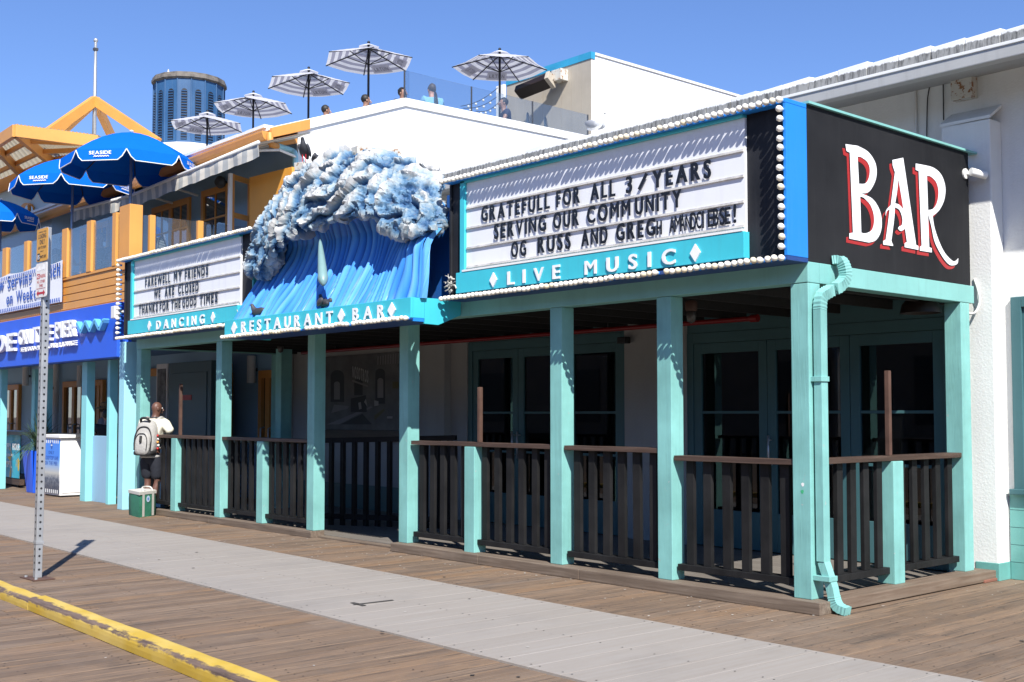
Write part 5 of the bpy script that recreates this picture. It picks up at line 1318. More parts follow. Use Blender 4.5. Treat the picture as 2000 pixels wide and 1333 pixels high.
def poster_mat():
    m, t, b = nodes('blue_to_sand_poster'); tc = t.nodes.new('ShaderNodeTexCoord'); sx = t.nodes.new('ShaderNodeSeparateXYZ'); L(t, tc.outputs['Object'], sx.inputs[0])
    c = ramp(t, math_(t, 'MULTIPLY', sx.outputs[2], 1.0), ((.18, (.10, .10, .12)), (.34, (.24, .26, .30)), (.45, (.50, .50, .46)), (.62, (.22, .40, .72)), (.75, (.06, .24, .78))))
    n = noise_(t, coords(t, (9, 1, 9)), 2.0, 5, .7); k = ramp(t, sx.outputs[2], ((.34, 1.0), (.44, 0.0))); c = mixcol(t, math_(t, 'MULTIPLY', k, ramp(t, n, ((.42, 0.0), (.58, .9)))), c, (.03, .05, .09))
    L(t, c, b.inputs['Base Color']); b.inputs['Roughness'].default_value = .4; return m
MB().box(cx0 + .02, cx1 - .02, cy0 - .012, cy0 - .001, .06, zc - .09).build('print', poster_mat(), pf)
dsh = MB(); k = 0
while cx0 + .03 + k * .1 < cx1 - .07:
    xx = cx0 + .03 + k * .1
    for z in (.065, zc - .165): dsh.quad((xx, cy0 - .0135, z), (xx + .05, cy0 - .0135, z), (xx + .05, cy0 - .0135, z + .07), (xx, cy0 - .0135, z + .07))
    k += 1
dsh.build('dash_border', M['white'], pf, fix=False)['kind'] = 'stuff'
for txt, u0, u1, z, h in (('ONLY', .32, .66, .80, .06), ('ROOFTOP BAR', .08, .92, .69, .075), ('ON THE PIER', .12, .88, .59, .075)):
    word(txt, (cx0 + pw * u0, cy0 - .0140, z), (cx0 + pw * u1, cy0 - .0140, z), h, M['banner_blue'], pf, .02, 0, gap=.15, name='lettering', split=False)
MB().add([(cx0 + pw * .5 + .05 * cos(k * pi / 8), cy0 - .0138, .965 + .075 * sin(k * pi / 8)) for k in range(16)], [tuple(range(16))]).build('round_logo', M['banner_blue'], pf)
MB().quad((cx0 + pw * .5 - .04, cy0 - .0145, .955), (cx0 + pw * .5 + .04, cy0 - .0145, .955), (cx0 + pw * .5 + .04, cy0 - .0145, .98), (cx0 + pw * .5 - .04, cy0 - .0145, .98)).build('round_logo', M['white'], pf)
plb = G(52, 963); plz = .83
pl_ = thing('planter', 'tall tapered royal blue planter in front of the barrier', 'planter', plb)
pcx, pcy = plb.x, plb.y + .25
def frus(cx, cy, w0, w1, z0, z1): return [(cx - w0, cy - w0, z0), (cx + w0, cy - w0, z0), (cx + w0, cy + w0, z0), (cx - w0, cy + w0, z0), (cx - w1, cy - w1, z1), (cx + w1, cy - w1, z1), (cx + w1, cy + w1, z1), (cx - w1, cy + w1, z1)]
BF = [(0,3,2,1),(0,1,5,4),(1,2,6,5),(2,3,7,6),(3,0,4,7)]
pbm = MB().add(frus(pcx, pcy, .19, .27, 0, plz), BF); pbm.build('pot', M['planter_blue'], pl_, bev=.012)
MB().quad((pcx - .255, pcy - .255, plz - .04), (pcx + .255, pcy - .255, plz - .04), (pcx + .255, pcy + .255, plz - .04), (pcx - .255, pcy + .255, plz - .04)).build('soil', M['under'], pl_)
pt = thing('spiky_plant', 'spiky green grass palm growing in the tall blue planter', 'plant', (pcx, pcy, plz))
lf = MB(); rn = random.Random(9)
for k in range(150):
    an = rn.uniform(0, 2 * pi); ln = rn.uniform(.55, 1.0); el = rn.uniform(.15, 1.35); w = rn.uniform(.008, .016)
    p = V((pcx + rn.uniform(-.08, .08), pcy + rn.uniform(-.08, .08), plz - .03 + rn.uniform(0, .25))); d = V((cos(an) * cos(el), sin(an) * cos(el), sin(el))); sd = V((-sin(an), cos(an), 0)); pv = []
    for j in range(7):
        u = j / 6; q = p + d * (ln * u) + V((0, 0, -.55 * ln * u * u * (1.2 - el * .6))); ww = w * (1 - u) ** .6 + .001
        pv += [q - sd * ww, q + sd * ww]
    lf.add(pv, [(2*j, 2*j+1, 2*j+3, 2*j+2) for j in range(6)])
lf.build('leaves', plain('spiky_leaf_green', (.055, .10, .05), .5, var=.5), pt, fix=False, merge=False)
fb = thing('banner_barrier', 'low barrier wrapped in a turquoise happy hour banner', 'barrier', G(15, 950))
fa_, fb_ = G(-60, 938), G(38, 954)
fv = []; ff = []; nn_ = 40; zb_1, zt_1 = .20, 1.17
for i in range(nn_ + 1):
    p = fa_.lerp(fb_, i / nn_); n_ = (fb_ - fa_).normalized().cross(V((0, 0, 1)))
    for j in range(9): fv.append(tuple(p + n_ * (.03 * noise.noise(V((i * .35, j * .4, 1)))) + V((0, 0, zb_1 + (zt_1 - zb_1) * j / 8))))
for i in range(nn_):
    for j in range(8): ff.append((i*9+j, (i+1)*9+j, (i+1)*9+j+1, i*9+j+1))
def happy_mat():
    m, t, b = nodes('turquoise_banner_with_yellow_leaves'); n = noise_(t, coords(t, (2, 2, 2)), 1.6, 2, .5, .6)
    c = mixcol(t, ramp(t, n, ((.60, 0.0), (.62, 1.0))), (.03, .40, .55), (.62, .42, .04)); L(t, c, b.inputs['Base Color']); b.inputs['Roughness'].default_value = .45; return m
MB().add(fv, ff).build('cloth', happy_mat(), fb, smooth=True)
dirb = (fb_ - fa_).normalized(); nb_ = dirb.cross(V((0, 0, 1))); 
if nb_.y > 0: nb_ = -nb_
def bpt(px, z): 
    r_ = ray(px, 900); 
    # hit the vertical plane of the banner
    n2 = V((nb_.x, nb_.y, 0)); d_ = (fa_ + n2 * .045 - CAM).dot(n2) / r_.dot(n2); q = CAM + r_ * d_; return V((q.x, q.y, z))
word('HAPPY HOUR', bpt(5, .80), bpt(38, .80), .14, M['white'], fb, .03, 0, gap=.12, name='lettering', split=False)
word('ON FRIDAY', bpt(9, .66), bpt(26, .66), .055, M['white'], fb, .02, 0, gap=.15, name='lettering', split=False)
word('DROPTIL', bpt(8, .42), bpt(23, .42), .14, M['white'], fb, .03, 0, gap=.12, name='lettering', split=False)
MB().bar(fa_ + V((0, .1, 1.19)), fb_ + V((0, .1, 1.19)), .05, .04).build('top_rail', M['off_white'], fb); MB().bar(fa_ + V((0, .05, .12)), fb_ + V((0, .05, .12)), .10, .12).build('bottom_timber', M['handrail'], fb)
for q in (.1, .9): p = fa_.lerp(fb_, q) + V((0, .1, 0)); MB().bar(p, p + V((0, 0, 1.16)), .05, .05).build('leg', M['black'], fb)
MB().box(LX, Y(168, 850, .62).x, .60, .66, 1.12, 1.19).build('counter_rail', M['black'], hs)

# ================================================================ UMBRELLAS
M['pole_black'] = plain('black_umbrella_metal', (.015, .015, .017), .4, .3); M['pole_steel'] = plain('pale_steel_pole', (.42, .45, .50), .35, .6)
def cloth_mat(name, col, trans=.35, rough=.8):
    m, t, b = nodes(name); t.nodes.remove(b); out = t.nodes['Material Output']
    d = t.nodes.new('ShaderNodeBsdfDiffuse'); tr = t.nodes.new('ShaderNodeBsdfTranslucent'); mx = t.nodes.new('ShaderNodeMixShader'); mx.inputs[0].default_value = trans
    n = noise_(t, coords(t), 5.0, 4); c = mixcol(t, n, tuple(x * .92 for x in col), tuple(min(1, x * 1.06) for x in col))
    L(t, c, d.inputs[0]); L(t, c, tr.inputs[0]); L(t, d.outputs[0], mx.inputs[1]); L(t, tr.outputs[0], mx.inputs[2]); L(t, mx.outputs[0], out.inputs[0]); return m
M['stripe_w'] = cloth_mat('white_umbrella_cloth', (.78, .78, .82)); M['stripe_g'] = cloth_mat('grey_stripe_cloth', (.34, .34, .42), .4); M['patch'] = cloth_mat('pale_logo_patch', (.62, .62, .70))
M['umb_blue'] = cloth_mat('blue_umbrella_cloth', (.006, .12, .56), .015); M['umb_ink'] = plain('grey_print_ink', (.26, .26, .32), .7)
def striped_umbrella(p, rad, label, rz, zfloor, drop=.30):
    t = thing('striped_umbrella', label, 'umbrella', (p.x, p.y, zfloor), 0, 'striped umbrellas on the roof terrace')
    n = 6; ring = [0, .13] ; q = .13
    while q < 1: q = min(1, q + .087); ring.append(q)
    cn = MB()
    def cp(k, u, sag=0.0):
        an = rz + 2 * pi * k / n; r = rad * u; return V((p.x + r * cos(an), p.y + r * sin(an), p.z - drop * rad * (u ** 1.12)))
    for k in range(n):
        for i in range(len(ring) - 1):
            cn.m = i % 2
            a, b_, c, d = cp(k, ring[i]), cp(k, ring[i+1]), cp(k+1, ring[i+1]), cp(k+1, ring[i])
            m1, m2 = (a + d) / 2 - V((0, 0, .03 * ring[i])), (b_ + c) / 2 - V((0, 0, .03 * ring[i+1]))
            cn.add([a, b_, m2, m1], [(0, 1, 2, 3)]); cn.add([m1, m2, c, d], [(0, 1, 2, 3)])
    can = cn.build('canopy', [M['stripe_w'], M['stripe_g']], t)
    cap = MB()
    for k in range(n): 
        a, b_ = cp(k, .24), cp(k+1, .24); cap.add([(p.x, p.y, p.z + .09), a + V((0, 0, .055)), b_ + V((0, 0, .055))], [(0, 1, 2)])
    cap.build('vent_cap', M['stripe_w'], t)
    for k in range(n):
        MB().tube([cp(k, .03) - V((0, 0, .03)), cp(k, 1.0) - V((0, 0, .012))], .013, 6).build('rib', M['pole_black'], t)
        MB().tube([(p.x, p.y, p.z - .38 * rad), cp(k, .52) - V((0, 0, .02))], .010, 6).build('strut', M['pole_black'], t)
    MB().tube([(p.x, p.y, zfloor), (p.x, p.y, p.z + .08)], .026, 10).build('pole', M['pole_black'], t, smooth=True); MB().ball((p.x, p.y, p.z + .11), .035, 8, 6).build('finial', M['pole_black'], t, smooth=True)
    # logo patch with print showing through two of the panels
    cand = sorted(range(n), key=lambda k: ((cp(k, .7) + cp(k+1, .7)) / 2 - CAM).length, reverse=True)
    for k in cand[:1] + cand[2:3]:
        a0, a1 = cp(k, .62).lerp(cp(k+1, .62), .18), cp(k, .62).lerp(cp(k+1, .62), .82); b0, b1 = cp(k, .93).lerp(cp(k+1, .93), .26), cp(k, .93).lerp(cp(k+1, .93), .74)
        dn = V((0, 0, -.045)); MB().add([a0 + dn, a1 + dn, b1 + dn, b0 + dn], [(0, 1, 2, 3)]).build('logo_patch', M['patch'], t)
        ax = (b1 - b0); upv = ((a0 + a1) / 2 - (b0 + b1) / 2)
        s_ = ax.dot(RGT); l0, l1 = (b0, b1) if s_ > 0 else (b1, b0)
        word('LRTUN', l0.lerp(l1, .14) + upv * .30 + dn * 1.2, l0.lerp(l1, .86) + upv * .30 + dn * 1.2, upv.length * .42, M['umb_ink'], t, .02, 0, gap=.25, name='print', split=False, up=upv.normalized(), flip=False)
    return t
ZF = 7.36
for (px, py, d_, rad, rz, lab) in ((720, 93, 25.7, 1.04, .55, 'tallest looking striped umbrella above the white gable peak'), (603, 142, 27.6, 1.04, .62, 'striped umbrella over the orange end of roof edge'), (495, 188, 29.7, 1.04, .35, 'striped umbrella overlapping the blue tower'), (405, 225, 31.5, 1.04, .5, 'striped umbrella low in front of tower base'), (976, 106, 26.2, 1.08, .95, 'striped umbrella beside the tan rooftop wall')):
    striped_umbrella(D(px, py, d_), rad, lab, rz, ZF)
def blue_umbrella(px, py, yy, rad, label, zf, lean=0.0, rz=.2):
    p = Y(px, py, yy); t = thing('blue_umbrella', label, 'umbrella', (p.x, p.y, zf), 0, 'blue printed umbrellas on the balcony')
    n = 8; cn = MB()
    def cp(k, u):
        an = rz + 2 * pi * k / n; r = rad * u; return V((p.x + r * cos(an), p.y + r * sin(an), p.z - .46 * rad * (.35 * u + .65 * u * u)))
    R_ = [0, .18, .36, .54, .72, .87, 1.0]
    for k in range(n):
        for i in range(len(R_) - 1):
            a, b_, c, d = cp(k, R_[i]), cp(k, R_[i+1]), cp(k+1, R_[i+1]), cp(k+1, R_[i])
            cn.add([a, b_, c, d], [(0, 1, 2, 3)] if i else [(0, 1, 2)])
    cn.build('canopy', M['umb_blue'], t)
    for k in range(n):
        a, b_ = cp(k, 1), cp(k+1, 1); v = MB(); h = .20; m_ = 12; vs = []; edge = []
        for i in range(m_ + 1):
            u = i / m_; e = a.lerp(b_, u) ; out_ = (e - V((p.x, p.y, e.z))).normalized()
            hh = h * min(1, (min(u, 1 - u) / .14)) ** .8 + .015
            lo = e + V((0, 0, -hh)) + out_ * (.05 * hh / h); vs += [e, lo]; edge.append(lo)
        va = v.add(vs, [(2*i, 2*i+1, 2*i+3, 2*i+2) for i in range(m_)]).build('valance_flap', M['umb_blue'], t)
        MB().tube(edge, .009, 5).build('piping', M['white'], va)
        mid = (a + b_) / 2
        if (mid - V((p.x, p.y, mid.z))).dot(CAM - p) > 0 and k % 2 == 0 or (mid - V((p.x, p.y, mid.z))).dot(CAM - p) > 0 and n == 0:
            out_ = (mid - V((p.x, p.y, mid.z))).normalized(); l0, l1 = (a, b_) if (b_ - a).dot(RGT) > 0 else (b_, a)
            word('SEASIDE', l0.lerp(l1, .28) + V((0, 0, -.105)) + out_ * .045, l0.lerp(l1, .72) + V((0, 0, -.105)) + out_ * .045, .062, M['white'], va, .02, 0, gap=.12, name='lettering', split=False)
            zz_ = MB(); pr = None
            for i in range(13):
                q = l0.lerp(l1, .38 + .30 * i / 12) + V((0, 0, -.150 + .018 * (i % 2))) + out_ * .055
                if pr is not None: zz_.bar(pr, q, .014, .006, up=out_)
                pr = q
            zz_.build('wave_print', M['white'], va)
        MB().tube([cp(k, .05) - V((0, 0, .02)), cp(k, .5) - V((0, 0, .02)), cp(k, .98) - V((0, 0, .015))], .010, 5).build('rib', M['dark_grey'], t)
    MB().tube([(p.x, p.y, zf), (p.x, p.y, p.z)], .028, 10).build('pole', M['pole_steel'], t, smooth=True); MB().ball((p.x, p.y, p.z + .02), .04, 8, 6, (1, 1, .6)).build('finial', M['off_white'], t, smooth=True)
blue_umbrella(257, 259, 1.0, 1.22, 'highest blue umbrella with printed edge above the balcony corner', 3.5, rz=.32)
blue_umbrella(143, 309, 1.0, 1.19, 'blue umbrella tucked behind the highest blue one', 3.5, rz=.25)
blue_umbrella(2, 391, 1.0, 0.86, 'blue umbrella cut off at the side of the photo', 3.5, rz=.1)

# ================================================================ ROOFTOP
# glass guard on the parapet
gr_ = thing('glass_guard', 'frameless clear glass guard along the white parapet', 'guard', (HX - .3, 7, 7.4))
seams = [5.1] + [X(px, 190, HX - .3).y for px in (790, 921, 1040, 1148)]
for a, b_ in zip(seams[:-1], seams[1:]):
    MB().box(HX - .31, HX - .295, a + .012, b_ - .012, 7.38, 8.02).build('glass_panel', M['glass_rail'], gr_)
    MB().box(HX - .315, HX - .29, b_ - .011, b_ + .011, 7.38, 8.02).build('clamp', M['dark_grey'], gr_)
# tan rooftop block with white side
tb = thing('rooftop_block', 'tan walled rooftop block with plain white side and blue cap', 'building', (-14, 12, 7.4))
bx_ = -13.0; bc = X(1155, 104, bx_); bl = Y(990, 150, bc.y)
zB = bc.z
def box_m(nm, mat, *a): return box(nm, M[mat], *a, tb)
MB().quad((bx_, bc.y, 6.5), (bx_, bc.y + 9, 6.5), (bx_, bc.y + 9, zB), (bx_, bc.y, zB)).build('white_wall', M['gable_white'], tb)
tp = MB(); nseg = 9
for k in range(nseg):
    xa = bl.x + (bx_ - bl.x) * k / nseg; xb = bl.x + (bx_ - bl.x) * (k + 1) / nseg
    tp.box(xa + .004, xb - .004, bc.y - .012, bc.y + .2, 7.2, zB - .13)
tp.build('tan_wall', M['tan'], tb)
MB().box(bl.x, bx_ - .002, bc.y, bc.y + .15, 7.2, zB - .1).build('tan_wall', M['tan'], tb)
MB().box(bl.x, bx_ + .02, bc.y - .03, bc.y + .1, zB - .128, zB + .03).build('cap', paint('bright_blue_cap', (.03, .30, .50), .5), tb)
MB().box(bx_ - .05, bx_ + .03, bc.y + .102, bc.y + 9, zB - .03, zB + .03).build('cap', M['off_white'], tb)
MB().box(bl.x, bx_ - .05, bc.y + .1, bc.y + 9, zB - .1, zB - .05).build('roof', M['flat_roof'], tb)
ht = thing('patio_heater', 'dark brown slatted heater hung from the tan wall on white bracket', 'heater', Y(1060, 170, bc.y - .4))
a, b_ = Y(1012, 182, bc.y - .5), Y(1072, 158, bc.y - .3)
MB().bar(a, b_, .20, .30, up=(0, -1, .6)).build('heater_body', M['brown_metal'], ht, bev=.03)
MB().bar(b_, b_ + (b_ - a).normalized() * .10, .24, .34, up=(0, -1, .6)).build('end_cap', M['tan'], ht, bev=.01)
pbk = Y(1095, 150, bc.y - .1); MB().box(pbk.x - .16, pbk.x + .16, bc.y - .25, bc.y - .013, pbk.z - .12, pbk.z + .14).build('bracket', M['rusty_white'], ht, bev=.01)
MB().bar(b_, (pbk.x - .05, bc.y - .2, pbk.z), .09, .09).build('arm', M['tan'], ht)
# low white screen near the tan wall, string light cables
o = MB().box(Y(970, 180, bc.y - .3).x, Y(985, 180, bc.y - .3).x, bc.y - .32, bc.y - .25, 7.37, Y(975, 168, bc.y - .3).z).build('white_panel', M['white'], None, bev=.006); tag(o, 'narrow white post panel beside the tan rooftop wall', 'panel')
sl0, sl1 = D(905, 210, 24), D(975, 172, 26)
slg = thing('string_lights', 'sagging string of small lights across the roof terrace', 'string lights', sl0)
for (pa, pb) in (((900, 208), (972, 172)), ((905, 212), (970, 190)), ((930, 218), (975, 200))):
    a, b_ = D(*pa, 24.5), D(*pb, 25.5); pts = [a.lerp(b_, k / 10) - V((0, 0, .08 * sin(pi * k / 10))) for k in range(11)]
    MB().tube(pts, .008, 5).build('cord', M['black'], slg)
    for k in (2, 4, 6, 8): MB().ball(pts[k] - V((0, 0, .04)), .028, 8, 6).build('bulb', M['bulb'], slg, smooth=True)
# round blue louvred tower
tw = thing('louvred_tower', 'round blue tower with arched louvres and weathered cornice', 'tower', D(370, 280, 38))
tc_ = D(370, 172, 38); tr_ = 1.13; tz1 = tc_.z; tz0 = D(370, 285, 38).z - .3
ns = 16; wallm = MB(); wallm.lathe([(tr_ * 1.0, tz0), (tr_ * .985, tz1)], ns, (tc_.x, tc_.y, 0)); wallm.build('wall', M['tower_blue'], tw)
MB().lathe([(tr_ * .99, tz1 + .001), (tr_ * 1.06, tz1 + .05), (tr_ * 1.06, tz1 + .13), (tr_ * 1.03, tz1 + .15), (tr_ * 1.03, tz1 + .21), (.0, tz1 + .24)], ns, (tc_.x, tc_.y, 0)).build('cornice', M['cornice'], tw)
MB().lathe([(tr_ * 1.12, tz0 - .02), (tr_ * 1.12, tz0 + .1), (tr_ * 1.02, tz0 + .14)], ns, (tc_.x, tc_.y, 0)).build('base', M['off_white'], tw)
MB().lathe([(tr_ * 1.3, tz0 - 1.2), (tr_ * 1.3, tz0 - .03), (.2, tz0 - .021)], ns, (tc_.x, tc_.y, 0)).build('base', M['white'], tw)
hh = tz1 - tz0
for k in range(ns):
    an = 2 * pi * (k + .5) / ns; n_ = V((cos(an), sin(an), 0)); sd = V((-sin(an), cos(an), 0)); c0_ = V((tc_.x, tc_.y, 0)) + n_ * (tr_ * cos(pi / ns) * .992)
    w2 = .095; z0_, z1_ = tz0 + .22, tz1 - .42
    pts = [c0_ + sd * -w2 + V((0, 0, z0_)), c0_ + sd * w2 + V((0, 0, z0_))] + [c0_ + sd * (w2 * cos(pi * j / 8)) + V((0, 0, z1_ + w2 * sin(pi * j / 8))) for j in range(9)]
    fr_ = MB().prism([q + n_ * .002 for q in pts], n_ * .012).build('louvre', M['black'], tw)
    sl_ = MB(); zq = z0_ + .03
    while zq < z1_ + .04:
        sl_.bar(c0_ + n_ * .022 + sd * (-w2 * .9) + V((0, 0, zq)), c0_ + n_ * .022 + sd * (w2 * .9) + V((0, 0, zq)), .03, .035, up=n_ + V((0, 0, 1))); zq += .085
    sl_.build('slats', M['tower_blue'], fr_)
    c1_ = V((tc_.x, tc_.y, 0)) + V((cos(2*pi*k/ns), sin(2*pi*k/ns), 0)) * tr_ * .995
    MB().tube([c1_ + V((0, 0, tz0 + .14)), c1_ + V((0, 0, tz1))], .022, 5).build('seam', M['tower_blue'], tw)
# white roof slope before the tower
# pergola with corrugated sheets, flagpole frame and far tower wall
PZ = 7.5
pg = thing('pergola', 'orange beamed pergola roof with beige corrugated sheets', 'pergola', G(60, 300, PZ))
P0, P1, P2 = G(-70, 320, PZ), G(29, 256, PZ), G(190, 277, PZ); I0, I1, I2 = G(-70, 392, PZ), G(104, 318, PZ), G(230, 300, PZ)
for a, b_ in ((P0, P1), (P1, P2)): MB().bar(a, b_, .10, .26).build('beam', M['orange'], pg, bev=.006)
for a, b_ in ((P1, I1), (P0, I0), (P2, I2), (P0.lerp(P1, .62), I0.lerp(I1, .70))): MB().bar(a - V((0, 0, .02)), b_ - V((0, 0, .02)), .10, .22).build('rafter', M['orange_trim'], pg, bev=.006)
for a, b_ in ((I0, I1), (I1, I2)): MB().bar(a - V((0, 0, .05)), b_ - V((0, 0, .05)), .12, .34).build('beam', M['orange_trim'], pg, bev=.006)
for q in (.33, .66): MB().bar(P0.lerp(I0, q) + V((0, 0, .02)), P1.lerp(I1, q) + V((0, 0, .02)), .06, .10).build('purlin', M['orange_trim'], pg); MB().bar(P1.lerp(I1, q) + V((0, 0, .02)), P2.lerp(I2, q) + V((0, 0, .02)), .06, .10).build('purlin', M['orange_trim'], pg)
M['sheet'] = cloth_mat('beige_corrugated_sheet', (.55, .50, .38), .45)
def corr(a, b_, c, d, n=90):
    m_ = MB(); vs = []
    for i in range(n + 1):
        u = i / n; dz = .02 * (1 if (i // 2) % 2 else -1); vs += [a.lerp(b_, u) + V((0, 0, .14 + dz)), d.lerp(c, u) + V((0, 0, .14 + dz))]
    m_.add(vs, [(2*i, 2*i+2, 2*i+3, 2*i+1) for i in range(n)]).build('corrugated_sheet', M['sheet'], pg, fix=False)
corr(P0, P1, I1, I0); corr(P1, P2, I2, I1)
# wall of the far pavilion below the pergola
fw = thing('pavilion', 'pale blue pavilion with arched orange window under the pergola', 'pavilion', (I1.x, I1.y, 3.5))
nrm_ = (I1 - I0).normalized(); bk = V((-nrm_.y, nrm_.x, 0)); bk = bk if bk.y > 0 else -bk
M['pale_siding'] = paint('pale_blue_siding', (.42, .56, .66), .6, .05, .1)
lo_ = 3.5
MB().add([V((p.x, p.y, z)) for p in (I0, I1, I1 + bk * 4 + nrm_ * 1.5, I0 + bk * 4) for z in (lo_, PZ - .2)], [(0, 2, 3, 1), (2, 4, 5, 3), (4, 6, 7, 5), (6, 0, 1, 7)]).build('wall', M['pale_siding'], fw)
def on_wall(px, py, off=.02):
    r_ = ray(px, py); n2 = -bk; d_ = (I0 + n2 * off - CAM).dot(n2) / r_.dot(n2); return CAM + r_ * d_
ap = []
for k in range(11): an = pi - pi * k / 10; ap.append(on_wall(56 + 11 * cos(an), 408 - 11 * sin(an)))
ap = [on_wall(45, 450)] + ap + [on_wall(67, 450)]
MB().prism(ap, -bk * .06).build('window', M['orange_trim'], fw)
ap2 = [on_wall(48, 450, .085)] + [on_wall(56 + 8 * cos(pi - pi * k / 10), 409 - 8 * sin(pi - pi * k / 10), .085) for k in range(11)] + [on_wall(64, 450, .085)]
MB().add(ap2, [tuple(range(len(ap2)))]).build('pane', M['glass_win'], fw)
MB().bar(on_wall(56, 450, .1), on_wall(56, 400, .1), .05, .03).build('mullion', M['orange_trim'], fw)
fp = thing('timber_pyramid', 'orange pyramid frame of timbers under the tall flagpole', 'frame', D(184, 280, 28))
apx = D(185, 197, 28); cb_ = D(184, 292, 28)
for (px, py, d_) in ((92, 262, 26.6), (292, 268, 27.2), (222, 275, 29.4), (108, 268, 28.6)):
    b2 = D(px, py, d_); b2 = b2 + (b2 - apx) * .15
    MB().bar(apx, b2, .14, .22).build('rafter', M['orange'], fp, bev=.006)
MB().box(apx.x - .09, apx.x + .09, apx.y - .09, apx.y + .09, apx.z - .16, apx.z + .08).build('cap', M['orange'], fp, bev=.01)
flg = thing('flagpole', 'slim grey flagpole with ball top rising from the orange frame', 'flagpole', cb_)
tpz = D(187, 80, 28)
MB().tube([(apx.x, apx.y, cb_.z - .4), (apx.x, apx.y, tpz.z)], [.06, .032], 10).build('pole', M['steel'], flg, smooth=True)
MB().ball((apx.x, apx.y, tpz.z + .03), .055, 12, 8).build('ball_top', M['steel'], flg, smooth=True); MB().box(apx.x - .045, apx.x + .045, apx.y - .05, apx.y + .05, tpz.z - .22, tpz.z - .16).build('pulley', M['dark_grey'], flg)
# ================================================================ PEOPLE
def skin_mesh(chains, sub=2, root=0, smooth=.0):
    """chains: lists of (point, radius); equal points are shared. Returns a smooth skinned mesh"""
    vs, rad, es, idx = [], [], [], {}
    for ch in chains:
        prev = None
        for p, r in ch:
            k = tuple(round(c, 4) for c in p)
            if k not in idx: idx[k] = len(vs); vs.append(k); rad.append(r)
            if prev is not None and prev != idx[k]: es.append((prev, idx[k]))
            prev = idx[k]
    me = bpy.data.meshes.new('skin_tmp'); me.from_pydata(vs, es, []); o = bpy.data.objects.new('skin_tmp', me); C.objects.link(o)
    md = o.modifiers.new('skin', 'SKIN'); md.use_smooth_shade = True; md.branch_smoothing = smooth
    for i, sv in enumerate(me.skin_vertices[0].data):
        r = rad[i]; sv.radius = (r, r) if not isinstance(r, tuple) else r; sv.use_root = (i == root)
    s2 = o.modifiers.new('sub', 'SUBSURF'); s2.levels = sub; s2.render_levels = sub
    dg = bpy.context.evaluated_depsgraph_get(); out = bpy.data.meshes.new_from_object(o.evaluated_get(dg)); bpy.data.objects.remove(o); return out
def add_mb(me, mb, mat_index=0):
    bm = bmesh.new(); bm.from_mesh(me); vv = [bm.verts.new(v) for v in mb.v]
    for f in mb.f:
        try: fc = bm.faces.new([vv[i] for i in f]); fc.smooth = True; fc.material_index = mat_index
        except ValueError: pass
    bmesh.ops.recalc_face_normals(bm, faces=bm.faces); bm.to_mesh(me); bm.free(); return me
def put(me, name, mats, parent):
    me.name = name; me.materials.clear()
    for m in (mats if isinstance(mats, (list, tuple)) else [mats]): me.materials.append(m)
    for p in me.polygons: p.use_smooth = True
    if name in ('shirt', 'shorts', 'trousers'):
        for v in me.vertices:
            c = v.co; v.co = c + v.normal * (noise.noise(V((c.x * 11, c.y * 11, c.z * 7))) * .012 + noise.noise(V((c.x * 26, c.y * 26, c.z * 16))) * .006)
    o = bpy.data.objects.new(name, me); link(o, parent); return o
def hand(mb, w, d, side, palm_n, s=1.0, curl=.5):
    """palm and five bent fingers from wrist w pointing along d"""
    d = V(d).normalized(); pn = (V(palm_n) - d * V(palm_n).dot(d)).normalized(); sd = d.cross(pn).normalized() * side; w = V(w)
    pc = w + d * .045 * s
    rot = Matrix((sd, d, pn)).transposed(); mb.ball(pc, .05 * s, 10, 7, (.82, 1.0, .36), rot)
    for k, ln in enumerate((.068, .078, .074, .058)):
        b = w + d * .085 * s + sd * (.030 - .0195 * k) * s; dd = d; pts = [b - d * .02 * s]; r = [.0095 * s]
        q = b
        for j, f in enumerate((.42, .33, .25)):
            an = curl * (j + .35) * .75; dv_ = (d * cos(an) + pn * sin(an)); q = q + dv_ * ln * f * s; pts.append(q); r.append((.009 - .0009 * j) * s)
        mb.tube(pts, r, 6)
    tb_ = w + d * .03 * s + sd * .034 * s; mb.tube([tb_ - sd * .01 * s, tb_ + (sd * .7 + d * .5).normalized() * .03 * s, tb_ + (sd * .45 + d * .9 + pn * .3).normalized() * .062 * s], [.012 * s, .0105 * s, .008 * s], 6)
def head_parts(mb, c, f, up=V((0, 0, 1)), s=1.0):
    f = V(f).normalized(); rt = f.cross(up).normalized()
    for k in (-1, 1):
        mb.ball(c + rt * (.076 * s * k) - f * .005 * s - up * .005 * s, .03 * s, 8, 6, (.35, .75, 1.05), Matrix((rt, f, up)).transposed())
    mb.tube([c + f * .088 * s + up * .02 * s, c + f * .112 * s - up * .022 * s, c + f * .09 * s - up * .034 * s], [.008 * s, .014 * s, .012 * s], 6)
    mb.ball(c + f * .086 * s - up * .062 * s, .02 * s, 8, 5, (1.1, .6, .35), Matrix((rt, f, up)).transposed())
def skin_mat(name, col): return plain(name, col, .5, var=.12)
M['skin_dark'] = skin_mat('dark_brown_skin', (.12, .055, .038)); M['skin_fair'] = skin_mat('fair_skin', (.48, .26, .19)); M['skin_mid'] = skin_mat('tan_skin', (.30, .16, .11))
M['eye'] = plain('eye_white', (.7, .68, .65), .3)
M['hair_dark'] = plain('dark_hair', (.012, .010, .009), .6); M['hair_grey'] = plain('greying_hair', (.06, .045, .04), .6)
def cloth_fold(name, col, sc=9.0):
    m, t, b = nodes(name); n = noise_(t, coords(t), sc, 4, .6); c = mixcol(t, n, tuple(x * .85 for x in col), tuple(min(1, x * 1.1) for x in col)); L(t, c, b.inputs['Base Color']); b.inputs['Roughness'].default_value = .85; bump(t, b, n, .6, .02); return m
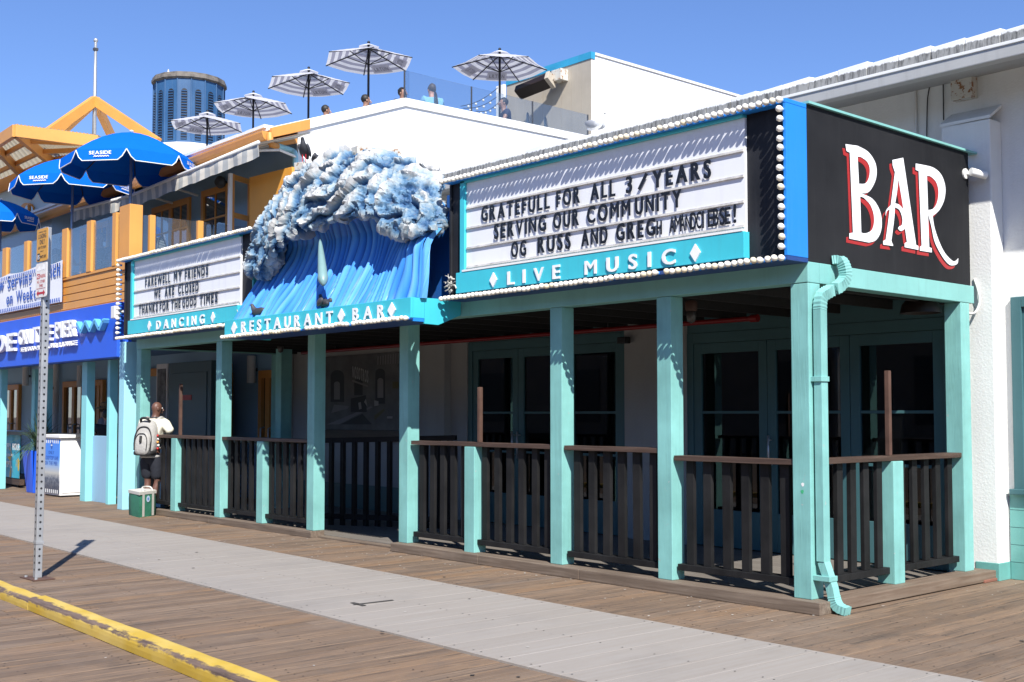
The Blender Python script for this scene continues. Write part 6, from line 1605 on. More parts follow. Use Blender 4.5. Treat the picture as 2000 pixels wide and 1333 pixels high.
def person(label, base, face, pose, shirt, skinm, bottom, hair=None, group=None, sleeves='long', legs='long', shoe=None, cap=None):
    """pose: dict of joints in local axes (x right, y forward, z up) round base"""
    f = V((face[0], face[1], 0)).normalized(); rt = f.cross(V((0, 0, 1))); B = V(base)
    W = lambda p: B + rt * p[0] + f * p[1] + V((0, 0, p[2]))
    t = thing('person', label, 'person', B, 0, group)
    J = {k: W(v) for k, v in pose.items()}; hf = V(pose.get('look_w', (0, 0, 0))); look = (rt * pose['look'][0] + f * pose['look'][1] + V((0, 0, pose['look'][2]))).normalized()
    hd = J['head']
    body = [[(J['pelvis'], (.13, .10)), (J['spine'], (.125, .10)), (J['chest'], (.14, .11)), (J['neck'], .055), (hd - V((0, 0, .075)), .062), (hd, (.082, .098)), (hd + V((0, 0, .065)), (.070, .082)), (hd + V((0, 0, .105)), .03)]]
    for s in 'rl':
        sh, el, wr = J['sh_' + s], J['el_' + s], J['wr_' + s]
        body.append([(J['chest'], (.14, .11)), (sh, .055), (sh.lerp(el, .5), .048), (el, .040), (el.lerp(wr, .4), .040), (wr, .027), (wr + (wr - el).normalized() * .03, .026)])
        hp, kn, an, to = J['hip_' + s], J['kn_' + s], J['an_' + s], J['to_' + s]
        body.append([(J['pelvis'], (.13, .10)), (hp, .085), (hp.lerp(kn, .55), .075), (kn, .052), (kn.lerp(an, .35), .056), (an, .036), (an + V((0, 0, -.05)), .04), (to, .03)])
    me = skin_mesh(body, 2)
    ex = MB(); head_parts(ex, hd, look)
    for s, k in (('r', 1), ('l', -1)): hand(ex, J['wr_' + s] + (J['wr_' + s] - J['el_' + s]).normalized() * .03, J['wr_' + s] - J['el_' + s], k, pose.get('palm', (0, .3, -1)))
    add_mb(me, ex)
    o = put(me, 'body', skinm, t)
    eb = MB(); lr = look.cross(V((0, 0, 1))).normalized()
    for k in (-1, 1): eb.ball(hd + look * .078 + lr * (.030 * k) + V((0, 0, .012)), .010, 8, 6)
    eb.build('eyes', M['eye'], o, smooth=True)
    ch = [[(J['pelvis'] + V((0, 0, -.05)), (.165, .135)), (J['spine'], (.16, .13)), (J['chest'], (.175, .14)), (J['chest'].lerp(J['neck'], .6), (.11, .09)), (J['neck'] - V((0, 0, .02)), .07)]]
    for s in 'rl':
        sh, el, wr = J['sh_' + s], J['el_' + s], J['wr_' + s]
        c_ = [(J['chest'], (.175, .14)), (sh, .085), (sh.lerp(el, .5), .078)]
        if sleeves == 'long': c_ += [(el, .072), (el.lerp(wr, .5), .062), (el.lerp(wr, .9), .045)]
        ch.append(c_)
    put(skin_mesh(ch, 2), 'shirt', shirt, t)
    lg = [[(J['pelvis'] + V((0, 0, .05)), (.155, .125)), (J['pelvis'] - V((0, 0, .04)), (.155, .13))]]
    for s in 'rl':
        hp, kn, an = J['hip_' + s], J['kn_' + s], J['an_' + s]
        lg.append([(J['pelvis'] - V((0, 0, .04)), (.155, .13)), (hp.lerp(kn, .12), .115), (hp.lerp(kn, .55), .108), (hp.lerp(kn, .96), .10)] + ([(kn.lerp(an, .5), .075), (kn.lerp(an, .95), .06)] if legs == 'long' else []))
    put(skin_mesh(lg, 2), 'trousers' if legs == 'long' else 'shorts', bottom, t)
    for s in 'rl':
        an, to = J['an_' + s], J['to_' + s]
        dvv = (V((to.x, to.y, 0)) - V((an.x, an.y, 0))).normalized()
        z0 = min(an.z - .09, to.z - .03)
        sh_ = skin_mesh([[(an - dvv * .05 + V((0, 0, -.045)), (.045, .045)), (an + V((0, 0, -.035)), (.047, .05)), (an.lerp(to, .55) + V((0, 0, -.02)), (.046, .04)), (to + dvv * .02 + V((0, 0, -.0)), (.045, .03))]], 2)
        put(sh_, 'shoe', shoe or M['black'], t)
    if hair is not None:
        hb = MB(); fz = Matrix((lr, look, V((0, 0, 1)))).transposed(); hv = []
        hb.ball(hd + V((0, 0, .035)) - look * .018, .10, 14, 10, (.86, 1.0, 1.0), fz)
        hb.v = [tuple(V(v) + V((noise.noise(V(v) * 30), noise.noise(V(v) * 30 + V((5, 0, 0))), noise.noise(V(v) * 30 + V((0, 7, 0))))) * .010) for v in hb.v]
        ob = hb.build('hair', hair, t, smooth=True)
        bm = bmesh.new(); bm.from_mesh(ob.data)
        dele = [v for v in bm.verts if (v.co - hd).dot(look) > .035 and (v.co - hd).z < .07 or (v.co - hd).z < -.045]
        bmesh.ops.delete(bm, geom=dele, context='VERTS'); bm.to_mesh(ob.data); bm.free()
    return t, W, J, f, rt
stand = dict(pelvis=(0, 0, .93), spine=(0, .02, 1.12), chest=(0, .03, 1.32), neck=(0, .04, 1.49), head=(0, .055, 1.63), look=(0, 1, -.05),
    sh_r=(.18, .02, 1.42), el_r=(.25, .0, 1.14), wr_r=(.23, .12, .92), sh_l=(-.18, .02, 1.42), el_l=(-.25, 0, 1.14), wr_l=(-.23, .12, .92),
    hip_r=(.09, 0, .90), kn_r=(.10, .03, .50), an_r=(.10, 0, .10), to_r=(.12, .13, .04), hip_l=(-.09, 0, .90), kn_l=(-.10, .03, .50), an_l=(-.10, -.02, .10), to_l=(-.12, .11, .04))
sit = dict(pelvis=(0, 0, .52), spine=(0, -.02, .72), chest=(0, .0, .93), neck=(0, .03, 1.10), head=(0, .05, 1.24), look=(0, 1, -.08),
    sh_r=(.18, .0, 1.03), el_r=(.25, .12, .78), wr_r=(.12, .34, .76), sh_l=(-.18, .0, 1.03), el_l=(-.25, .12, .78), wr_l=(-.12, .34, .76),
    hip_r=(.09, .04, .50), kn_r=(.13, .44, .50), an_r=(.12, .42, .10), to_r=(.13, .55, .04), hip_l=(-.09, .04, .50), kn_l=(-.13, .44, .50), an_l=(-.12, .42, .10), to_l=(-.13, .55, .04))
M['pack_grey'] = cloth_fold('light_grey_pack_fabric', (.36, .35, .33), 20); M['pack_black'] = plain('black_pack_fabric', (.014, .014, .015), .7)
# the man with the backpack leaning on the rail
lean = dict(pelvis=(0, .0, .95), spine=(.0, .02, 1.14), chest=(.01, .05, 1.34), neck=(.02, .075, 1.50), head=(.035, .10, 1.645), look=(.62, .78, -.10),
    sh_r=(.20, .07, 1.42), el_r=(.33, .03, 1.29), wr_r=(.15, .22, 1.285), sh_l=(-.18, .04, 1.42), el_l=(-.25, .10, 1.14), wr_l=(-.10, .27, 1.08),
    hip_r=(.09, 0, .92), kn_r=(.10, .05, .50), an_r=(.03, -.05, .10), to_r=(.06, .08, .04), hip_l=(-.09, 0, .92), kn_l=(-.08, .06, .51), an_l=(-.07, .0, .10), to_l=(-.10, .13, .04), palm=(0, 0, -1))
mp_ = Y(294, 900, .09); mbase = V((mp_.x, .09, 0))
man, MW, MJ, mf, mr = person('bald man in cream sweatshirt and dark shorts with grey backpack leaning on the rail', mbase, (-.55, .83), lean, cloth_fold('cream_sweatshirt', (.70, .68, .56)), M['skin_dark'], cloth_fold('navy_shorts', (.010, .012, .02)), None, None, 'long', 'short', M['black'])
for (s) in 'rl':
    a = MJ['an_' + s]; MB().tube([a + V((0, 0, -.02)), a + V((0, 0, .09))], [.042, .046], 12).build('sock', M['black'], man, smooth=True)
MB().tube([MJ['neck'] + V((.06 * cos(k * pi / 6), .06 * sin(k * pi / 6), .0)) for k in range(13)], .016, 6).build('collar', M['dark_grey'], man, smooth=True)
MB().tube([MW((.155 * cos(k * pi / 8), .125 * sin(k * pi / 8) + .0, .895)) for k in range(17)], .022, 6).build('shirt_hem', M['pack_grey'], man, smooth=True)
# backpack worn on his back
bp = thing('backpack', 'grey backpack with black trim worn by the leaning man', 'backpack', MW((0, -.1, 1.0)))
def rbox(cx, cz, w, h, y0, y1, tip=.8, n=18, zt=None):
    """rounded pack shell: superellipse outline with bulged back"""
    vs = []; fs = []; layers = ((y0, .92), ((y0 + y1) / 2, 1.0), (y1 + .02, .92), (y1, .70))
    for (yy, s) in layers:
        for k in range(n):
            an = 2 * pi * k / n; c_, s_ = cos(an), sin(an); ex = .55
            xx = math.copysign(abs(c_) ** ex, c_) * w / 2 * s * (1 - (.18 if s_ > 0 else 0) * abs(s_) * tip); zz = math.copysign(abs(s_) ** ex, s_) * h / 2 * s
            tilt = (cz + zz - 1.0) * .12
            vs.append(MW((cx + xx, yy + tilt - .02, cz + zz)))
    for i in range(len(layers) - 1):
        for k in range(n): fs.append((i*n+k, i*n+(k+1) % n, (i+1)*n+(k+1) % n, (i+1)*n+k))
    fs.append(tuple(range(n))); fs.append(tuple((len(layers)-1)*n + k for k in reversed(range(n))))
    return MB().add(vs, fs)
rbox(0, 1.19, .35, .56, -.02, -.21).build('main_pack', M['pack_grey'], bp, smooth=R(60))
rbox(0, 1.10, .27, .34, -.20, -.27).build('front_pocket', M['pack_grey'], bp, smooth=R(60))
rbox(0, .955, .33, .09, -.05, -.235, tip=0).build('bottom_panel', M['pack_black'], bp, smooth=R(60))
def packline(pts, r, nm): MB().tube([MW((x, y + (z - 1.0) * .12 - .02, z)) for x, y, z in smooth_path(pts, 5)], r, 6).build(nm, M['pack_black'], bp, smooth=True)
packline([(-.14, -.225, 1.0), (-.145, -.225, 1.20), (-.09, -.222, 1.33), (0, -.22, 1.36), (.09, -.222, 1.33), (.145, -.225, 1.20), (.14, -.225, 1.0)], .009, 'zip')
packline([(-.10, -.272, 1.0), (-.105, -.275, 1.15), (-.06, -.27, 1.24), (0, -.27, 1.255), (.06, -.27, 1.24), (.105, -.275, 1.15), (.10, -.272, 1.0)], .007, 'zip')
packline([(-.08, -.19, 1.44), (-.05, -.23, 1.485), (0, -.235, 1.495), (.05, -.23, 1.485), (.08, -.19, 1.44)], .020, 'carry_handle')
packline([(.0, -.285, 1.22), (.0, -.285, 1.12)], .022, 'pull_tab')
for s in (-1, 1):
    MB().tube(smooth_path([MW((s * .10, -.02, 1.44)), MW((s * .125, .09, 1.50)), MW((s * .13, .22, 1.42)), MW((s * .15, .22, 1.2)), MW((s * .165, .02, 1.02))], 5), .024, 8).build('shoulder_strap', M['pack_grey'], bp, smooth=True)
for k in range(5): MB().ball(MW((.185, -.10 + .02 * (k % 2), 1.22 - .05 * k)), .02, 8, 6).build('key_charm', M[('red', 'white', 'orange', 'white', 'red')[k]], bp, smooth=True)
MB().ball(MW((-.19, -.10, 1.08)), .05, 10, 7, (.7, 1, 1.8)).build('side_bottle', M['black'], bp, smooth=True)
# green cool bag
gb = thing('cool_bag', 'green insulated delivery bag with cream straps on the boardwalk', 'bag', (-12.3, -.05, 0))
ga, gbk, gr2 = G(272, 1012), G(251, 1006), G(304, 1007)
ux = (gr2 - ga); uy = (gbk - ga); ux.z = uy.z = 0; hB = .385
M['bag_green'] = cloth_fold('green_bag_vinyl', (.03, .20, .12), 8); M['bag_cream'] = plain('cream_webbing', (.55, .53, .48), .8)
def bq(u, v, z, o=0): c_ = .5; return ga + ux * u + uy * v + V((0, 0, z)) + (ux.normalized() * (u - .5) + uy.normalized() * (v - .5)) * 2 * o
n = 10; vs = []; fs = []
for zi in range(7):
    z = hB * zi / 6; bl = .012 * sin(pi * zi / 6)
    ring = [(0, 0), (.33, 0), (.67, 0), (1, 0), (1, .33), (1, .67), (1, 1), (.67, 1), (.33, 1), (0, 1), (0, .67), (0, .33)]
    for (u, v) in ring: vs.append(bq(u, v, z, bl + .006 * noise.noise(V((u * 3, v * 3, z * 9))) - (.01 if (u in (0, 1) and v in (0, 1)) else 0)))
nr = 12
for zi in range(6):
    for k in range(nr): fs.append((zi*nr+k, zi*nr+(k+1) % nr, (zi+1)*nr+(k+1) % nr, (zi+1)*nr+k))
fs.append(tuple(range(nr))); fs.append(tuple(6*nr + k for k in range(nr)))
MB().add(vs, fs).build('bag_body', M['bag_green'], gb, smooth=R(50))
MB().add([bq(u, v, z, .012) for z in (hB - .045, hB + .004) for (u, v) in ((0, 0), (1, 0), (1, 1), (0, 1))], [(0, 1, 5, 4), (1, 2, 6, 5), (2, 3, 7, 6), (3, 0, 4, 7), (4, 5, 6, 7)]).build('lid', M['bag_cream'], gb, bev=.006)
for u in (.22, .80):
    MB().add([bq(u - .07, -.0, .01, .0) - uy.normalized() * .018, bq(u + .07, 0, .01, 0) - uy.normalized() * .018, bq(u + .07, 0, hB, 0) - uy.normalized() * .020, bq(u - .07, 0, hB, 0) - uy.normalized() * .020], [(0, 1, 2, 3)]).build('strap', M['bag_cream'], gb)
MB().tube(smooth_path([bq(.22, 0, hB), bq(.25, .15, hB + .05), bq(.5, .25, hB + .06), bq(.75, .15, hB + .05), bq(.80, 0, hB)], 5), .013, 6).build('handle', M['bag_cream'], gb, smooth=True)
cc = bq(.50, 0, .27) - uy.normalized() * .022; e1 = ux.normalized()
MB().add([cc + e1 * .05 * cos(k * pi / 10) + V((0, 0, .05 * sin(k * pi / 10))) for k in range(20)], [tuple(range(20))]).build('round_badge', plain('pale_blue_badge', (.55, .68, .85), .4), gb)
cc2 = cc - uy.normalized() * .002; MB().add([cc2 + e1 * .022 * cos(k * pi / 6) + V((0, 0, .022 * sin(k * pi / 6))) for k in range(12)], [tuple(range(12))]).build('round_badge', plain('blue_badge_mark', (.10, .25, .6), .4), gb)
# background people
pw_ = dict(stand)
person('person in straw hat and grey shirt in the shade behind the aqua columns', (Y(198, 900, 1.5).x, 1.5, 0), (.5, 1), stand, plain('grey_shirt_cloth', (.20, .20, .21), .8), M['skin_mid'], M['pack_black'], M['hair_dark'], 'people inside the blue restaurant', 'short')
hp = V((Y(198, 900, 1.5).x, 1.5, 0)); hpd = hp + V((.025, .05, 1.63))
hat = thing('straw_hat', 'wide straw hat worn by the person in the shade', 'hat', hpd + V((0, 0, .07)))
MB().lathe([(.20, -.02), (.19, .0), (.10, .015), (.095, .09), (.06, .115), (.0, .12)], 20, hpd + V((0, 0, .055))).build('hat_body', plain('straw', (.22, .14, .06), .8), hat, smooth=R(40))
person('person in black shirt standing close to the straw hat wearer', (Y(207, 900, 1.05).x, 1.05, 0), (-.8, .5), {k: ((v[0], v[1], v[2] * .93) if k != 'look' else v) for k, v in stand.items()}, M['pack_black'], M['skin_mid'], M['pack_black'], M['hair_dark'], 'people inside the blue restaurant', 'short')
def seated(px, py, d, zf, face, label, shirt, skin, hair, group, dz=0.0):
    h = D(px, py, d) if d > 5 else Y(px, py, d); zf = h.z - 1.24; b = V((h.x, h.y, zf)); k = 1.0
    ps = {q: ((v[0], v[1], v[2] + (k - 1) * 1.3) if q != 'look' else v) for q, v in sit.items()}
    return person(label, b, face, ps, shirt, skin, M['pack_black'], hair, group, 'short')
sh_blue = plain('light_blue_shirt_cloth', (.20, .42, .62), .8); sh_navy = plain('navy_shirt_cloth', (.01, .015, .05), .8); sh_dark = plain('charcoal_shirt_cloth', (.03, .03, .035), .8)
ZS = 7.36
def roofp(px, py, d, face, label, shirt, skin, hair): 
    h = D(px, py, d); zf = ZS + .35
    return seated(px, py, d, h.z - 1.30, face, label, shirt, skin, hair, 'people on the roof terrace')
roofp(845, 176, 23.6, (-.9, .2), 'man with short grey hair and light blue shirt above the white parapet', sh_blue, M['skin_fair'], M['hair_grey'])
roofp(783, 184, 24.0, (.9, .3), 'dark haired person behind the glass near the gable peak', sh_dark, M['skin_mid'], M['hair_dark'])
roofp(711, 197, 24.6, (.3, .9), 'person with dark curly hair under the tallest looking striped umbrella', sh_dark, M['skin_mid'], M['hair_dark'])
roofp(633, 217, 25.6, (.3, .9), 'dark haired person low behind roof edge beside striped umbrella', sh_dark, M['skin_mid'], M['hair_dark'])
roofp(987, 203, 25.0, (-.4, -.8), 'person in navy shirt leaning near the tan wall', sh_navy, M['skin_mid'], M['hair_dark'])
seated(197, 468, 1.3, 3.5, (.6, -.6), 'seated dark clothed diner behind balcony glass beneath blue umbrellas', sh_dark, M['skin_mid'], M['hair_dark'], 'diners on the balcony')
seated(122, 474, 1.4, 3.5, (.8, .3), 'seated diner behind the balcony glass over the banner', sh_navy, M['skin_mid'], M['hair_dark'], 'diners on the balcony')
# bistro chairs
def weave_mat():
    m, t, b = nodes('black_white_bistro_weave'); v = coords(t, (1, 1, 1)); 
    mp = t.nodes.new('ShaderNodeMapping'); L(t, v, mp.inputs[0]); mp.inputs['Rotation'].default_value = (0, R(45), 0)
    ck = t.nodes.new('ShaderNodeTexChecker'); L(t, mp.outputs[0], ck.inputs[0]); ck.inputs['Scale'].default_value = 30; ck.inputs[1].default_value = (.012, .03, .035, 1); ck.inputs[2].default_value = (.42, .46, .44, 1)
    L(t, ck.outputs['Color'], b.inputs['Base Color']); b.inputs['Roughness'].default_value = .5; return m
M['weave'] = weave_mat()
def make_chair():
    t = thing('bistro_chair', 'x', 'chair', (0, 0, 0), 0, 'woven bistro chairs')
    pts = []
    for k in range(13): an = pi * k / 12; pts.append((.21 * cos(an), .19 + .03 * sin(an), .62 + .28 * sin(an)))
    out_ = [(.21, .19, .45)] + pts + [(-.21, .19, .45)]
    MB().tube([V(p) for p in out_], .016, 8).build('back_frame', M['black'], t, smooth=True)
    MB().prism([V(p) for p in out_], (0, .015, 0)).build('backrest', M['weave'], t)
    MB().lathe([(.0, .445), (.20, .445), (.215, .455), (.20, .47), (.0, .47)], 18).build('seat', M['weave'], t, smooth=R(40))
    for sx in (-1, 1):
        for sy_ in (-1, 1): MB().tube([(.17 * sx, .16 * sy_, .45), (.20 * sx, .20 * sy_, .0)], .014, 8).build('leg', M['black'], t, smooth=True)
    return t
ch0 = make_chair(); used = [False]
def chair(p, rz, label):
    t = ch0 if not used[0] else copy_tree(ch0); used[0] = True
    t.location = p; t.rotation_euler = (0, 0, rz); t['label'] = label
def chair_x(px, py, xx, rz, label):
    p = X(px, py, xx); chair((p.x, p.y, p.z - .80), rz, label)
def chair_at(px, py, d, rz, label, zf=None):
    p = D(px, py, d) if d > 5 else Y(px, py, d); chair((p.x, p.y, (p.z - .78) if zf is None else zf), rz, label)
chair_x(871, 192, -12.8, 2.6, 'woven bistro chair above the parapet beside the blue shirted man'); chair_x(1050, 231, -12.8, 2.5, 'woven bistro chair behind glass below the tan wall'); chair_x(1084, 239, -12.8, 2.5, 'woven bistro chair at the low end of the glass guard')
chair_x(812, 188, -13.2, 2.4, 'woven bistro chair half hidden between two heads at the peak')
chair_at(273, 466, 1.5, 2.4, 'woven bistro chair standing behind the thick orange corner post'); chair_at(337, 476, 1.6, 2.3, 'woven bistro chair just above the dancing sign'); chair_at(187, 480, 1.0, 2.5, 'woven bistro chair behind balcony glass beside the seated diner')

# ================================================================ SIGN POST
sp = thing('sign_post', 'perforated steel parking sign post bolted to the boardwalk', 'sign post', G(73, 1132))
b0 = G(73, 1131); dv = V((RGT.x, RGT.y, 0)); yaw_s = atan2(RGT.y, RGT.x) - R(46)
sx_ = V((cos(yaw_s), sin(yaw_s), 0)); sn = V((sx_.y, -sx_.x, 0)); top_ = 2.72
lean_ = V((.008, .006, 1)).normalized()
b = MB(); hw = .032
M['galv'] = paint('worn_galvanised_steel', (.40, .41, .42), .5, .15, .3, (.2, .17, .14), 4.0, .2, metal=.55)
b.bar(b0 + V((0, 0, .012)), b0 + lean_ * (top_ + .62), hw * 2, hw * 2, up=sn); b.build('post', M['galv'], sp, bev=.006)
hl = MB(); hl2 = MB(); z = .09
while z < top_ + .02:
    for (nn, tt) in ((sn, sx_), (sx_, sn)):
        c_ = b0 + lean_ * z + nn * (hw + .0012); hl.add([c_ + tt * .011 * cos(k * pi / 4) + V((0, 0, .011 * sin(k * pi / 4))) for k in range(8)], [tuple(range(8))])
    z += .0508 * 1.25
hl.build('holes', M['black'], sp, fix=False, merge=False)['kind'] = 'stuff'
MB().add([b0 + sx_ * (.17 * a) + sn * (.10 * c_) + V((0, 0, zz_)) for zz_ in (.002, .012) for a, c_ in ((-1, 1), (1, 1), (1, -1), (-1, -1))], [(0, 1, 5, 4), (1, 2, 6, 5), (2, 3, 7, 6), (3, 0, 4, 7), (4, 5, 6, 7)]).build('base_plate', M['rust'], sp)
for a in (-.12, .12): MB().lathe([(.016, 0), (.016, .014), (.0, .016)], 6, b0 + sx_ * a + sn * .06 + V((0, 0, .012))).build('bolt', M['galv'], sp)
MB().bar(b0 + lean_ * .33, b0 + lean_ * .355, hw * 2.3, hw * 2.3, up=sn).build('sleeve', M['galv'], sp)
def panel(z0, z1, w, mat, nm, off=.0):
    c_ = b0 + lean_ * ((z0 + z1) / 2) + sn * (hw + .006 + off); pts = []; h = (z1 - z0) / 2; r = .02
    for (cx_, cz_, a0) in ((w/2-r, h-r, 0), (-w/2+r, h-r, pi/2), (-w/2+r, -h+r, pi), (w/2-r, -h+r, 1.5*pi)):
        for k in range(5): an = a0 + pi / 2 * k / 4; pts.append(c_ + sx_ * (cx_ + r * cos(an)) + V((0, 0, cz_ + r * sin(an))))
    return MB().prism(pts, sn * .004).build(nm, mat, None), c_
def sgn(name, label, z0, z1, face, w=.30):
    t = thing(name, label, 'sign', b0 + lean_ * z0 + sn * hw)
    o, c_ = panel(z0, z1, w, M['steel'], 'plate'); o.parent = t; o.matrix_parent_inverse = t.matrix_basis.inverted()
    o2, _ = panel(z0 + .006, z1 - .006, w - .012, face, 'face', .0035); o2.parent = t; o2.matrix_parent_inverse = t.matrix_basis.inverted()
    return t, c_
M['sign_yellow'] = plain('amber_sign_sheeting', (.60, .30, .03), .4, var=.05); M['sign_white'] = plain('white_sign_sheeting', (.72, .70, .68), .4, var=.04); M['sign_red'] = plain('red_sign_sheeting', (.45, .02, .025), .4)
zY0, zY1, zR0, zR1 = 3.005, 3.33, 2.66, 2.998
ty, cy_ = sgn('loading_sign', 'amber loading only sign at the top of the steel post', zY0, zY1, M['sign_yellow'], .27)
tr_, cr_ = sgn('no_parking_sign', 'white and red no parking sign under the amber one', zR0, zR1, M['sign_white'], .27)
F_ = hw + .0148
def st_text(t, txt, u0, u1, z, h, mat, bold=.015, gap=.18):
    a = b0 + lean_ * z + sn * F_ + sx_ * u0; c_ = b0 + lean_ * z + sn * F_ + sx_ * u1
    word(txt, a, c_, h, M[mat], t, bold, 0, gap=gap, name='lettering', split=False)
def st_box(t, u0, u1, z0, z1, mat, nm, o=.0):
    a = b0 + sn * (F_ + o); MB().add([a + lean_ * z0 + sx_ * u0, a + lean_ * z0 + sx_ * u1, a + lean_ * z1 + sx_ * u1, a + lean_ * z1 + sx_ * u0], [(0, 1, 2, 3)]).build(nm, M[mat], t)
st_text(ty, 'COMMERCIAL VEHICLE', -.09, .09, zY1 - .045, .014, 'letter_black', .005); st_text(ty, 'LOADING', -.09, .09, zY1 - .10, .046, 'letter_black'); st_text(ty, 'ONLY', -.06, .06, zY1 - .155, .046, 'letter_black')
st_text(ty, '6AM TO 10AM', -.09, .09, zY1 - .20, .028, 'letter_black', .01); st_text(ty, 'DAILY', -.035, .035, zY1 - .23, .014, 'letter_black', .005)
st_box(ty, -.105, -.045, zY0 + .015, zY0 + .085, 'letter_black', 'number_box'); st_text(ty, '15', -.098, -.052, zY0 + .03, .042, 'letter_white', .01); 
st_text(ty, 'MINUTE LIMIT', -.035, .10, zY0 + .035, .028, 'letter_black', .01)
st_box(tr_, -.108, .108, zR1 - .10, zR1 - .012, 'sign_red', 'red_band', -.0012)
cb2 = b0 + sn * (F_ + .001)
def tow(u0, z0, w, h): 
    pts = [(0, .2), (0, .55), (.25, .6), (.4, 1), (.75, 1), (.9, .6), (1, .5), (1, .2), (.85, .2), (.8, .0), (.7, .0), (.65, .2), (.35, .2), (.3, 0), (.2, 0), (.15, .2)]
    MB().add([cb2 + lean_ * (z0 + h * b_) + sx_ * (u0 + w * a) for a, b_ in pts], [tuple(range(len(pts)))]).build('tow_symbol', M['letter_white'], tr_)
tow(-.095, zR1 - .085, .085, .05); tow(.005, zR1 - .08, .09, .055)
st_box(tr_, -.105, -.035, zR1 - .155, zR1 - .105, 'sign_red', 'red_band', -.0006); st_text(tr_, 'NO', -.098, -.042, zR1 - .147, .034, 'letter_white'); st_text(tr_, 'PARKING', -.03, .10, zR1 - .147, .034, 'sign_red')
st_text(tr_, 'ALL OTHER', -.09, .09, zR1 - .195, .028, 'sign_red', .01); st_text(tr_, 'TIMES', -.045, .045, zR1 - .235, .028, 'sign_red', .01)
st_box(tr_, -.105, .105, zR0 + .088, zR0 + .092, 'sign_red', 'line'); st_box(tr_, -.06, .06, zR0 + .036, zR0 + .056, 'sign_red', 'arrow')
for s in (-1, 1):
    a = b0 + sn * F_ + lean_ * (zR0 + .046); MB().add([a + sx_ * (s * .055) + V((0, 0, .032)), a + sx_ * (s * .10), a + sx_ * (s * .055) - V((0, 0, .032))], [(0, 1, 2)]).build('arrow', M['sign_red'], tr_)

# ================================================================ BIRDS
def bird(p, face, label, body_m, head_m, sit_=False, s=1.0, kind='pigeon'):
    t = thing(kind, label, 'bird', p, 0, 'birds on the roof edges'); p = V(p); f = V((face[0], face[1], 0)).normalized(); up = V((0, 0, 1)); W = lambda a, c: p + f * a * s + up * c * s
    if sit_: sk = [[(W(-.13, .05), .018), (W(-.06, .06), .055), (W(.02, .065), .062), (W(.07, .085), .045), (W(.09, .125), .026), (W(.10, .15), .026), (W(.118, .152), .014)]]
    else: sk = [[(W(-.13, .06), .016), (W(-.07, .10), .045), (W(.0, .14), .062), (W(.045, .19), .045), (W(.055, .235), .026), (W(.065, .262), .026), (W(.083, .264), .014)]]
    me = skin_mesh(sk, 2); o = put(me, 'body', body_m, t)
    hb = W(.118, .150) if sit_ else W(.083, .262); MB().tube([hb, hb + f * .022 * s - up * .006 * s], [.006 * s, .002 * s], 6).build('beak', M['dark_grey'], t)
    lr = f.cross(up); c0 = W(-.02, .07) if sit_ else W(-.02, .14)
    for k in (-1, 1):
        MB().ball(c0 + lr * .048 * k * s, .08 * s, 10, 7, (.25, 1.15, .5), Matrix((lr, (f + up * (-.2 if sit_ else .75)).normalized(), f.cross(lr))).transposed()).build('wing', head_m, t, smooth=True)
        if not sit_: MB().tube([W(.0, .09) + lr * .02 * k * s, W(.005, .0) + lr * .02 * k * s], .005 * s, 6).build('leg', M['red'], t)
    return t
M['pigeon'] = plain('slate_pigeon_feather', (.035, .036, .042), .6, var=.3); M['pigeon_wing'] = plain('grey_pigeon_wing', (.06, .06, .068), .6, var=.3); M['gull_white'] = plain('white_gull_feather', (.72, .72, .72), .6); M['gull_grey'] = plain('grey_gull_wing', (.30, .31, .33), .6)
p = Y(594, 318, .2); bird((p.x, .2, Y(610, 321, .3).z + .02), (.5, -.6), 'slate pigeon standing tall on beam beside the wave', M['pigeon'], M['pigeon_wing'], s=1.15)
p = Y(618, 320, .4); bird((p.x, .4, p.z + .0), (-.8, .3), 'second smaller looking pigeon settled behind the tall standing one', M['pigeon'], M['pigeon_wing'], True)
p = Y(507, 615, -.45); bird((p.x, -.45, 2.768), (-.8, -.4), 'grey pigeon resting at the foot of the wave by the teal wall', M['pigeon_wing'], M['pigeon'], True, 1.15)
p = Y(632, 600, -.5); bird((p.x, -.5, 2.768), (-.9, .2), 'dark pigeon lying on the ledge under the surfboard', M['pigeon'], M['pigeon_wing'], True, 1.15)
p = D(351, 158, 38); bird((tc_.x - .25, tc_.y - .6, tz1 + .23), (.6, -.6), 'white gull standing on the blue tower cornice', M['gull_white'], M['gull_white'], s=1.1, kind='gull')
p = Y(1165, 255, EY + .25); bird((p.x, EY + .25, p.z - .02), (.9, -.1), 'gull with grey wings sitting on the roof tiles', M['gull_white'], M['gull_grey'], True, 1.35, kind='gull')
# dried nests wedged on the bulbs
def nest(px, py, label, s=1.0):
    p = Y(px, py, -.19); t = MB(); rn = random.Random(int(px))
    for k in range(26):
        a = p + V((rn.uniform(-.05, .05), rn.uniform(-.03, .02), rn.uniform(-.07, .07))) * s; c_ = a + V((rn.uniform(-.07, .07), rn.uniform(-.03, .03), rn.uniform(-.05, .07))) * s
        t.tube([a, (a + c_) / 2 + V((0, rn.uniform(-.02, .02), rn.uniform(-.02, .02))), c_], rn.uniform(.003, .010) * s, 5)
    o = t.build('nest_debris', M['nest'], None, smooth=True, merge=False); tag(o, label, 'nest debris')
M['nest'] = paint('droppings_on_twigs', (.42, .40, .36), .9, .4, .3, scale=20)
nest(878, 558, 'white dried nest scraps at foot of the live music sign'); nest(472, 612, 'pale dried nest scraps beside the dancing panel', .95)

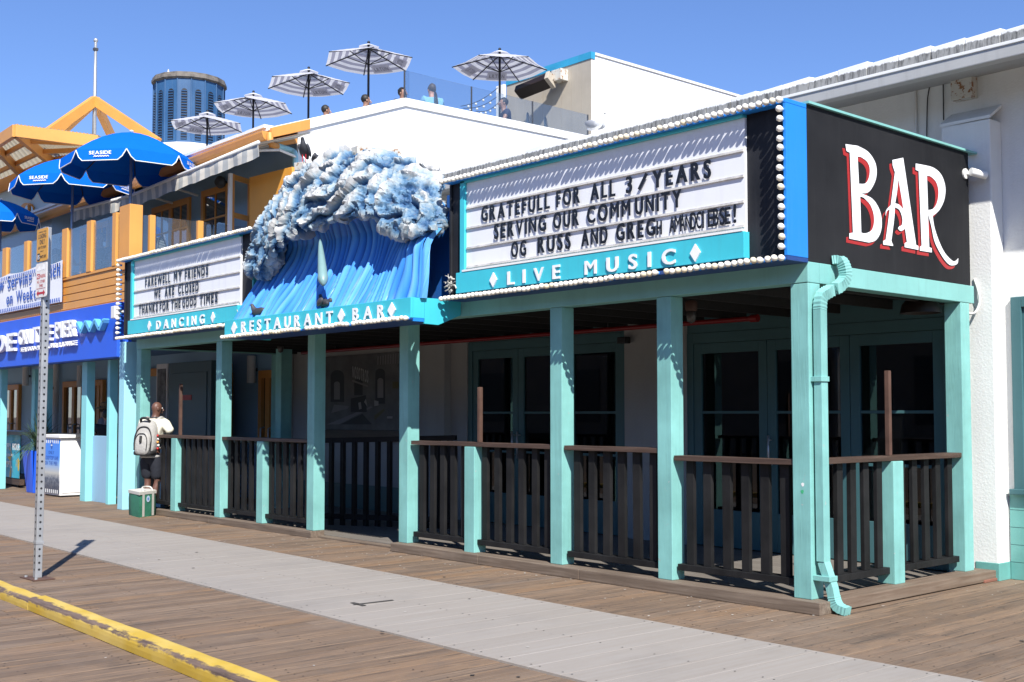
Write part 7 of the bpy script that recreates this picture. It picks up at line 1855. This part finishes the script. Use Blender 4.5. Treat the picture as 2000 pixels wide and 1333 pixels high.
# ---- droppings and litter specks on the boards
db = MB(); rn = random.Random(31)
for k in range(230):
    q = rn.random()
    if q < .45: x, y = rn.uniform(-12, .2), -abs(rn.gauss(0, .28)) - .02
    elif q < .7: x, y = rn.gauss(-7.2, 1.4), rn.uniform(-1.0, -.05)
    elif q < .8: x, y = rn.uniform(-.05, .9), rn.uniform(.4, 3.0)
    else: x, y = rn.uniform(-10, 4), rn.uniform(-6, 0)
    if -2.95 < y < -1.0 and q < .8: continue
    r_ = rn.uniform(.003, .010) * (1.5 if q < .7 and rn.random() < .1 else 1); n_ = 7; a0 = rn.random() * 6; z = .0065 if not -2.95 < y < -1.0 else .0205
    db.add([(x + r_ * rn.uniform(.6, 1.5) * cos(a0 + 2*pi*j/n_), y + r_ * rn.uniform(.6, 1.8) * sin(a0 + 2*pi*j/n_), z) for j in range(n_)], [tuple(range(n_))])
o = db.build('bird_droppings', plain('dried_droppings', (.52, .50, .46), .9, var=.3), fix=False, merge=False); tag(o, kind='stuff'); o['label'] = 'dried white droppings and litter specks along the porch sills'
gm = MB()
for k in range(40):
    x, y = rn.uniform(-9, 5), rn.uniform(-6, 1)
    if -3.0 < y < -1.0 and rn.random() < .5: continue
    z = .0068 if not -2.95 < y < -1.0 else .0208; r_ = rn.uniform(.008, .018); gm.add([(x + r_ * rn.uniform(.8, 1.2) * cos(2*pi*j/9), y + r_ * rn.uniform(.8, 1.3) * sin(2*pi*j/9), z) for j in range(9)], [tuple(range(9))])
o = gm.build('gum_spots', plain('old_chewing_gum', (.045, .038, .033), .8), fix=False, merge=False); tag(o, kind='stuff'); o['label'] = 'old dark gum spots trodden into the boards'
# scuff mark on the walkway
a, b_ = G(690, 1181, .0215), G(768, 1172, .0215); dd = (b_ - a).normalized(); nn = V((-dd.y, dd.x, 0))
sm = MB(); sm.add([a - nn * .012, b_ - nn * .018, b_ + nn * .018, a + nn * .012], [(0, 1, 2, 3)]); m0 = a.lerp(b_, .12); sm.add([m0 - nn * .10 - dd * .02, m0 - nn * .10 + dd * .02, m0 + nn * .10 + dd * .02, m0 + nn * .10 - dd * .02], [(0, 1, 2, 3)])
o = sm.build('scuff_mark', plain('black_rubber_scuff', (.06, .055, .05), .9), fix=False); tag(o, 'dark rubber scuff shaped like a letter on the walkway', 'scuff mark')
# stickers on the corner post
for (px, py, mt) in ((1568, 947, 'white'), (1567, 961, 'sticker_green')):
    if mt not in M: M[mt] = plain('green_sticker', (.05, .40, .18), .5)
    p = Y(px, py, YF - .0012); o = MB().add([(p.x + .016 * cos(2*pi*j/7) * (.8 + .4 * ((j * 3) % 2)), YF - .0012, p.z + .016 * sin(2*pi*j/7)) for j in range(7)], [tuple(range(7))]).build('sticker', M[mt], porch)
